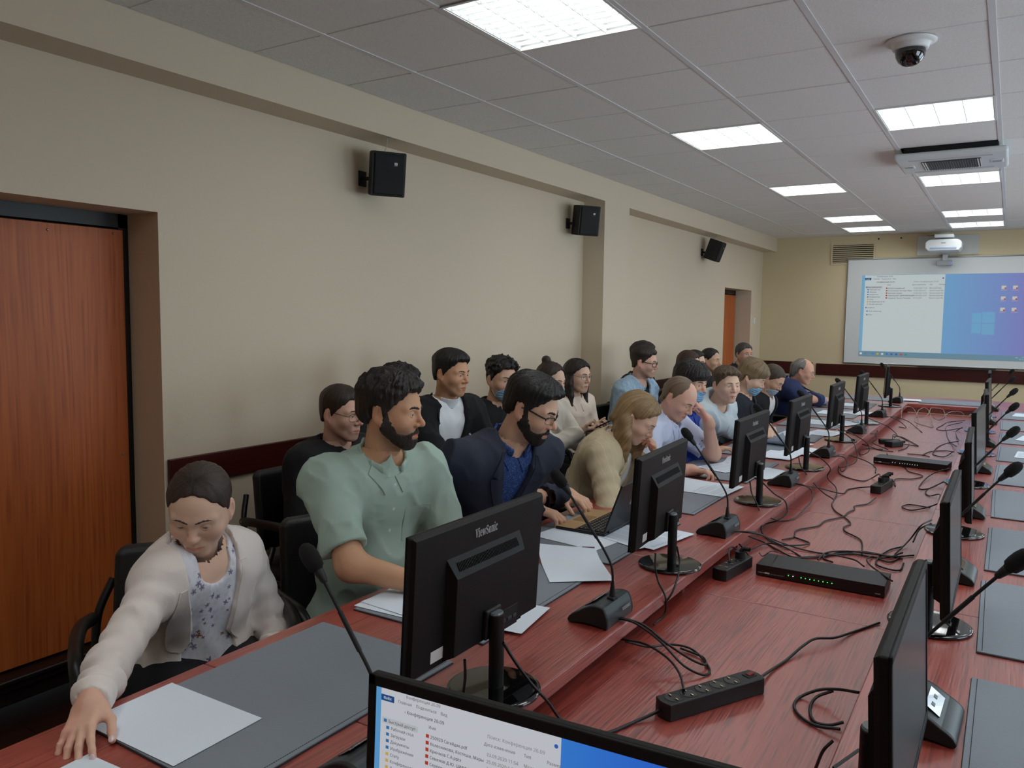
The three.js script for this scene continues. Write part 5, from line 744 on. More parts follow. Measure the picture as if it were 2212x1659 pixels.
  mesh('body', netGeo(parts, (x, y, z) => [x + z, y], (x, y, z) => {
    let c = skin; const q = toH(x, y, z);
    if (q[1] > -0.13 && Math.abs(q[0]) < 0.1) {
      const lx = q[0] / 0.0235, up = (q[1] + 0.0672); const m = Math.max(0, 1 - lx * lx); const inL = cl((0.0085 * Math.sqrt(m) - Math.abs(up + 0.0005)) / 0.0022 + 0.4) * (q[2] > 0.07 ? 1 : 0) * (m > 0 ? 1 : 0); c = [skin[0] * (1 + (lip[0] - 1) * inL), skin[1] * (1 + (lip[1] - 1) * inL), skin[2] * (1 + (lip[2] - 1) * inL)];
      const ch = Math.exp(-(((Math.abs(q[0]) - 0.042) / 0.018) ** 2) - ((q[1] + 0.028) / 0.018) ** 2) * (q[2] > 0.03 ? 0.12 : 0) + (Math.abs(q[0]) > 0.076 ? 0.12 : 0) + (q[2] > 0.1 ? 0.1 : 0); c = [c[0] * (1 + ch * 0.15), c[1] * (1 - ch * 0.7), c[2] * (1 - ch * 0.6)];
      if (o.stubble) { const b = cl((-0.035 - q[1]) / 0.02) * cl((q[2] + 0.02) / 0.03) * (1 - inL) * o.stubble; c = mixc(c, [0.10, 0.075, 0.06], b); }
    }
    return c;
  }), M_SKIN, g);
  const onHead = (name, geo, mat) => { const m = mesh(name, geo, mat, g); m.position.set(...hc); m.quaternion.copy(Q); m.scale.setScalar(hs); return m; };
  // ---- eyes
  { const ge = []; const gz = o.gaze || [0, 0]; for (const s of [-1, 1]) { const e = new THREE.SphereGeometry(0.0122, 20, 16); const c = new Float32Array(e.attributes.position.count * 3), P = e.attributes.position; const gd = v3.norm([Math.sin(gz[0]), Math.sin(gz[1]), 1]); const iris = lin(o.iris || 0x4a3626); for (let i = 0; i < P.count; i++) { const k = v3.dot(v3.norm([P.getX(i), P.getY(i), P.getZ(i)]), gd); const col = k > 0.965 ? [0.008, 0.008, 0.008] : k > 0.82 ? iris : [0.46, 0.43, 0.40]; c.set(col, 3 * i); } e.setAttribute('color', new THREE.BufferAttribute(c, 3)); e.translate(s * 0.0315, 0.001, 0.0742); ge.push(e.toNonIndexed()); } onHead('eyes', mergeGeometries(ge), M_EYE); }
  const hair = o.hair || {}, hcol = hair.color ?? 0x2a1d15;
  if (!o.noBrow) { const bc = hair.brow ?? hcol; for (const s of [-1, 1]) { const F = new Field(); const th = hair.browT || 0.0026; const on = (x, y) => { let z = 0.125; while (z > 0.03 && HF.at(x, y, z) > 0) z -= 0.0008; return [x, y, z]; }; const q = [[0.011, 0.0205, 1.1], [0.020, 0.0232, 1.1], [0.030, 0.0252, 1.0], [0.040, 0.0245, 0.85], [0.049, 0.0205, 0.6]].map(([a, b, r]) => [on(s * a, b), r * th]); for (let i = 1; i < q.length; i++) F.cap(q[i - 1][0], q[i][0], q[i - 1][1], q[i][1], 0.003, { f: [0, 0, 1], fs: 1.35 }); onHead('eyebrow', netGeo([netMesh((x, y, z) => F.at(x, y, z), [s > 0 ? 0 : -0.06, 0.005, 0.055], [s > 0 ? 0.06 : 0, 0.04, 0.105], near > 1 ? 0.0015 : 0.002)]), hairMat(bc)); } }
  if (!hair.none) { const gq = V(0, -1, 0).applyQuaternion(Q.clone().invert()); const F = hairField(hair, [gq.x, gq.y, gq.z]); const hh = near > 1 ? 0.0032 : near ? 0.0042 : 0.0055; const ext = hair.box || [[-0.13, -0.15, -0.15], [0.13, 0.18, 0.15]]; onHead('hair', netGeo([netMesh((x, y, z) => F.at(x, y, z), ext[0], ext[1], hh)], (x, y, z) => [Math.atan2(x, -z + 0.03) / Math.PI, (y + 0.2 * z) * 4]), hairMat(hcol)); }
  if (o.beard) { // beard and moustache hugging the face
    const K = new Field(), b = o.beard, rr = b.r || 0.026; for (const s of [-1, 1]) { K.cap([s * 0.072, 0.01, 0.008], [s * 0.066, -0.045, 0.016], 0.009, 0.018, 0.02); K.cap([s * 0.066, -0.050, 0.014], [s * 0.034, -0.094, 0.056], rr * 0.8, rr * 0.92, 0.02); K.cap([s * 0.034, -0.094, 0.056], [0, -0.106, 0.078], rr * 0.92, rr * 0.9, 0.02); K.cap([s * 0.028, -0.066, 0.080], [s * 0.033, -0.085, 0.072], 0.008, 0.012, 0.01); if (b.mous !== false) K.cap([s * 0.030, -0.068, 0.080], [0, -0.0515, 0.096], 0.0055, 0.0072, 0.006); }
    K.ell([0, -0.069, 0.096], [0.019, 0.0065, 0.02], 0.004, null, { op: 1 });
    const f2 = (x, y, z) => smax(HF.at(x, y, z) - (b.t || 0.004) - 0.003 * (noise(x * 260, y * 140, z * 260) - 0.5), K.at(x, y, z) + 0.006 * (noise(x * 150 + 7, y * 150, z * 150) - 0.5), 0.004);
    onHead('beard', netGeo([netMesh(f2, [-0.1, -0.14, -0.03], [0.1, 0.03, 0.12], near > 1 ? 0.0028 : 0.004)], (x, y, z) => [Math.atan2(x, z) * 1.2, y * 6]), hairMat(b.color ?? hcol));
  }
  if (o.mask) { // pleated face mask
    const dy = o.mask.dy || 0; const K = new Field(); K.ell([0, -0.062 + dy, 0.055], [0.066, 0.046, 0.075], 0); const f2 = (x, y, z) => smax(smax(HF.at(x, y, z) - 0.009 + 0.0012 * Math.sin((y + dy) * 420), K.at(x, y, z), 0.003), -(HF.at(x, y, z) - 0.004), 0.001);
    const mg = onHead('face_mask', netGeo([netMesh(f2, [-0.09, -0.14 + dy, -0.01], [0.09, 0.01, 0.135], near ? 0.0032 : 0.0042)], (x, y) => [x, y]), o.mask.mat || M_MASK);
    onHead('ear_loop', merge([-1, 1].flatMap((s) => [tube([[s * 0.06, -0.045 + dy, 0.05], [s * 0.074, -0.02 + dy * 0.5, 0.02], [s * 0.08, 0.026, -0.012], [s * 0.079, 0.0, -0.03], [s * 0.077, -0.035 + dy * 0.5, 0.0], [s * 0.058, -0.085 + dy, 0.035]], 0.0014, 30, 5)])), M_WHITE);
  }
  if (o.glasses) {
    const G = o.glasses, fr = G.r || 0.0016, w = G.w || 0.026, hgt = G.h || 0.017, mat = G.mat || M_FRAME, zc = 0.101; const ring = (s) => { const pts = []; for (let i = 0; i < 20; i++) { const a = i / 20 * Math.PI * 2, cx = Math.cos(a), sn = Math.sin(a); const e = G.round ? 1 : 0.62; const X = s * 0.0325 + w * Math.sign(cx) * Math.abs(cx) ** e, Y = -0.004 + hgt * Math.sign(sn) * Math.abs(sn) ** e; pts.push([X, Y, zc - 5.2 * X * X * (1 - 0.1) + 0.0]); } return pts; };
    const fs = []; for (const s of [-1, 1]) { if (!G.half) fs.push(tube(ring(s), fr, 60, 6, true)); else { const r = ring(s); fs.push(tube(r.slice(0, 11), fr * 1.2, 30, 6)); fs.push(tube(ring(s), fr * 0.5, 50, 5, true)); } fs.push(tube([[s * (0.0325 + w), 0.002, zc - 5.2 * (0.0325 + w) ** 2 * 0.9], [s * 0.071, 0.006, 0.06], [s * 0.0795, 0.01, 0.01], [s * 0.081, 0.004, -0.02], [s * 0.079, -0.012, -0.032]], fr * (G.temple || 1.1), 24, 6)); }
    fs.push(tube([[-0.0085, 0.002, zc], [0, 0.005, zc + 0.001], [0.0085, 0.002, zc]], fr, 10, 6)); const gl = onHead('glasses', merge(fs), mat);
    for (const s of [-1, 1]) { const r = ring(s); const c = [s * 0.0325, -0.004, zc - 5.2 * 0.0325 ** 2]; const p = []; for (let i = 0; i < r.length; i++) p.push(...c, ...r[i], ...r[(i + 1) % r.length]); const q = new THREE.BufferGeometry(); q.setAttribute('position', new THREE.Float32BufferAttribute(p, 3)); q.computeVertexNormals(); mesh('lens', q, M_LENS, gl); }
  }
  if (o.earring) onHead('earring', at(new THREE.SphereGeometry(0.005, 10, 8), -0.081, -0.038, -0.004), std(0xe8e4dc, 0.2, { metalness: 0.3 }));
  for (const [e, d, n] of nails) { const F = new THREE.SphereGeometry(1, 12, 10); F.scale(0.0062, 0.0022, 0.0085); const z = new THREE.Vector3(...d), y = new THREE.Vector3(...v3.mul(n, -1)), x = new THREE.Vector3().crossVectors(y, z); F.applyMatrix4(new THREE.Matrix4().makeBasis(x, y, z)); F.translate(...v3.add(e, v3.add(v3.mul(n, -0.0058), v3.mul(d, 0.001)))); mesh('fingernail', F, o.nailMat, g); }
  // ---- clothes
  const torsoXYZ = (x, y, z) => { const r = [x - nb[0], y - nb[1], z - nb[2]]; return [v3.dot(r, l2), v3.dot(r, u), v3.dot(r, f)]; };
  const fields = {};
  for (const c of o.wear || []) {
    const F = new Field(), k = c.k ?? 0.012, h = c.h || (near > 1 ? 0.0075 : near ? 0.010 : 0.013); torso(F, k + (c.loose || 0));
    const sl = c.sleeve ?? 1.97; if (sl > 0) for (const s of ['L', 'R']) armTo(F, s, (c.ks ?? k) + (c.looseArm || 0), c['sleeve' + s] ?? sl, { w: c.wr || 0, flare: c.flare });
    if (c.skirt) F.ell(v3.add(pv, [0, -0.02, 0.03]), [0.19, 0.1, 0.17], 0.05);
    if (c.hood) for (let i = 0; i < 12; i++) { const a0 = R(35 + i * 24.2), a1 = R(35 + (i + 1) * 24.2), P = (a) => v3.add(nb, v3.add(v3.mul(f, 0.085 * Math.cos(a) - 0.01), v3.add(v3.mul(l2, 0.095 * Math.sin(a)), v3.mul(u, 0.012 - 0.035 * Math.cos(a))))); F.cap(P(a0), P(a1), 0.03, 0.03, 0.02); }
    // neck opening
    const ng = c.neck ?? 0.016; F.cap(v3.add(nb, v3.mul(u, -0.012)), frH([0, -0.04, -0.02]), nr + ng, nr + ng + 0.01, 0.008, { op: 1 }); if (c.scoop) F.ell(v3.add(nb, v3.add(v3.mul(f, 0.06), v3.mul(u, 0.01))), [0.062, c.scoop, 0.09], 0.01, TB, { op: 1 });
    if (c.open) { const W = c.open, cx = c.openX || 0; F.fn((x, y, z) => { const t = torsoXYZ(x, y, z); let w = W[W.length - 1][1]; for (let i = 1; i < W.length; i++) if (t[1] > W[i][0]) { const q = cl((t[1] - W[i][0]) / (W[i - 1][0] - W[i][0])); w = W[i][1] + (W[i - 1][1] - W[i][1]) * q; break; } return Math.max(Math.abs(t[0] - cx) - w, -(t[2] - 0.0)); }, 0.006, { op: 1 }); }
    const hem = c.hem ?? -0.06; F.fn((x, y, z) => (pv[1] + hem) - y, 0.008, { op: 2 });
    for (const s of ['L', 'R']) { const e = c['sleeve' + s] ?? sl; if (e > 0) { const a = arms[s], A = e <= 1 ? sh[s] : a.E, Bq = e <= 1 ? a.E : a.W, t = e <= 1 ? e : e - 1, dv = v3.norm(v3.sub(Bq, A)), end = v3.lerp(A, Bq, t); const bR = (e <= 1 ? 0.058 - 0.012 * e : 0.045 - 0.016 * (e - 1)) * S * (fem ? 0.88 : 1) * (o.armr || 1), sR = (e <= 1 ? 0.046 + (c.flare || 0) : 0.045 - 0.016 * (e - 1)) * S * (fem ? 0.88 : 1) * (o.armr || 1) + (c.ks ?? k) + (c.looseArm || 0); F.fn((x, y, z) => { const r = [x - end[0], y - end[1], z - end[2]], ax = v3.dot(r, dv), q = v3.len(v3.sub(r, v3.mul(dv, ax))); return q > 0.11 || ax > 0.16 ? -1 : ax; }, 0.004, { op: 2 }); const rc = Math.min(bR + 0.006, sR - 1.35 * h); F.cap(v3.add(end, v3.mul(dv, -0.03)), v3.add(end, v3.mul(dv, 0.05)), rc, rc, 0.002, { op: 1 }); } }
    const am = c.fold ?? 0.005, fq = c.fq || 1, sd = (o.at[1] * 7.3) % 5;
    const fn = (x, y, z) => { let d = F.at(x, y, z); if (d > 0.05 || d < -0.05) return d; if (am) { const n1 = noise(x * 9 * fq + sd, y * 5 * fq + 2 * x, z * 9 * fq), n2 = noise(x * 22 * fq + y * 9, y * 13 * fq - x * 6 + sd, z * 22 * fq); const r1 = 1 - Math.abs(2 * n1 - 1), r2 = 1 - Math.abs(2 * n2 - 1); d -= am * (1.3 * r1 * r1 * r1 * r1 + 0.55 * r2 * r2 * r2 - 0.5); } return d; };
    if (c.collar) { // standing collar with two points
      const K = new Field();
      const st = c.stand ?? 0.010, rr = nr + ng + 0.006; for (let i = 0; i < 10; i++) { const a0 = R(28 + i * 30.4), a1 = R(28 + (i + 1) * 30.4), P = (a) => v3.add(nb, v3.add(v3.mul(f, rr * Math.cos(a) + 0.012), v3.add(v3.mul(l2, rr * Math.sin(a)), v3.mul(u, st + 0.012 - 0.026 * Math.cos(a))))); K.cap(P(a0), P(a1), 0.0065, 0.0065, 0.006, { f: u, fs: 0.36 }); }
      const kf = (x, y, z) => K.at(x, y, z); mesh('collar', netGeo([netMesh(kf, v3.add(nb, [-0.18, -0.16, -0.18]), v3.add(nb, [0.18, 0.12, 0.22]), near > 1 ? 0.0036 : near ? 0.005 : 0.007)], (x, y, z) => [x + z * 0.8, y]), c.collarMat || c.mat, g);
    }
    fields[c.name] = fn; const lo = bb[0].slice(), hi = bb[1].slice(); lo[1] = pv[1] + hem - 0.05;
    mesh(c.name, netGeo([netMesh(fn, lo, hi, h)], c.uv ? (x, y, z) => { const t = torsoXYZ(x, y, z); return c.uv(t); } : (x, y, z) => [x + z * 0.8, y + z * 0.3], c.col ? (x, y, z) => c.col(torsoXYZ(x, y, z), [x, y, z]) : null), c.mat, g);
  }
  { const F = new Field(); legs(F, 0.012); F.ell([0, 0.555, 0], [0.185, 0.115, 0.15], 0.05); F.fn((x, y, z) => 0.07 - y, 0.004, { op: 2 }); const fn = (x, y, z) => { const d = F.at(x, y, z); return Math.abs(d) > 0.04 ? d : d + 0.004 * (Math.abs(noise(x * 16, y * 9, z * 12) - 0.5) * 2 - 0.5); }; mesh('trousers', netGeo([netMesh(fn, [-0.34, 0.05, -0.26], [0.34, 0.72, kz + 0.14], near > 1 ? 0.013 : 0.016)]), o.trousers || cloth(0x16181d), g); }
  for (const s of ['L', 'R']) { const F = new Field(), a = ank[s]; F.cap(v3.add(a, [0, -0.045, -0.035]), v3.add(a, [0, -0.052, 0.15]), 0.042, 0.036, 0.02); F.cap(a, v3.add(a, [0, -0.03, 0.02]), 0.043, 0.044, 0.03); F.fn((x, y, z) => 0.004 - y, 0.002, { op: 2 }); mesh('shoe', netGeo([netMesh((x, y, z) => F.at(x, y, z), v3.add(a, [-0.08, -0.1, -0.12]), v3.add(a, [0.08, 0.07, 0.24]), 0.012)]), o.shoes || M_RUB, g); }
  const onCloth = (name, tx, ty, out = 0.001) => { const fn = fields[name]; for (let q = 0.3; q > -0.1; q -= 0.002) { const p = v3.add(nb, v3.add(v3.mul(l2, tx), v3.add(v3.mul(u, ty), v3.mul(f, q)))); if (fn(...p) < 0) return v3.add(p, v3.mul(f, out)); } return null; };
  // a sheet of cloth lying on a garment: P(s, t) gives (across, down) on the chest
  const patch = (part, on, P, mat, out = 0.004, ns = 8, nt = 6, lift = 0) => {
    const top = [], pos = [], idx = [], uv = []; for (let i = 0; i <= ns; i++) for (let j = 0; j <= nt; j++) { const [tx, ty] = P(i / ns, j / nt); let q = onCloth(on, tx, ty, out + lift * (j / nt)); if (!q) q = v3.add(nb, v3.add(v3.mul(l2, tx), v3.add(v3.mul(u, ty), v3.mul(f, 0.06)))); top.push(q); uv.push(tx * 2.4, ty); }
    const n = top.length; for (const q of top) pos.push(...q); for (const q of top) pos.push(...v3.sub(q, v3.mul(f, 0.004))); const A = (i, j) => i * (nt + 1) + j; const Fc = (a, b, c, d) => idx.push(a, b, c, a, c, d);
    for (let i = 0; i < ns; i++) for (let j = 0; j < nt; j++) { Fc(A(i, j), A(i + 1, j), A(i + 1, j + 1), A(i, j + 1)); Fc(n + A(i, j), n + A(i, j + 1), n + A(i + 1, j + 1), n + A(i + 1, j)); }
    for (let i = 0; i < ns; i++) for (const j of [0, nt]) Fc(A(i, j), A(i + 1, j), n + A(i + 1, j), n + A(i, j)); for (let j = 0; j < nt; j++) for (const i of [0, ns]) Fc(A(i, j), A(i, j + 1), n + A(i, j + 1), n + A(i, j));
    const g2 = new THREE.BufferGeometry(); g2.setAttribute('position', new THREE.Float32BufferAttribute(pos, 3)); g2.setAttribute('uv', new THREE.Float32BufferAttribute([...uv, ...uv], 2)); g2.setIndex(idx); mesh(part, toCreasedNormals(g2, 0.9), mat, g);
  };
  for (const c of o.wear || []) {
    if (c.collar) { const fl = c.flap || 0.055; for (const s of [-1, 1]) patch('collar_flap', c.name, (a, t) => { const x0 = 0.006 + 0.062 * a, y0 = -0.022 + 0.034 * a * a, x1 = 0.036 + 0.052 * a, y1 = -0.022 - fl + (fl + 0.012) * Math.pow(a, 0.8); return [s * (x0 + (x1 - x0) * t), y0 + (y1 - y0) * t]; }, c.collarMat || c.mat, 0.005, 8, 5); }
    if (c.lapel) { const W = c.open, wAt = (ty) => { for (let i = 1; i < W.length; i++) if (ty > W[i][0]) { const q = cl((ty - W[i][0]) / (W[i - 1][0] - W[i][0])); return W[i][1] + (W[i - 1][1] - W[i][1]) * q; } return W[W.length - 1][1]; }; const L = c.lapel; // rows [height, outer edge]
      for (const s of [-1, 1]) patch('lapel', c.name, (a, t) => { const k = a * (L.length - 1), i = Math.min(L.length - 2, Math.floor(k)), q = k - i; const ty = L[i][0] + (L[i + 1][0] - L[i][0]) * q, ox = L[i][1] + (L[i + 1][1] - L[i][1]) * q, ix = wAt(ty) + 0.007; return [s * (ix + (Math.max(ox, ix + 0.004) - ix) * t) + (c.openX || 0), ty]; }, c.mat, 0.004, 14, 5, 0.003); }
  }
  const basis = () => new THREE.Matrix4().makeBasis(V(...l2), V(...u), V(...f));
  if (o.extra) o.extra({ g, nb, l: l2, u, f, arms, hc, frH, onCloth, basis, toL, dirL, onHead, HF });
  return g;
}
// ---------------------------------------------------------------- chairs
const M_LEATHER = phys(0x121316, 0.38, { bumpMap: rep(T_LEATHER, 6, 6), bumpScale: 0.0006 }), M_CFRAME = std(0x0b0b0c, 0.42);
const chairProto = new THREE.Group();
{
  const cush = (w, d, t, bulge) => { const g = new RoundedBoxGeometry(w, t, d, 5, t * 0.48); const p = g.attributes.position; for (let i = 0; i < p.count; i++) { const x = p.getX(i) / (w / 2), z = p.getZ(i) / (d / 2); if (p.getY(i) > 0) p.setY(i, p.getY(i) + bulge * (1 - x * x) * (1 - z * z)); } g.computeVertexNormals(); return g; };
  mesh('seat', at(cush(0.47, 0.46, 0.07, 0.02), 0, 0.432, 0.03), M_LEATHER, chairProto);
  const b = cush(0.42, 0.37, 0.06, 0.015); b.rotateX(Math.PI / 2); b.scale(1, 1, 1); const p = b.attributes.position; for (let i = 0; i < p.count; i++) { const x = p.getX(i), y = p.getY(i); p.setZ(i, p.getZ(i) + 0.9 * x * x); if (y > 0.06) p.setX(i, x * (1 - (y - 0.06) * (y - 0.06) * 9)); } b.computeVertexNormals(); b.rotateX(-0.16); mesh('backrest', at(b, 0, 0.685, -0.235), M_LEATHER, chairProto);
  for (const s of [-1, 1]) {
    mesh('armrest', tube([[s * 0.26, 0.655, -0.22], [s * 0.285, 0.67, -0.12], [s * 0.29, 0.675, 0.06], [s * 0.285, 0.66, 0.15], [s * 0.275, 0.60, 0.19]], 0.02, 30, 10), M_CFRAME, chairProto);
    mesh('side_frame', merge([tube([[s * 0.20, 0.76, -0.27], [s * 0.245, 0.66, -0.235], [s * 0.255, 0.45, -0.19], [s * 0.26, 0.2, -0.22], [s * 0.26, 0.0125, -0.27]], 0.0125, 30, 8), tube([[s * 0.275, 0.61, 0.18], [s * 0.262, 0.45, 0.20], [s * 0.262, 0.2, 0.22], [s * 0.262, 0.0125, 0.25]], 0.0125, 24, 8), tube([[s * 0.25, 0.40, -0.2], [s * 0.25, 0.395, 0.2]], 0.0125, 8, 8)]), M_CFRAME, chairProto);
    for (const [y, z] of [[0.66, -0.205], [0.60, 0.197], [0.46, -0.18], [0.42, 0.205]]) mesh('bolt', at(new THREE.SphereGeometry(0.008, 10, 8), s * 0.278, y, z), M_STEEL, chairProto);
  }
  mesh('cross_bar', merge([tube([[-0.25, 0.395, 0.1], [0.25, 0.395, 0.1]], 0.012, 4, 8), tube([[-0.25, 0.395, -0.12], [0.25, 0.395, -0.12]], 0.012, 4, 8)]), M_CFRAME, chairProto);
}
function chair(x, z, th, label) { const g = chairProto.clone(); g.name = numbered('armchair'); g.position.set(x, 0, z); g.rotation.y = R(th); g.userData = { label, category: 'chair', group: 'black leather visitor chairs' }; scene.add(g); return g; }
// ---------------------------------------------------------------- the people, each with a chair
const gLong = (n, len, o = {}) => (F, gd) => { for (let i = 0; i < n; i++) { const a = R((o.a0 ?? 75) + i * ((o.a1 ?? 285) - (o.a0 ?? 75)) / (n - 1)), q = hash3(i, n, 3), x = Math.sin(a), z = Math.cos(a); const p0 = [x * 0.066, 0.03, z * 0.085 - 0.012], w = o.wave || 0.012; const out = [x, 0, z]; const L = len * (0.82 + 0.3 * q); const P = (t, k) => v3.add(v3.add(p0, v3.mul(gd, L * t)), v3.add(v3.mul(out, 0.016 + k), v3.mul([z, 0, -x], w * Math.sin(t * 9 + i * 1.7)))); const pts = [p0, P(0.3, 0.006), P(0.6, o.flare ?? 0.008), P(0.85, (o.flare ?? 0.008) * 0.6), P(1, 0)]; const r = o.r || 0.022; for (let k = 1; k < pts.length; k++) F.cap(pts[k - 1], pts[k], r * [0.9, 1.05, 1, 0.8, 0.4][k - 1], r * [0.9, 1.05, 1, 0.8, 0.35][k], 0.014); } };
const LONGBOX = [[-0.2, -0.46, -0.24], [0.2, 0.18, 0.24]];
const stripes = (() => { const t = tex(256, 16, (u) => { const k = (u * 12) % 1 < 0.05 ? 222 : 207 + 10 * (hash3(Math.floor(u * 256), 1, 1) - 0.5); return [k, k * 0.985, k * 0.95]; }); return phys(0xf2e3c4, 0.85, { map: t, bumpMap: rep(WEAVE, 12, 12), bumpScale: 0.0005 }); })();
const floral = (() => { const t = canvasTex(512, 512, (c) => { c.fillStyle = '#dfe2ea'; c.fillRect(0, 0, 512, 512); const r = rng(77); for (let i = 0; i < 300; i++) { c.fillStyle = ['#cfd2de', '#d5cfd8', '#e8e9ee'][i % 3]; c.globalAlpha = 0.5; c.beginPath(); c.arc(r() * 512, r() * 512, 4 + r() * 16, 0, 7); c.fill(); } c.globalAlpha = 1; for (let i = 0; i < 34; i++) { const x = r() * 512, y = r() * 512, s = 7 + r() * 12, a = r() * 6.3; const b = i % 3 === 0; c.save(); c.translate(x, y); c.rotate(a); c.fillStyle = b ? ['#a0705a', '#8a7a9c', '#9c6a70'][i % 9 / 3 | 0] : '#8d8aa6'; const n = b ? 4 : 5; for (let k = 0; k < n; k++) { c.save(); c.rotate(b ? [0.7, -0.7, 2.3, -2.3][k] : k * 6.283 / 5); c.beginPath(); c.ellipse(s * 0.7, 0, s * 0.7, s * 0.38, 0, 0, 7); c.fill(); c.restore(); } c.fillStyle = '#5a4c58'; c.beginPath(); c.arc(0, 0, s * 0.22, 0, 7); c.fill(); c.restore(); } }); t.wrapS = t.wrapT = THREE.RepeatWrapping; t.repeat.set(5, 5); return phys(0xffffff, 0.8, { map: t, bumpMap: rep(WEAVE, 12, 12), bumpScale: 0.0003 }); })();
const dots = (() => { const t = tex(128, 128, (u, v) => { const q = tnoise(u * 48, v * 48, 48, 48, 12); return q > 0.68 ? [70, 104, 160] : [34, 60, 120]; }); return phys(0xffffff, 0.8, { map: rep(t, 7, 7) }); })();
const denim = (() => { const t = tex(128, 128, (u, v) => { const q = tnoise(u * 60, v * 60, 60, 60, 14) * 0.6 + tnoise(u * 9, v * 9, 9, 9, 15) * 0.4; return [126 + 70 * q, 154 + 64 * q, 180 + 56 * q]; }); return phys(0xffffff, 0.9, { map: rep(t, 5, 5), bumpMap: rep(WEAVE, 14, 14), bumpScale: 0.0006 }); })();
const CL = { black: cloth(0x121316, 0.9), white: cloth(0xeef1f4, 0.85), jeans: cloth(0x5f7fa0, 0.9), dark: cloth(0x191b21, 0.9), navy: cloth(0x1b2740, 0.78, 14) };
const button = (x, r, mat) => (name, tx, ty) => { const p = x.onCloth(name, tx, ty, 0.001); if (!p) return; const g = cyl(r, r * 1.05, 0.003, 14); g.rotateX(Math.PI / 2); g.applyMatrix4(x.basis()); g.translate(...p); mesh('button', g, mat, x.g); };
const M_BTN = std(0xdcdcd4, 0.35);
const V_OPEN = [[0.05, 0.075], [-0.03, 0.07], [-0.12, 0.055], [-0.25, 0.02], [-0.33, 0.003], [-0.6, 0.0]], WIDE = [[0.05, 0.08], [-0.05, 0.085], [-0.2, 0.08], [-0.35, 0.07], [-0.6, 0.075]];
const LAPEL = [[0.0, 0.085], [-0.05, 0.108], [-0.085, 0.118], [-0.095, 0.098], [-0.1, 0.124], [-0.16, 0.104], [-0.24, 0.062], [-0.32, 0.014]];
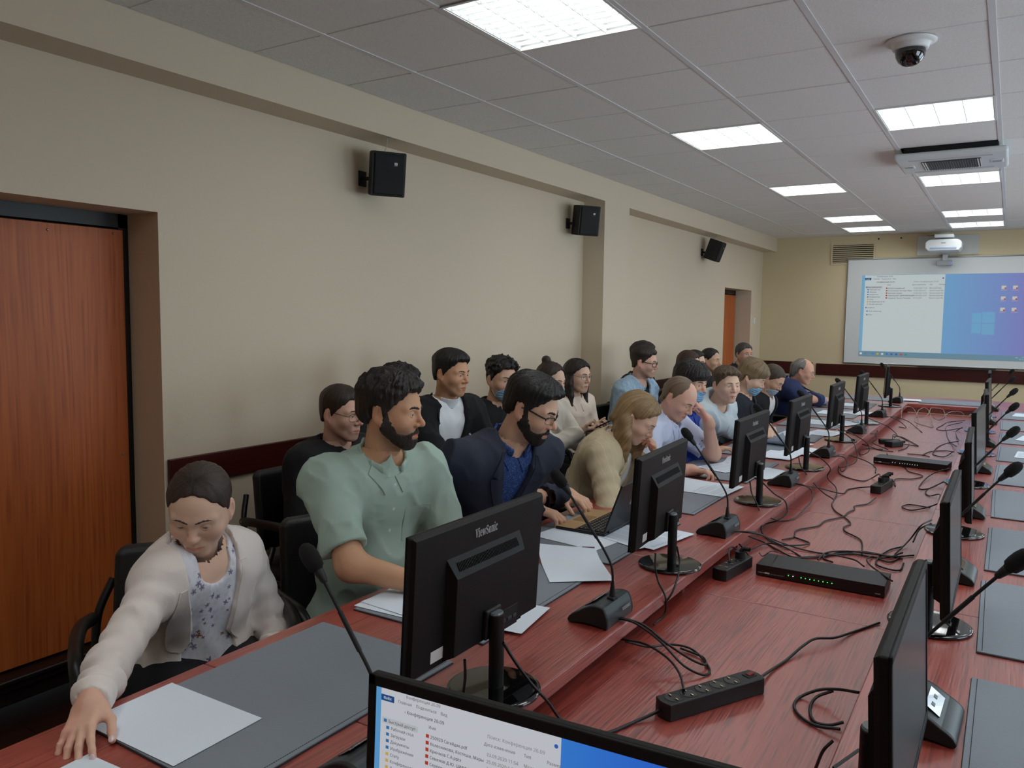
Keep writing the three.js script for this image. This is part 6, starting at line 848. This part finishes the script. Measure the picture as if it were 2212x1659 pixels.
const people = [
  { label: 'woman in a pale pink-white jacket reaching along the table to a sheet', at: [-2.0, -1.42], th: 76, cth: 58, near: 2, fem: 1, head: [-1.885, 1.055, -1.375], hth: 40, hp: 24, hr: -2, skin: SK.fair, size: 0.95, neck: [-1.935, 0.905, -1.40], shR: [-1.87, 0.872, -1.225], shL: [-1.95, 0.872, -1.56], face: { jaw: 0.88, nose: 0.85, alae: 0.82, eye: [0.10, -0.28] }, gaze: [0, -0.4], iris: 0x4a5044, lip: [0.92, 0.66, 0.66],
    hair: { color: 0x4c3a30, brow: 0x5a463a, line: 'updo', top: 0.011, side: 0.007, back: 0.012, rough: 0.002, taper: 0.06, jag: 0.002, browT: 0.0023, extra: (F) => { F.ell([0, 0.0, -0.118], [0.038, 0.036, 0.03], 0.02); } },
    wear: [{ name: 'blouse', mat: floral, sleeve: 0, k: 0.008, fold: 0.004, neck: 0.02, scoop: 0.055, uv: (t) => [t[0], t[1]] }, { name: 'jacket', mat: cloth(0xf0e6e0, 0.95, 20, 0.0012), k: 0.020, ks: 0.010, wr: 0.006, fold: 0.006, open: [[0.05, 0.09], [-0.03, 0.085], [-0.12, 0.062], [-0.2, 0.05], [-0.23, 0.075], [-0.4, 0.085], [-0.6, 0.12]], neck: 0.03, hem: -0.14, h: 0.0065, lapel: [[0.0, 0.115], [-0.06, 0.135], [-0.13, 0.13], [-0.19, 0.12], [-0.22, 0.112], [-0.228, 0.075]] }],
    R: { p: [-1.548, 0.802, -0.862], dir: [0.62, -0.30, 0.68], palm: [0.1, -1, -0.3], curl: [0.16, 0.30, 0.16], spread: 0.2, elbow: [-0.4, -1, 0.5], thumb: [0.7, 0.6, 0.35] }, L: { p: [-1.72, 0.60, -1.50], hide: true }, nails: 'R', nailMat: phys(0xe6cdd0, 0.2, { clearcoat: 0.6 }), trousers: CL.dark,
    extra: (x) => { const p = x.onCloth('jacket', -0.13, -0.30, 0.002); if (p) { const z = rbox(0.005, 0.026, 0.003, 0.001); z.applyMatrix4(x.basis()); z.translate(...p); mesh('zip_pull', z, M_STEEL, x.g); } } },
  { label: 'bearded man in a sage green short-sleeved shirt behind the nearest monitor', at: [-1.86, -2.0], th: 72, near: 2, head: [-1.70, 1.285, -1.97], hth: 108, hp: 5, skin: SK.tan, neck: [-1.755, 1.115, -1.975], sw: 0.192, bw: 1.1, belly: 1.8, stubble: 0.45, face: { nose: 1.1, eye: [0.24, -0.22] },
    hair: { color: 0x2c211b, line: 'man', top: 0.028, side: 0.013, back: 0.018, front: 0.0, rough: 0.005, curl: 0.008, browT: 0.0034 }, beard: { t: 0.0028, color: 0x43332a },
    wear: [{ name: 'shirt', mat: cloth(0xa4b9ac, 0.85, 14), sleeve: 0.80, k: 0.015, ks: 0.022, fold: 0.011, fq: 0.8, collar: true, hem: -0.1, h: 0.0065 }],
    R: { p: [-1.44, 0.785, -1.84], elbow: [-0.2, -0.8, 0.7] }, L: { p: [-1.43, 0.79, -2.06], elbow: [-0.3, -0.8, -0.5] }, trousers: cloth(0x20242c),
    extra: (x) => { const b = button(x, 0.0055, M_BTN); for (const ty of [-0.05, -0.13, -0.21, -0.29, -0.37, -0.45]) b('shirt', 0.004, ty); const n = 6; const pk = []; for (let i = 0; i <= n; i++) for (let j = 0; j <= n; j++) { const q = x.onCloth('shirt', 0.06 + 0.10 * i / n, -0.14 - 0.12 * j / n, 0.0022); pk.push(q || [0, 0, 0]); } const g = new THREE.BufferGeometry(), id = []; for (let i = 0; i < n; i++) for (let j = 0; j < n; j++) { const a = i * (n + 1) + j; id.push(a, a + 1, a + n + 1, a + 1, a + n + 2, a + n + 1); } g.setAttribute('position', new THREE.Float32BufferAttribute(pk.flat(), 3)); g.setIndex(id); g.computeVertexNormals(); mesh('pocket', g, cloth(0xa4b9ac, 0.85, 14), x.g); } },
  { label: 'bearded man in glasses and a navy blazer typing on the laptop', at: [-1.80, -2.52], th: 70, near: 2, head: [-1.53, 1.25, -2.575], hth: 100, hp: 22, skin: SK.light, neck: [-1.62, 1.105, -2.55], sw: 0.205, bw: 1.12, belly: 1.4, stubble: 0.35, hs: 1.03, face: { nose: 1.15, eye: [0.05, -0.30] }, gaze: [0, -0.35],
    hair: { color: 0x16130f, line: 'man', top: 0.024, side: 0.009, back: 0.012, front: 0.008, rough: 0.004, browT: 0.0036 }, beard: { t: 0.004, color: 0x2e241d, r: 0.025 }, glasses: { half: true, r: 0.0017, w: 0.026, h: 0.014, temple: 1.8 },
    wear: [{ name: 'shirt', mat: dots, sleeve: 0, k: 0.009, fold: 0.004, collar: true, neck: 0.012, flap: 0.05, uv: (t) => [t[0], t[1]] }, { name: 'blazer', mat: cloth(0x1c2539, 0.75, 14), k: 0.024, ks: 0.024, wr: 0.004, fold: 0.009, fq: 0.8, open: V_OPEN, neck: 0.03, hem: -0.12, lapel: LAPEL, h: 0.0065 }],
    R: { p: [-1.60, 0.822, -2.735], dir: [0.95, -0.25, -0.25], palm: [0.1, -1, 0], curl: [0.35, 0.6, 0.35], elbow: [-0.1, -0.6, 0.9] }, L: { p: [-1.60, 0.826, -3.02], dir: [0.98, -0.25, 0.12], palm: [0.1, -1, 0], curl: [0.4, 0.7, 0.4], elbow: [-0.4, -0.8, -0.5] }, trousers: CL.dark },
  { label: 'blonde woman in a beige pinstriped blazer resting her chin on her hand', at: [-1.82, -3.60], th: 97, near: 1, fem: 1, head: [-1.50, 1.12, -3.52], hth: 100, hp: 36, skin: SK.fair, neck: [-1.60, 0.995, -3.52], size: 0.97, hs: 0.98, face: { jaw: 0.9, nose: 0.85, eye: [-0.02, -0.28] }, lip: [0.85, 0.5, 0.5], earring: true,
    hair: { color: 0xb59366, brow: 0x8a6c48, line: 'woman', top: 0.016, side: 0.012, back: 0.02, rough: 0.004, taper: 0.03, box: LONGBOX, extra: gLong(13, 0.27, { a0: 100, a1: 246, flare: 0.02, r: 0.026, wave: 0.014 }) },
    wear: [{ name: 'blouse', mat: CL.white, sleeve: 0, k: 0.008, fold: 0.003, neck: 0.014, scoop: 0.06 }, { name: 'blazer', mat: stripes, k: 0.022, ks: 0.02, wr: 0.005, fold: 0.008, open: [[0.05, 0.07], [-0.1, 0.06], [-0.3, 0.04], [-0.6, 0.05]], neck: 0.03, hem: -0.14, sleeve: 1.78, lapel: LAPEL, uv: (t) => [t[0] * 2.4 + t[2] * 1.2, t[1]] }],
    L: { p: [-1.425, 0.915, -3.60], dir: [-0.15, 1, 0.25], palm: [-0.9, 0.1, 0.4], curl: [0.5, 0.9, 0.6], elbow: [0.3, -1, -0.5] }, R: { p: [-1.36, 0.79, -3.42], dir: [0.9, 0, -0.45], palm: [0, -1, 0], elbow: [-0.4, -0.5, 0.8] }, trousers: CL.black,
    extra: (x) => { const a = x.arms.R, c = v3.lerp(a.E, a.W, 0.70); mesh('cuff_button', at(new THREE.SphereGeometry(0.007, 12, 8), ...v3.add(c, x.dirL([0.0, 0.02, 0.044]))), std(0x3a3a40, 0.3), x.g); } },
  { label: 'balding man in a pale blue short-sleeved shirt holding his forehead', at: [-1.86, -4.30], th: 90, near: 1, head: [-1.57, 1.15, -4.28], hth: 78, hp: 34, skin: SK.pink, neck: [-1.65, 1.02, -4.30], sw: 0.195, bw: 1.08, belly: 1.3, face: { eye: [0.0, -0.3] },
    hair: { color: 0x9a7f66, brow: 0x8a6c50, line: 'balding', top: 0.003, side: 0.005, back: 0.006, rough: 0.001, taper: 0.05 },
    wear: [{ name: 'shirt', mat: cloth(0xcfd8f2, 0.8, 14), sleeve: 0.82, k: 0.014, ks: 0.02, fold: 0.008, collar: true, hem: -0.1 }],
    L: { p: [-1.435, 1.02, -4.385], dir: [-0.42, 0.85, 0.32], palm: [-0.7, -0.4, 0.3], curl: [0.35, 0.7, 0.5], elbow: [0.4, -1, -0.5] }, R: { p: [-1.41, 0.79, -4.06], dir: [1, -0.02, -0.1], palm: [0, -1, 0.2], curl: [0.5, 0.8, 0.5], elbow: [-0.3, -0.6, 0.8] }, trousers: CL.dark },
  { label: 'dark-haired masked person in a bright blue jacket behind the balding man', at: [-1.90, -4.80], th: 90, near: 1, head: [-1.66, 1.205, -4.72], hth: 74, hp: 12, skin: SK.light, sw: 0.185, hair: { color: 0x241c18, line: 'fringe', top: 0.028, side: 0.02, back: 0.022, rough: 0.005, hard: 0.5 }, mask: {},
    wear: [{ name: 'jacket', mat: cloth(0x1d3fa4, 0.7), k: 0.02, ks: 0.02, fold: 0.008, collar: true, neck: 0.02 }], L: { p: [-1.60, 0.80, -4.89], dir: [0.7, -0.1, 0.6], palm: [0, -1, 0], curl: [0.4, 0.6, 0.4], elbow: [-0.5, -0.6, -0.6] }, R: { p: [-1.50, 0.79, -4.66], hide: true }, trousers: CL.dark },
  { label: 'young man in a pale grey hoodie looking towards the camera', at: [-1.90, -5.42], th: 78, near: 1, head: [-1.62, 1.15, -5.31], hth: 50, hp: 3, skin: SK.fair, neck: [-1.70, 1.0, -5.34], sw: 0.185, hair: { color: 0x6f5740, line: 'man', top: 0.02, side: 0.005, back: 0.006, rough: 0.004, front: 0.008 }, gaze: [0.3, 0], iris: 0x4a5a66,
    wear: [{ name: 'hoodie', mat: cloth(0xc3cfd5, 0.95, 10, 0.001), k: 0.024, ks: 0.022, fold: 0.011, fq: 0.8, hood: true, neck: 0.022 }], L: { p: [-1.45, 0.80, -5.74], dir: [0.8, 0.05, 0.45], palm: [0.4, -0.2, 1], curl: [0.8, 1.0, 0.6], elbow: [-0.3, -0.8, -0.5] }, R: { p: [-1.45, 0.80, -5.58], dir: [0.85, 0.05, -0.4], palm: [0.4, -0.3, -1], curl: [0.8, 1.0, 0.6], elbow: [-0.3, -0.8, 0.6] }, trousers: CL.dark,
    extra: (x) => { for (const s of [-1, 1]) mesh('drawstring', tube([0, 0.03, 0.06, 0.1].map((t) => x.onCloth('hoodie', s * (0.03 + t * 0.1), -0.06 - t * 1.3, 0.004) || [0, 1, 0]), 0.0028, 16, 6), CL.white, x.g); } },
  { label: 'fair-haired young man in a blue face mask and dark polo, head bowed', at: [-1.88, -6.06], th: 92, near: 0, head: [-1.63, 1.165, -5.97], hth: 96, hp: 27, skin: SK.fair, hair: { color: 0xa08560, brow: 0x80664a, line: 'fringe', top: 0.03, side: 0.016, back: 0.018, rough: 0.006, hard: 0.4 }, mask: { dy: -0.012 }, wear: [{ name: 'polo_shirt', mat: cloth(0x1c222e, 0.85), k: 0.016, fold: 0.006, collar: true }], L: { hide: true }, R: { hide: true } },
  { label: 'crop-haired young man with a lowered mask and black jacket, head bowed', at: [-1.92, -6.83], th: 88, near: 0, head: [-1.68, 1.10, -6.78], hth: 82, hp: 36, skin: SK.light, hair: { color: 0x5d4b3b, line: 'man', top: 0.007, side: 0.004, back: 0.004, rough: 0.001 }, mask: { dy: -0.02, mat: cloth(0xa9bccb, 0.9, 10) }, wear: [{ name: 'tee_shirt', mat: CL.white, sleeve: 0, k: 0.009 }, { name: 'jacket', mat: CL.black, k: 0.022, open: WIDE, neck: 0.03, fold: 0.006 }], L: { hide: true }, R: { hide: true } },
  { label: 'old man with grey side hair and glasses in a navy jacket', at: [-1.92, -8.0], th: 102, near: 0, head: [-1.66, 1.11, -7.84], hth: 97, hp: 16, skin: SK.old, neck: [-1.75, 0.985, -7.86], sw: 0.2, bw: 1.12, belly: 1.5, hair: { color: 0x8f8c88, line: 'bald', top: 0.002, side: 0.016, back: 0.018, rough: 0.006, taper: 0.03 }, glasses: { r: 0.0009, mat: M_STEEL, w: 0.024, h: 0.017 }, face: { nose: 1.2, eye: [0.1, -0.25] },
    wear: [{ name: 'shirt', mat: cloth(0x8fa0cc, 0.8), sleeve: 0, k: 0.009, collar: true, neck: 0.012 }, { name: 'jacket', mat: cloth(0x1f2c56, 0.8), k: 0.024, ks: 0.024, open: V_OPEN, neck: 0.03, lapel: LAPEL, fold: 0.008, sleeve: 1.8 }], R: { p: [-1.50, 0.80, -8.18], dir: [0.6, 0, -0.8], elbow: [-0.2, -0.7, 0.7] }, L: { p: [-1.52, 0.80, -8.30], dir: [0.8, 0, -0.5] },
    extra: (x) => { for (const s of ['L', 'R']) { const a = x.arms[s]; mesh('shirt_cuff', tube([v3.lerp(a.E, a.W, 0.75), v3.lerp(a.E, a.W, 0.96)], 0.038, 6, 14), cloth(0x8fa0cc, 0.8), x.g); } } },
  // back row
  { label: 'young man in glasses and a black sweater seated against the wall', at: [-2.66, -2.60], th: 90, near: 1, head: [-2.50, 1.16, -2.56], hth: 96, hp: 6, skin: SK.pink, neck: [-2.56, 1.0, -2.58], sw: 0.19, hair: { color: 0x3d2a1f, line: 'man', top: 0.014, side: 0.005, back: 0.005, rough: 0.002 }, glasses: { r: 0.0011, w: 0.025, h: 0.016 }, stubble: 0.12, face: { eye: [0.15, -0.26] }, wear: [{ name: 'sweater', mat: CL.black, k: 0.02, fold: 0.007 }], L: { p: [-2.32, 0.66, -2.72] }, R: { p: [-2.32, 0.66, -2.48] }, trousers: CL.black },
  { label: 'dark-haired person mostly hidden behind the bearded man in green', at: [-2.72, -3.06], th: 90, near: 0, head: [-2.60, 1.215, -3.075], hth: 98, hp: 4, skin: SK.light, hair: { color: 0x251b16, line: 'man', top: 0.03, side: 0.014, back: 0.016, rough: 0.006, curl: 0.008 }, wear: [{ name: 'top', mat: CL.dark, k: 0.018 }], L: { hide: true }, R: { hide: true } },
  { label: 'young man in a black bomber jacket over a white turtleneck', at: [-2.72, -3.46], th: 72, near: 1, head: [-2.52, 1.29, -3.40], hth: 90, hp: 6, skin: SK.tan, neck: [-2.575, 1.125, -3.42], sw: 0.195, bw: 1.05, hair: { color: 0x1d1814, line: 'man', top: 0.022, side: 0.006, back: 0.008, rough: 0.003, front: 0.006 }, face: { eye: [0.16, -0.24] },
    wear: [{ name: 'turtleneck', mat: CL.white, sleeve: 0, k: 0.009, fold: 0.005, neck: 0.004 }, { name: 'bomber_jacket', mat: CL.black, k: 0.026, ks: 0.026, fold: 0.009, open: WIDE, neck: 0.03, lapel: [[0.0, 0.10], [-0.03, 0.105], [-0.06, 0.10]] }], R: { p: [-2.30, 0.70, -3.34], dir: [0.7, -0.2, -0.6], palm: [0, -1, 0.2] }, L: { p: [-2.28, 0.69, -3.50], dir: [0.7, -0.2, 0.5], palm: [0, -1, 0] }, trousers: cloth(0x1c2230),
    extra: (x) => { const p = x.onCloth('bomber_jacket', 0.125, -0.17, 0.003); if (p) { const g = cyl(0.022, 0.022, 0.002, 18); g.rotateX(Math.PI / 2); g.applyMatrix4(x.basis()); g.translate(...p); mesh('badge', g, M_BTN, x.g); const h = cyl(0.014, 0.014, 0.003, 16); h.rotateX(Math.PI / 2); h.applyMatrix4(x.basis()); h.translate(...v3.add(p, v3.mul(x.f, 0.0006))); mesh('badge_centre', h, M_BLACK, x.g); } mesh('turtleneck_collar', (() => { const F = new Field(); F.cap(v3.add(x.nb, v3.mul(x.u, 0.0)), v3.add(x.nb, v3.add(v3.mul(x.u, 0.05), v3.mul(x.f, 0.016))), 0.066, 0.062, 0.01); F.cap(v3.add(x.nb, v3.mul(x.u, 0.02)), v3.add(x.nb, v3.add(v3.mul(x.u, 0.16), v3.mul(x.f, 0.05))), 0.0575, 0.0575, 0.002, { op: 1 }); F.fn((a, b, c) => v3.dot(v3.sub([a, b, c], x.nb), x.u) - 0.05, 0.003, { op: 2 }); return netGeo([netMesh((a, b, c) => F.at(a, b, c), v3.add(x.nb, [-0.12, -0.1, -0.12]), v3.add(x.nb, [0.12, 0.14, 0.14]), 0.005)]); })(), CL.white, x.g); } },
  { label: 'curly-haired young man in black with a blue mask under his nose', at: [-2.74, -4.0], th: 80, near: 1, head: [-2.56, 1.222, -3.96], hth: 66, hp: 6, skin: SK.light, sw: 0.185, hair: { color: 0x1e1814, line: 'man', top: 0.028, side: 0.007, back: 0.008, rough: 0.004, curl: 0.014 }, mask: { dy: -0.014 }, wear: [{ name: 'tee_shirt', mat: CL.black, k: 0.018, fold: 0.006 }], trousers: CL.jeans },
  { label: 'woman with a hair bun and teal mask, holding a phone in a cream hoodie', at: [-2.70, -4.52], th: 82, near: 1, fem: 1, head: [-2.51, 1.185, -4.47], hth: 84, hp: 12, skin: SK.fair, size: 0.95, hs: 0.96, hair: { color: 0x46352a, line: 'updo', top: 0.013, side: 0.009, back: 0.014, rough: 0.003, taper: 0.02, box: [[-0.13, -0.15, -0.17], [0.13, 0.2, 0.15]], extra: (F) => { F.ell([0, 0.125, -0.07], [0.032, 0.03, 0.032], 0.012); } }, mask: { mat: cloth(0x4f9ba6, 0.9, 10) }, wear: [{ name: 'hoodie', mat: cloth(0xe4dccd, 0.95, 10, 0.001), k: 0.024, ks: 0.022, fold: 0.012, hood: true, neck: 0.02 }], R: { p: [-2.285, 0.875, -4.47], dir: [0.75, 0.15, -0.6], palm: [0.3, 0.75, -0.6], curl: [0.6, 0.8, 0.5], elbow: [-0.1, -0.8, 0.6] }, L: { p: [-2.27, 0.865, -4.62], dir: [0.95, 0.2, 0.1], palm: [0, 0.8, 0.6], curl: [0.6, 0.8, 0.5] }, trousers: CL.black },
  { label: 'woman with long straight dark hair, glasses and a peach polo', at: [-2.78, -5.10], th: 72, near: 1, fem: 1, head: [-2.645, 1.172, -5.10], hth: 78, hp: 4, skin: SK.fair, size: 0.96, hs: 1.0, hair: { color: 0x2a1d18, line: 'woman', top: 0.014, side: 0.014, back: 0.016, rough: 0.003, taper: 0.02, box: LONGBOX, extra: gLong(13, 0.34, { a0: 80, a1: 280, r: 0.02, flare: 0.0, wave: 0.004 }) }, glasses: { r: 0.0009, w: 0.025, h: 0.018 }, lip: [0.85, 0.48, 0.48], wear: [{ name: 'polo_shirt', mat: cloth(0xf2dfce, 0.88, 12), k: 0.016, ks: 0.02, fold: 0.009, collar: true, flap: 0.05, sleeve: 0.85 }], R: { p: [-2.50, 0.70, -4.98] }, L: { p: [-2.46, 0.70, -5.12] }, sleeveX: 1, trousers: CL.black,
    extra: (x) => { const s = []; for (let i = 0; i < 6; i++) { const q = rbox(0.03 - 0.002 * i, 0.002, 0.05 - 0.004 * (i % 3), 0.0008); q.rotateY(0.35); s.push(at(q, -0.13 + 0.004 * i, 0.6, 0.20 + i * 0.034)); } const F = merge(s); const P = F.attributes.position; for (let i = 0; i < P.count; i++) { const z = P.getZ(i); P.setY(i, P.getY(i) + 0.028 - 0.07 * (z - 0.2)); } mesh('trouser_print', F, CL.white, x.g); } },
  { label: 'young man in black glasses and a denim jacket beside the pier', at: [-2.62, -5.92], th: 86, near: 1, head: [-2.45, 1.243, -5.87], hth: 96, hp: 6, skin: SK.pink, sw: 0.2, bw: 1.08, hair: { color: 0x3a2a20, line: 'man', top: 0.024, side: 0.003, back: 0.003, rough: 0.003 }, stubble: 0.15, glasses: { r: 0.0024, w: 0.027, h: 0.017 }, wear: [{ name: 'tee_shirt', mat: CL.dark, sleeve: 0, k: 0.009, neck: 0.012 }, { name: 'denim_jacket', mat: denim, k: 0.024, ks: 0.024, fold: 0.011, open: [[0.05, 0.07], [-0.1, 0.05], [-0.3, 0.03], [-0.6, 0.05]], neck: 0.03, collar: true, stand: 0.0 }], trousers: CL.dark },
  { label: 'person of whom only dark hair shows behind the denim jacket', at: [-2.66, -6.38], th: 90, near: 0, head: [-2.61, 1.262, -6.235], hth: 92, hp: 0, skin: SK.light, hair: { color: 0x33231c, line: 'man', top: 0.03, side: 0.012, back: 0.014, rough: 0.004 }, wear: [{ name: 'top', mat: CL.dark, k: 0.018 }], L: { hide: true }, R: { hide: true } },
  { label: 'woman with straight reddish-brown hair seated before the far door', at: [-2.66, -7.10], th: 90, near: 0, fem: 1, head: [-2.50, 1.175, -7.03], hth: 84, hp: 10, skin: SK.fair, hair: { color: 0x5a3b2c, line: 'woman', top: 0.015, side: 0.014, back: 0.016, rough: 0.003, box: LONGBOX, extra: gLong(12, 0.26, { r: 0.02, flare: 0 }) }, wear: [{ name: 'top', mat: cloth(0x8a8f96, 0.9), k: 0.018 }], L: { hide: true }, R: { hide: true } },
  { label: 'dark-haired woman in glasses half hidden by the reddish-haired woman', at: [-2.76, -7.66], th: 90, near: 0, fem: 1, head: [-2.655, 1.155, -7.66], hth: 84, hp: 4, skin: SK.fair, hair: { color: 0x1f1815, line: 'woman', top: 0.016, side: 0.013, back: 0.016, rough: 0.003, box: LONGBOX, extra: gLong(12, 0.26, { r: 0.02, flare: 0 }) }, glasses: { r: 0.0022, w: 0.026, h: 0.018 }, wear: [{ name: 'top', mat: cloth(0xb9a596, 0.9), k: 0.018 }], L: { hide: true }, R: { hide: true } },
  { label: 'woman in dark clothes with black hair drawn back, looking to the board', at: [-2.74, -8.18], th: 88, near: 0, fem: 1, head: [-2.64, 1.163, -8.09], hth: 82, hp: 4, skin: SK.light, hair: { color: 0x1d1714, line: 'updo', top: 0.014, side: 0.010, back: 0.016, rough: 0.003, extra: (F, gd) => { F.ell([0, -0.03, -0.11], [0.03, 0.04, 0.025], 0.02); F.cap([0, -0.04, -0.12], v3.add([0, -0.04, -0.12], v3.mul(gd, 0.12)), 0.024, 0.014, 0.015); } , box: [[-0.13, -0.22, -0.2], [0.13, 0.18, 0.15]] }, wear: [{ name: 'top', mat: CL.dark, k: 0.018 }], L: { hide: true }, R: { hide: true } },
  { label: 'grey-haired man in glasses and a dark suit by the far door', at: [-2.66, -9.12], th: 76, near: 0, head: [-2.56, 1.20, -9.02], hth: 54, hp: 2, skin: SK.old, sw: 0.2, hair: { color: 0x5e5a55, line: 'man', top: 0.016, side: 0.012, back: 0.012, rough: 0.004 }, glasses: { r: 0.0009, mat: M_STEEL }, face: { nose: 1.15 }, wear: [{ name: 'shirt', mat: cloth(0xaab6c6, 0.8), sleeve: 0, k: 0.009, collar: true, neck: 0.012 }, { name: 'suit_jacket', mat: CL.dark, k: 0.024, ks: 0.024, open: V_OPEN, neck: 0.03, lapel: LAPEL, fold: 0.006 }], L: { hide: true }, R: { hide: true } },
];
const seatOf = ['of the woman in the pale jacket', 'of the bearded man in green', 'of the man at the laptop', 'of the blonde woman', 'of the balding man in pale blue', 'of the person in bright blue', 'of the young man in the grey hoodie', 'of the fair-haired masked young man', 'of the crop-haired young man', 'of the old man in navy', 'of the young man in the black sweater, its armrest in view', 'of the hidden dark-haired person', 'of the young man in the bomber jacket', 'of the curly-haired young man', 'of the woman in the cream hoodie', 'of the woman in the peach polo', 'of the young man in denim', 'of the person hidden behind the denim jacket', 'of the reddish-haired woman', 'of the dark-haired woman in glasses', 'of the woman with hair drawn back', 'of the grey-haired man in the dark suit'];
people.forEach((p, i) => { const only = globalThis.ONLY; if (only && !only.includes(i)) return; const t = Date.now(); makePerson(p); const th = R(p.th); chair(p.at[0] - 0.02 * Math.sin(th), p.at[1] - 0.02 * Math.cos(th), p.cth ?? p.th, 'black leather armchair ' + seatOf[i]); if (Date.now() - t > 4000) console.log('slow person', i, Date.now() - t); });
{ const t = thing('phone', 'dark phone held by the woman in the cream hoodie', 'phone', [-2.185, 0.915, -4.565], R(-70)); const q = rbox(0.075, 0.008, 0.15, 0.004); q.rotateX(0.5); mesh('phone_body', q, M_GLOSS, t); }
renderer.render(scene, camera);
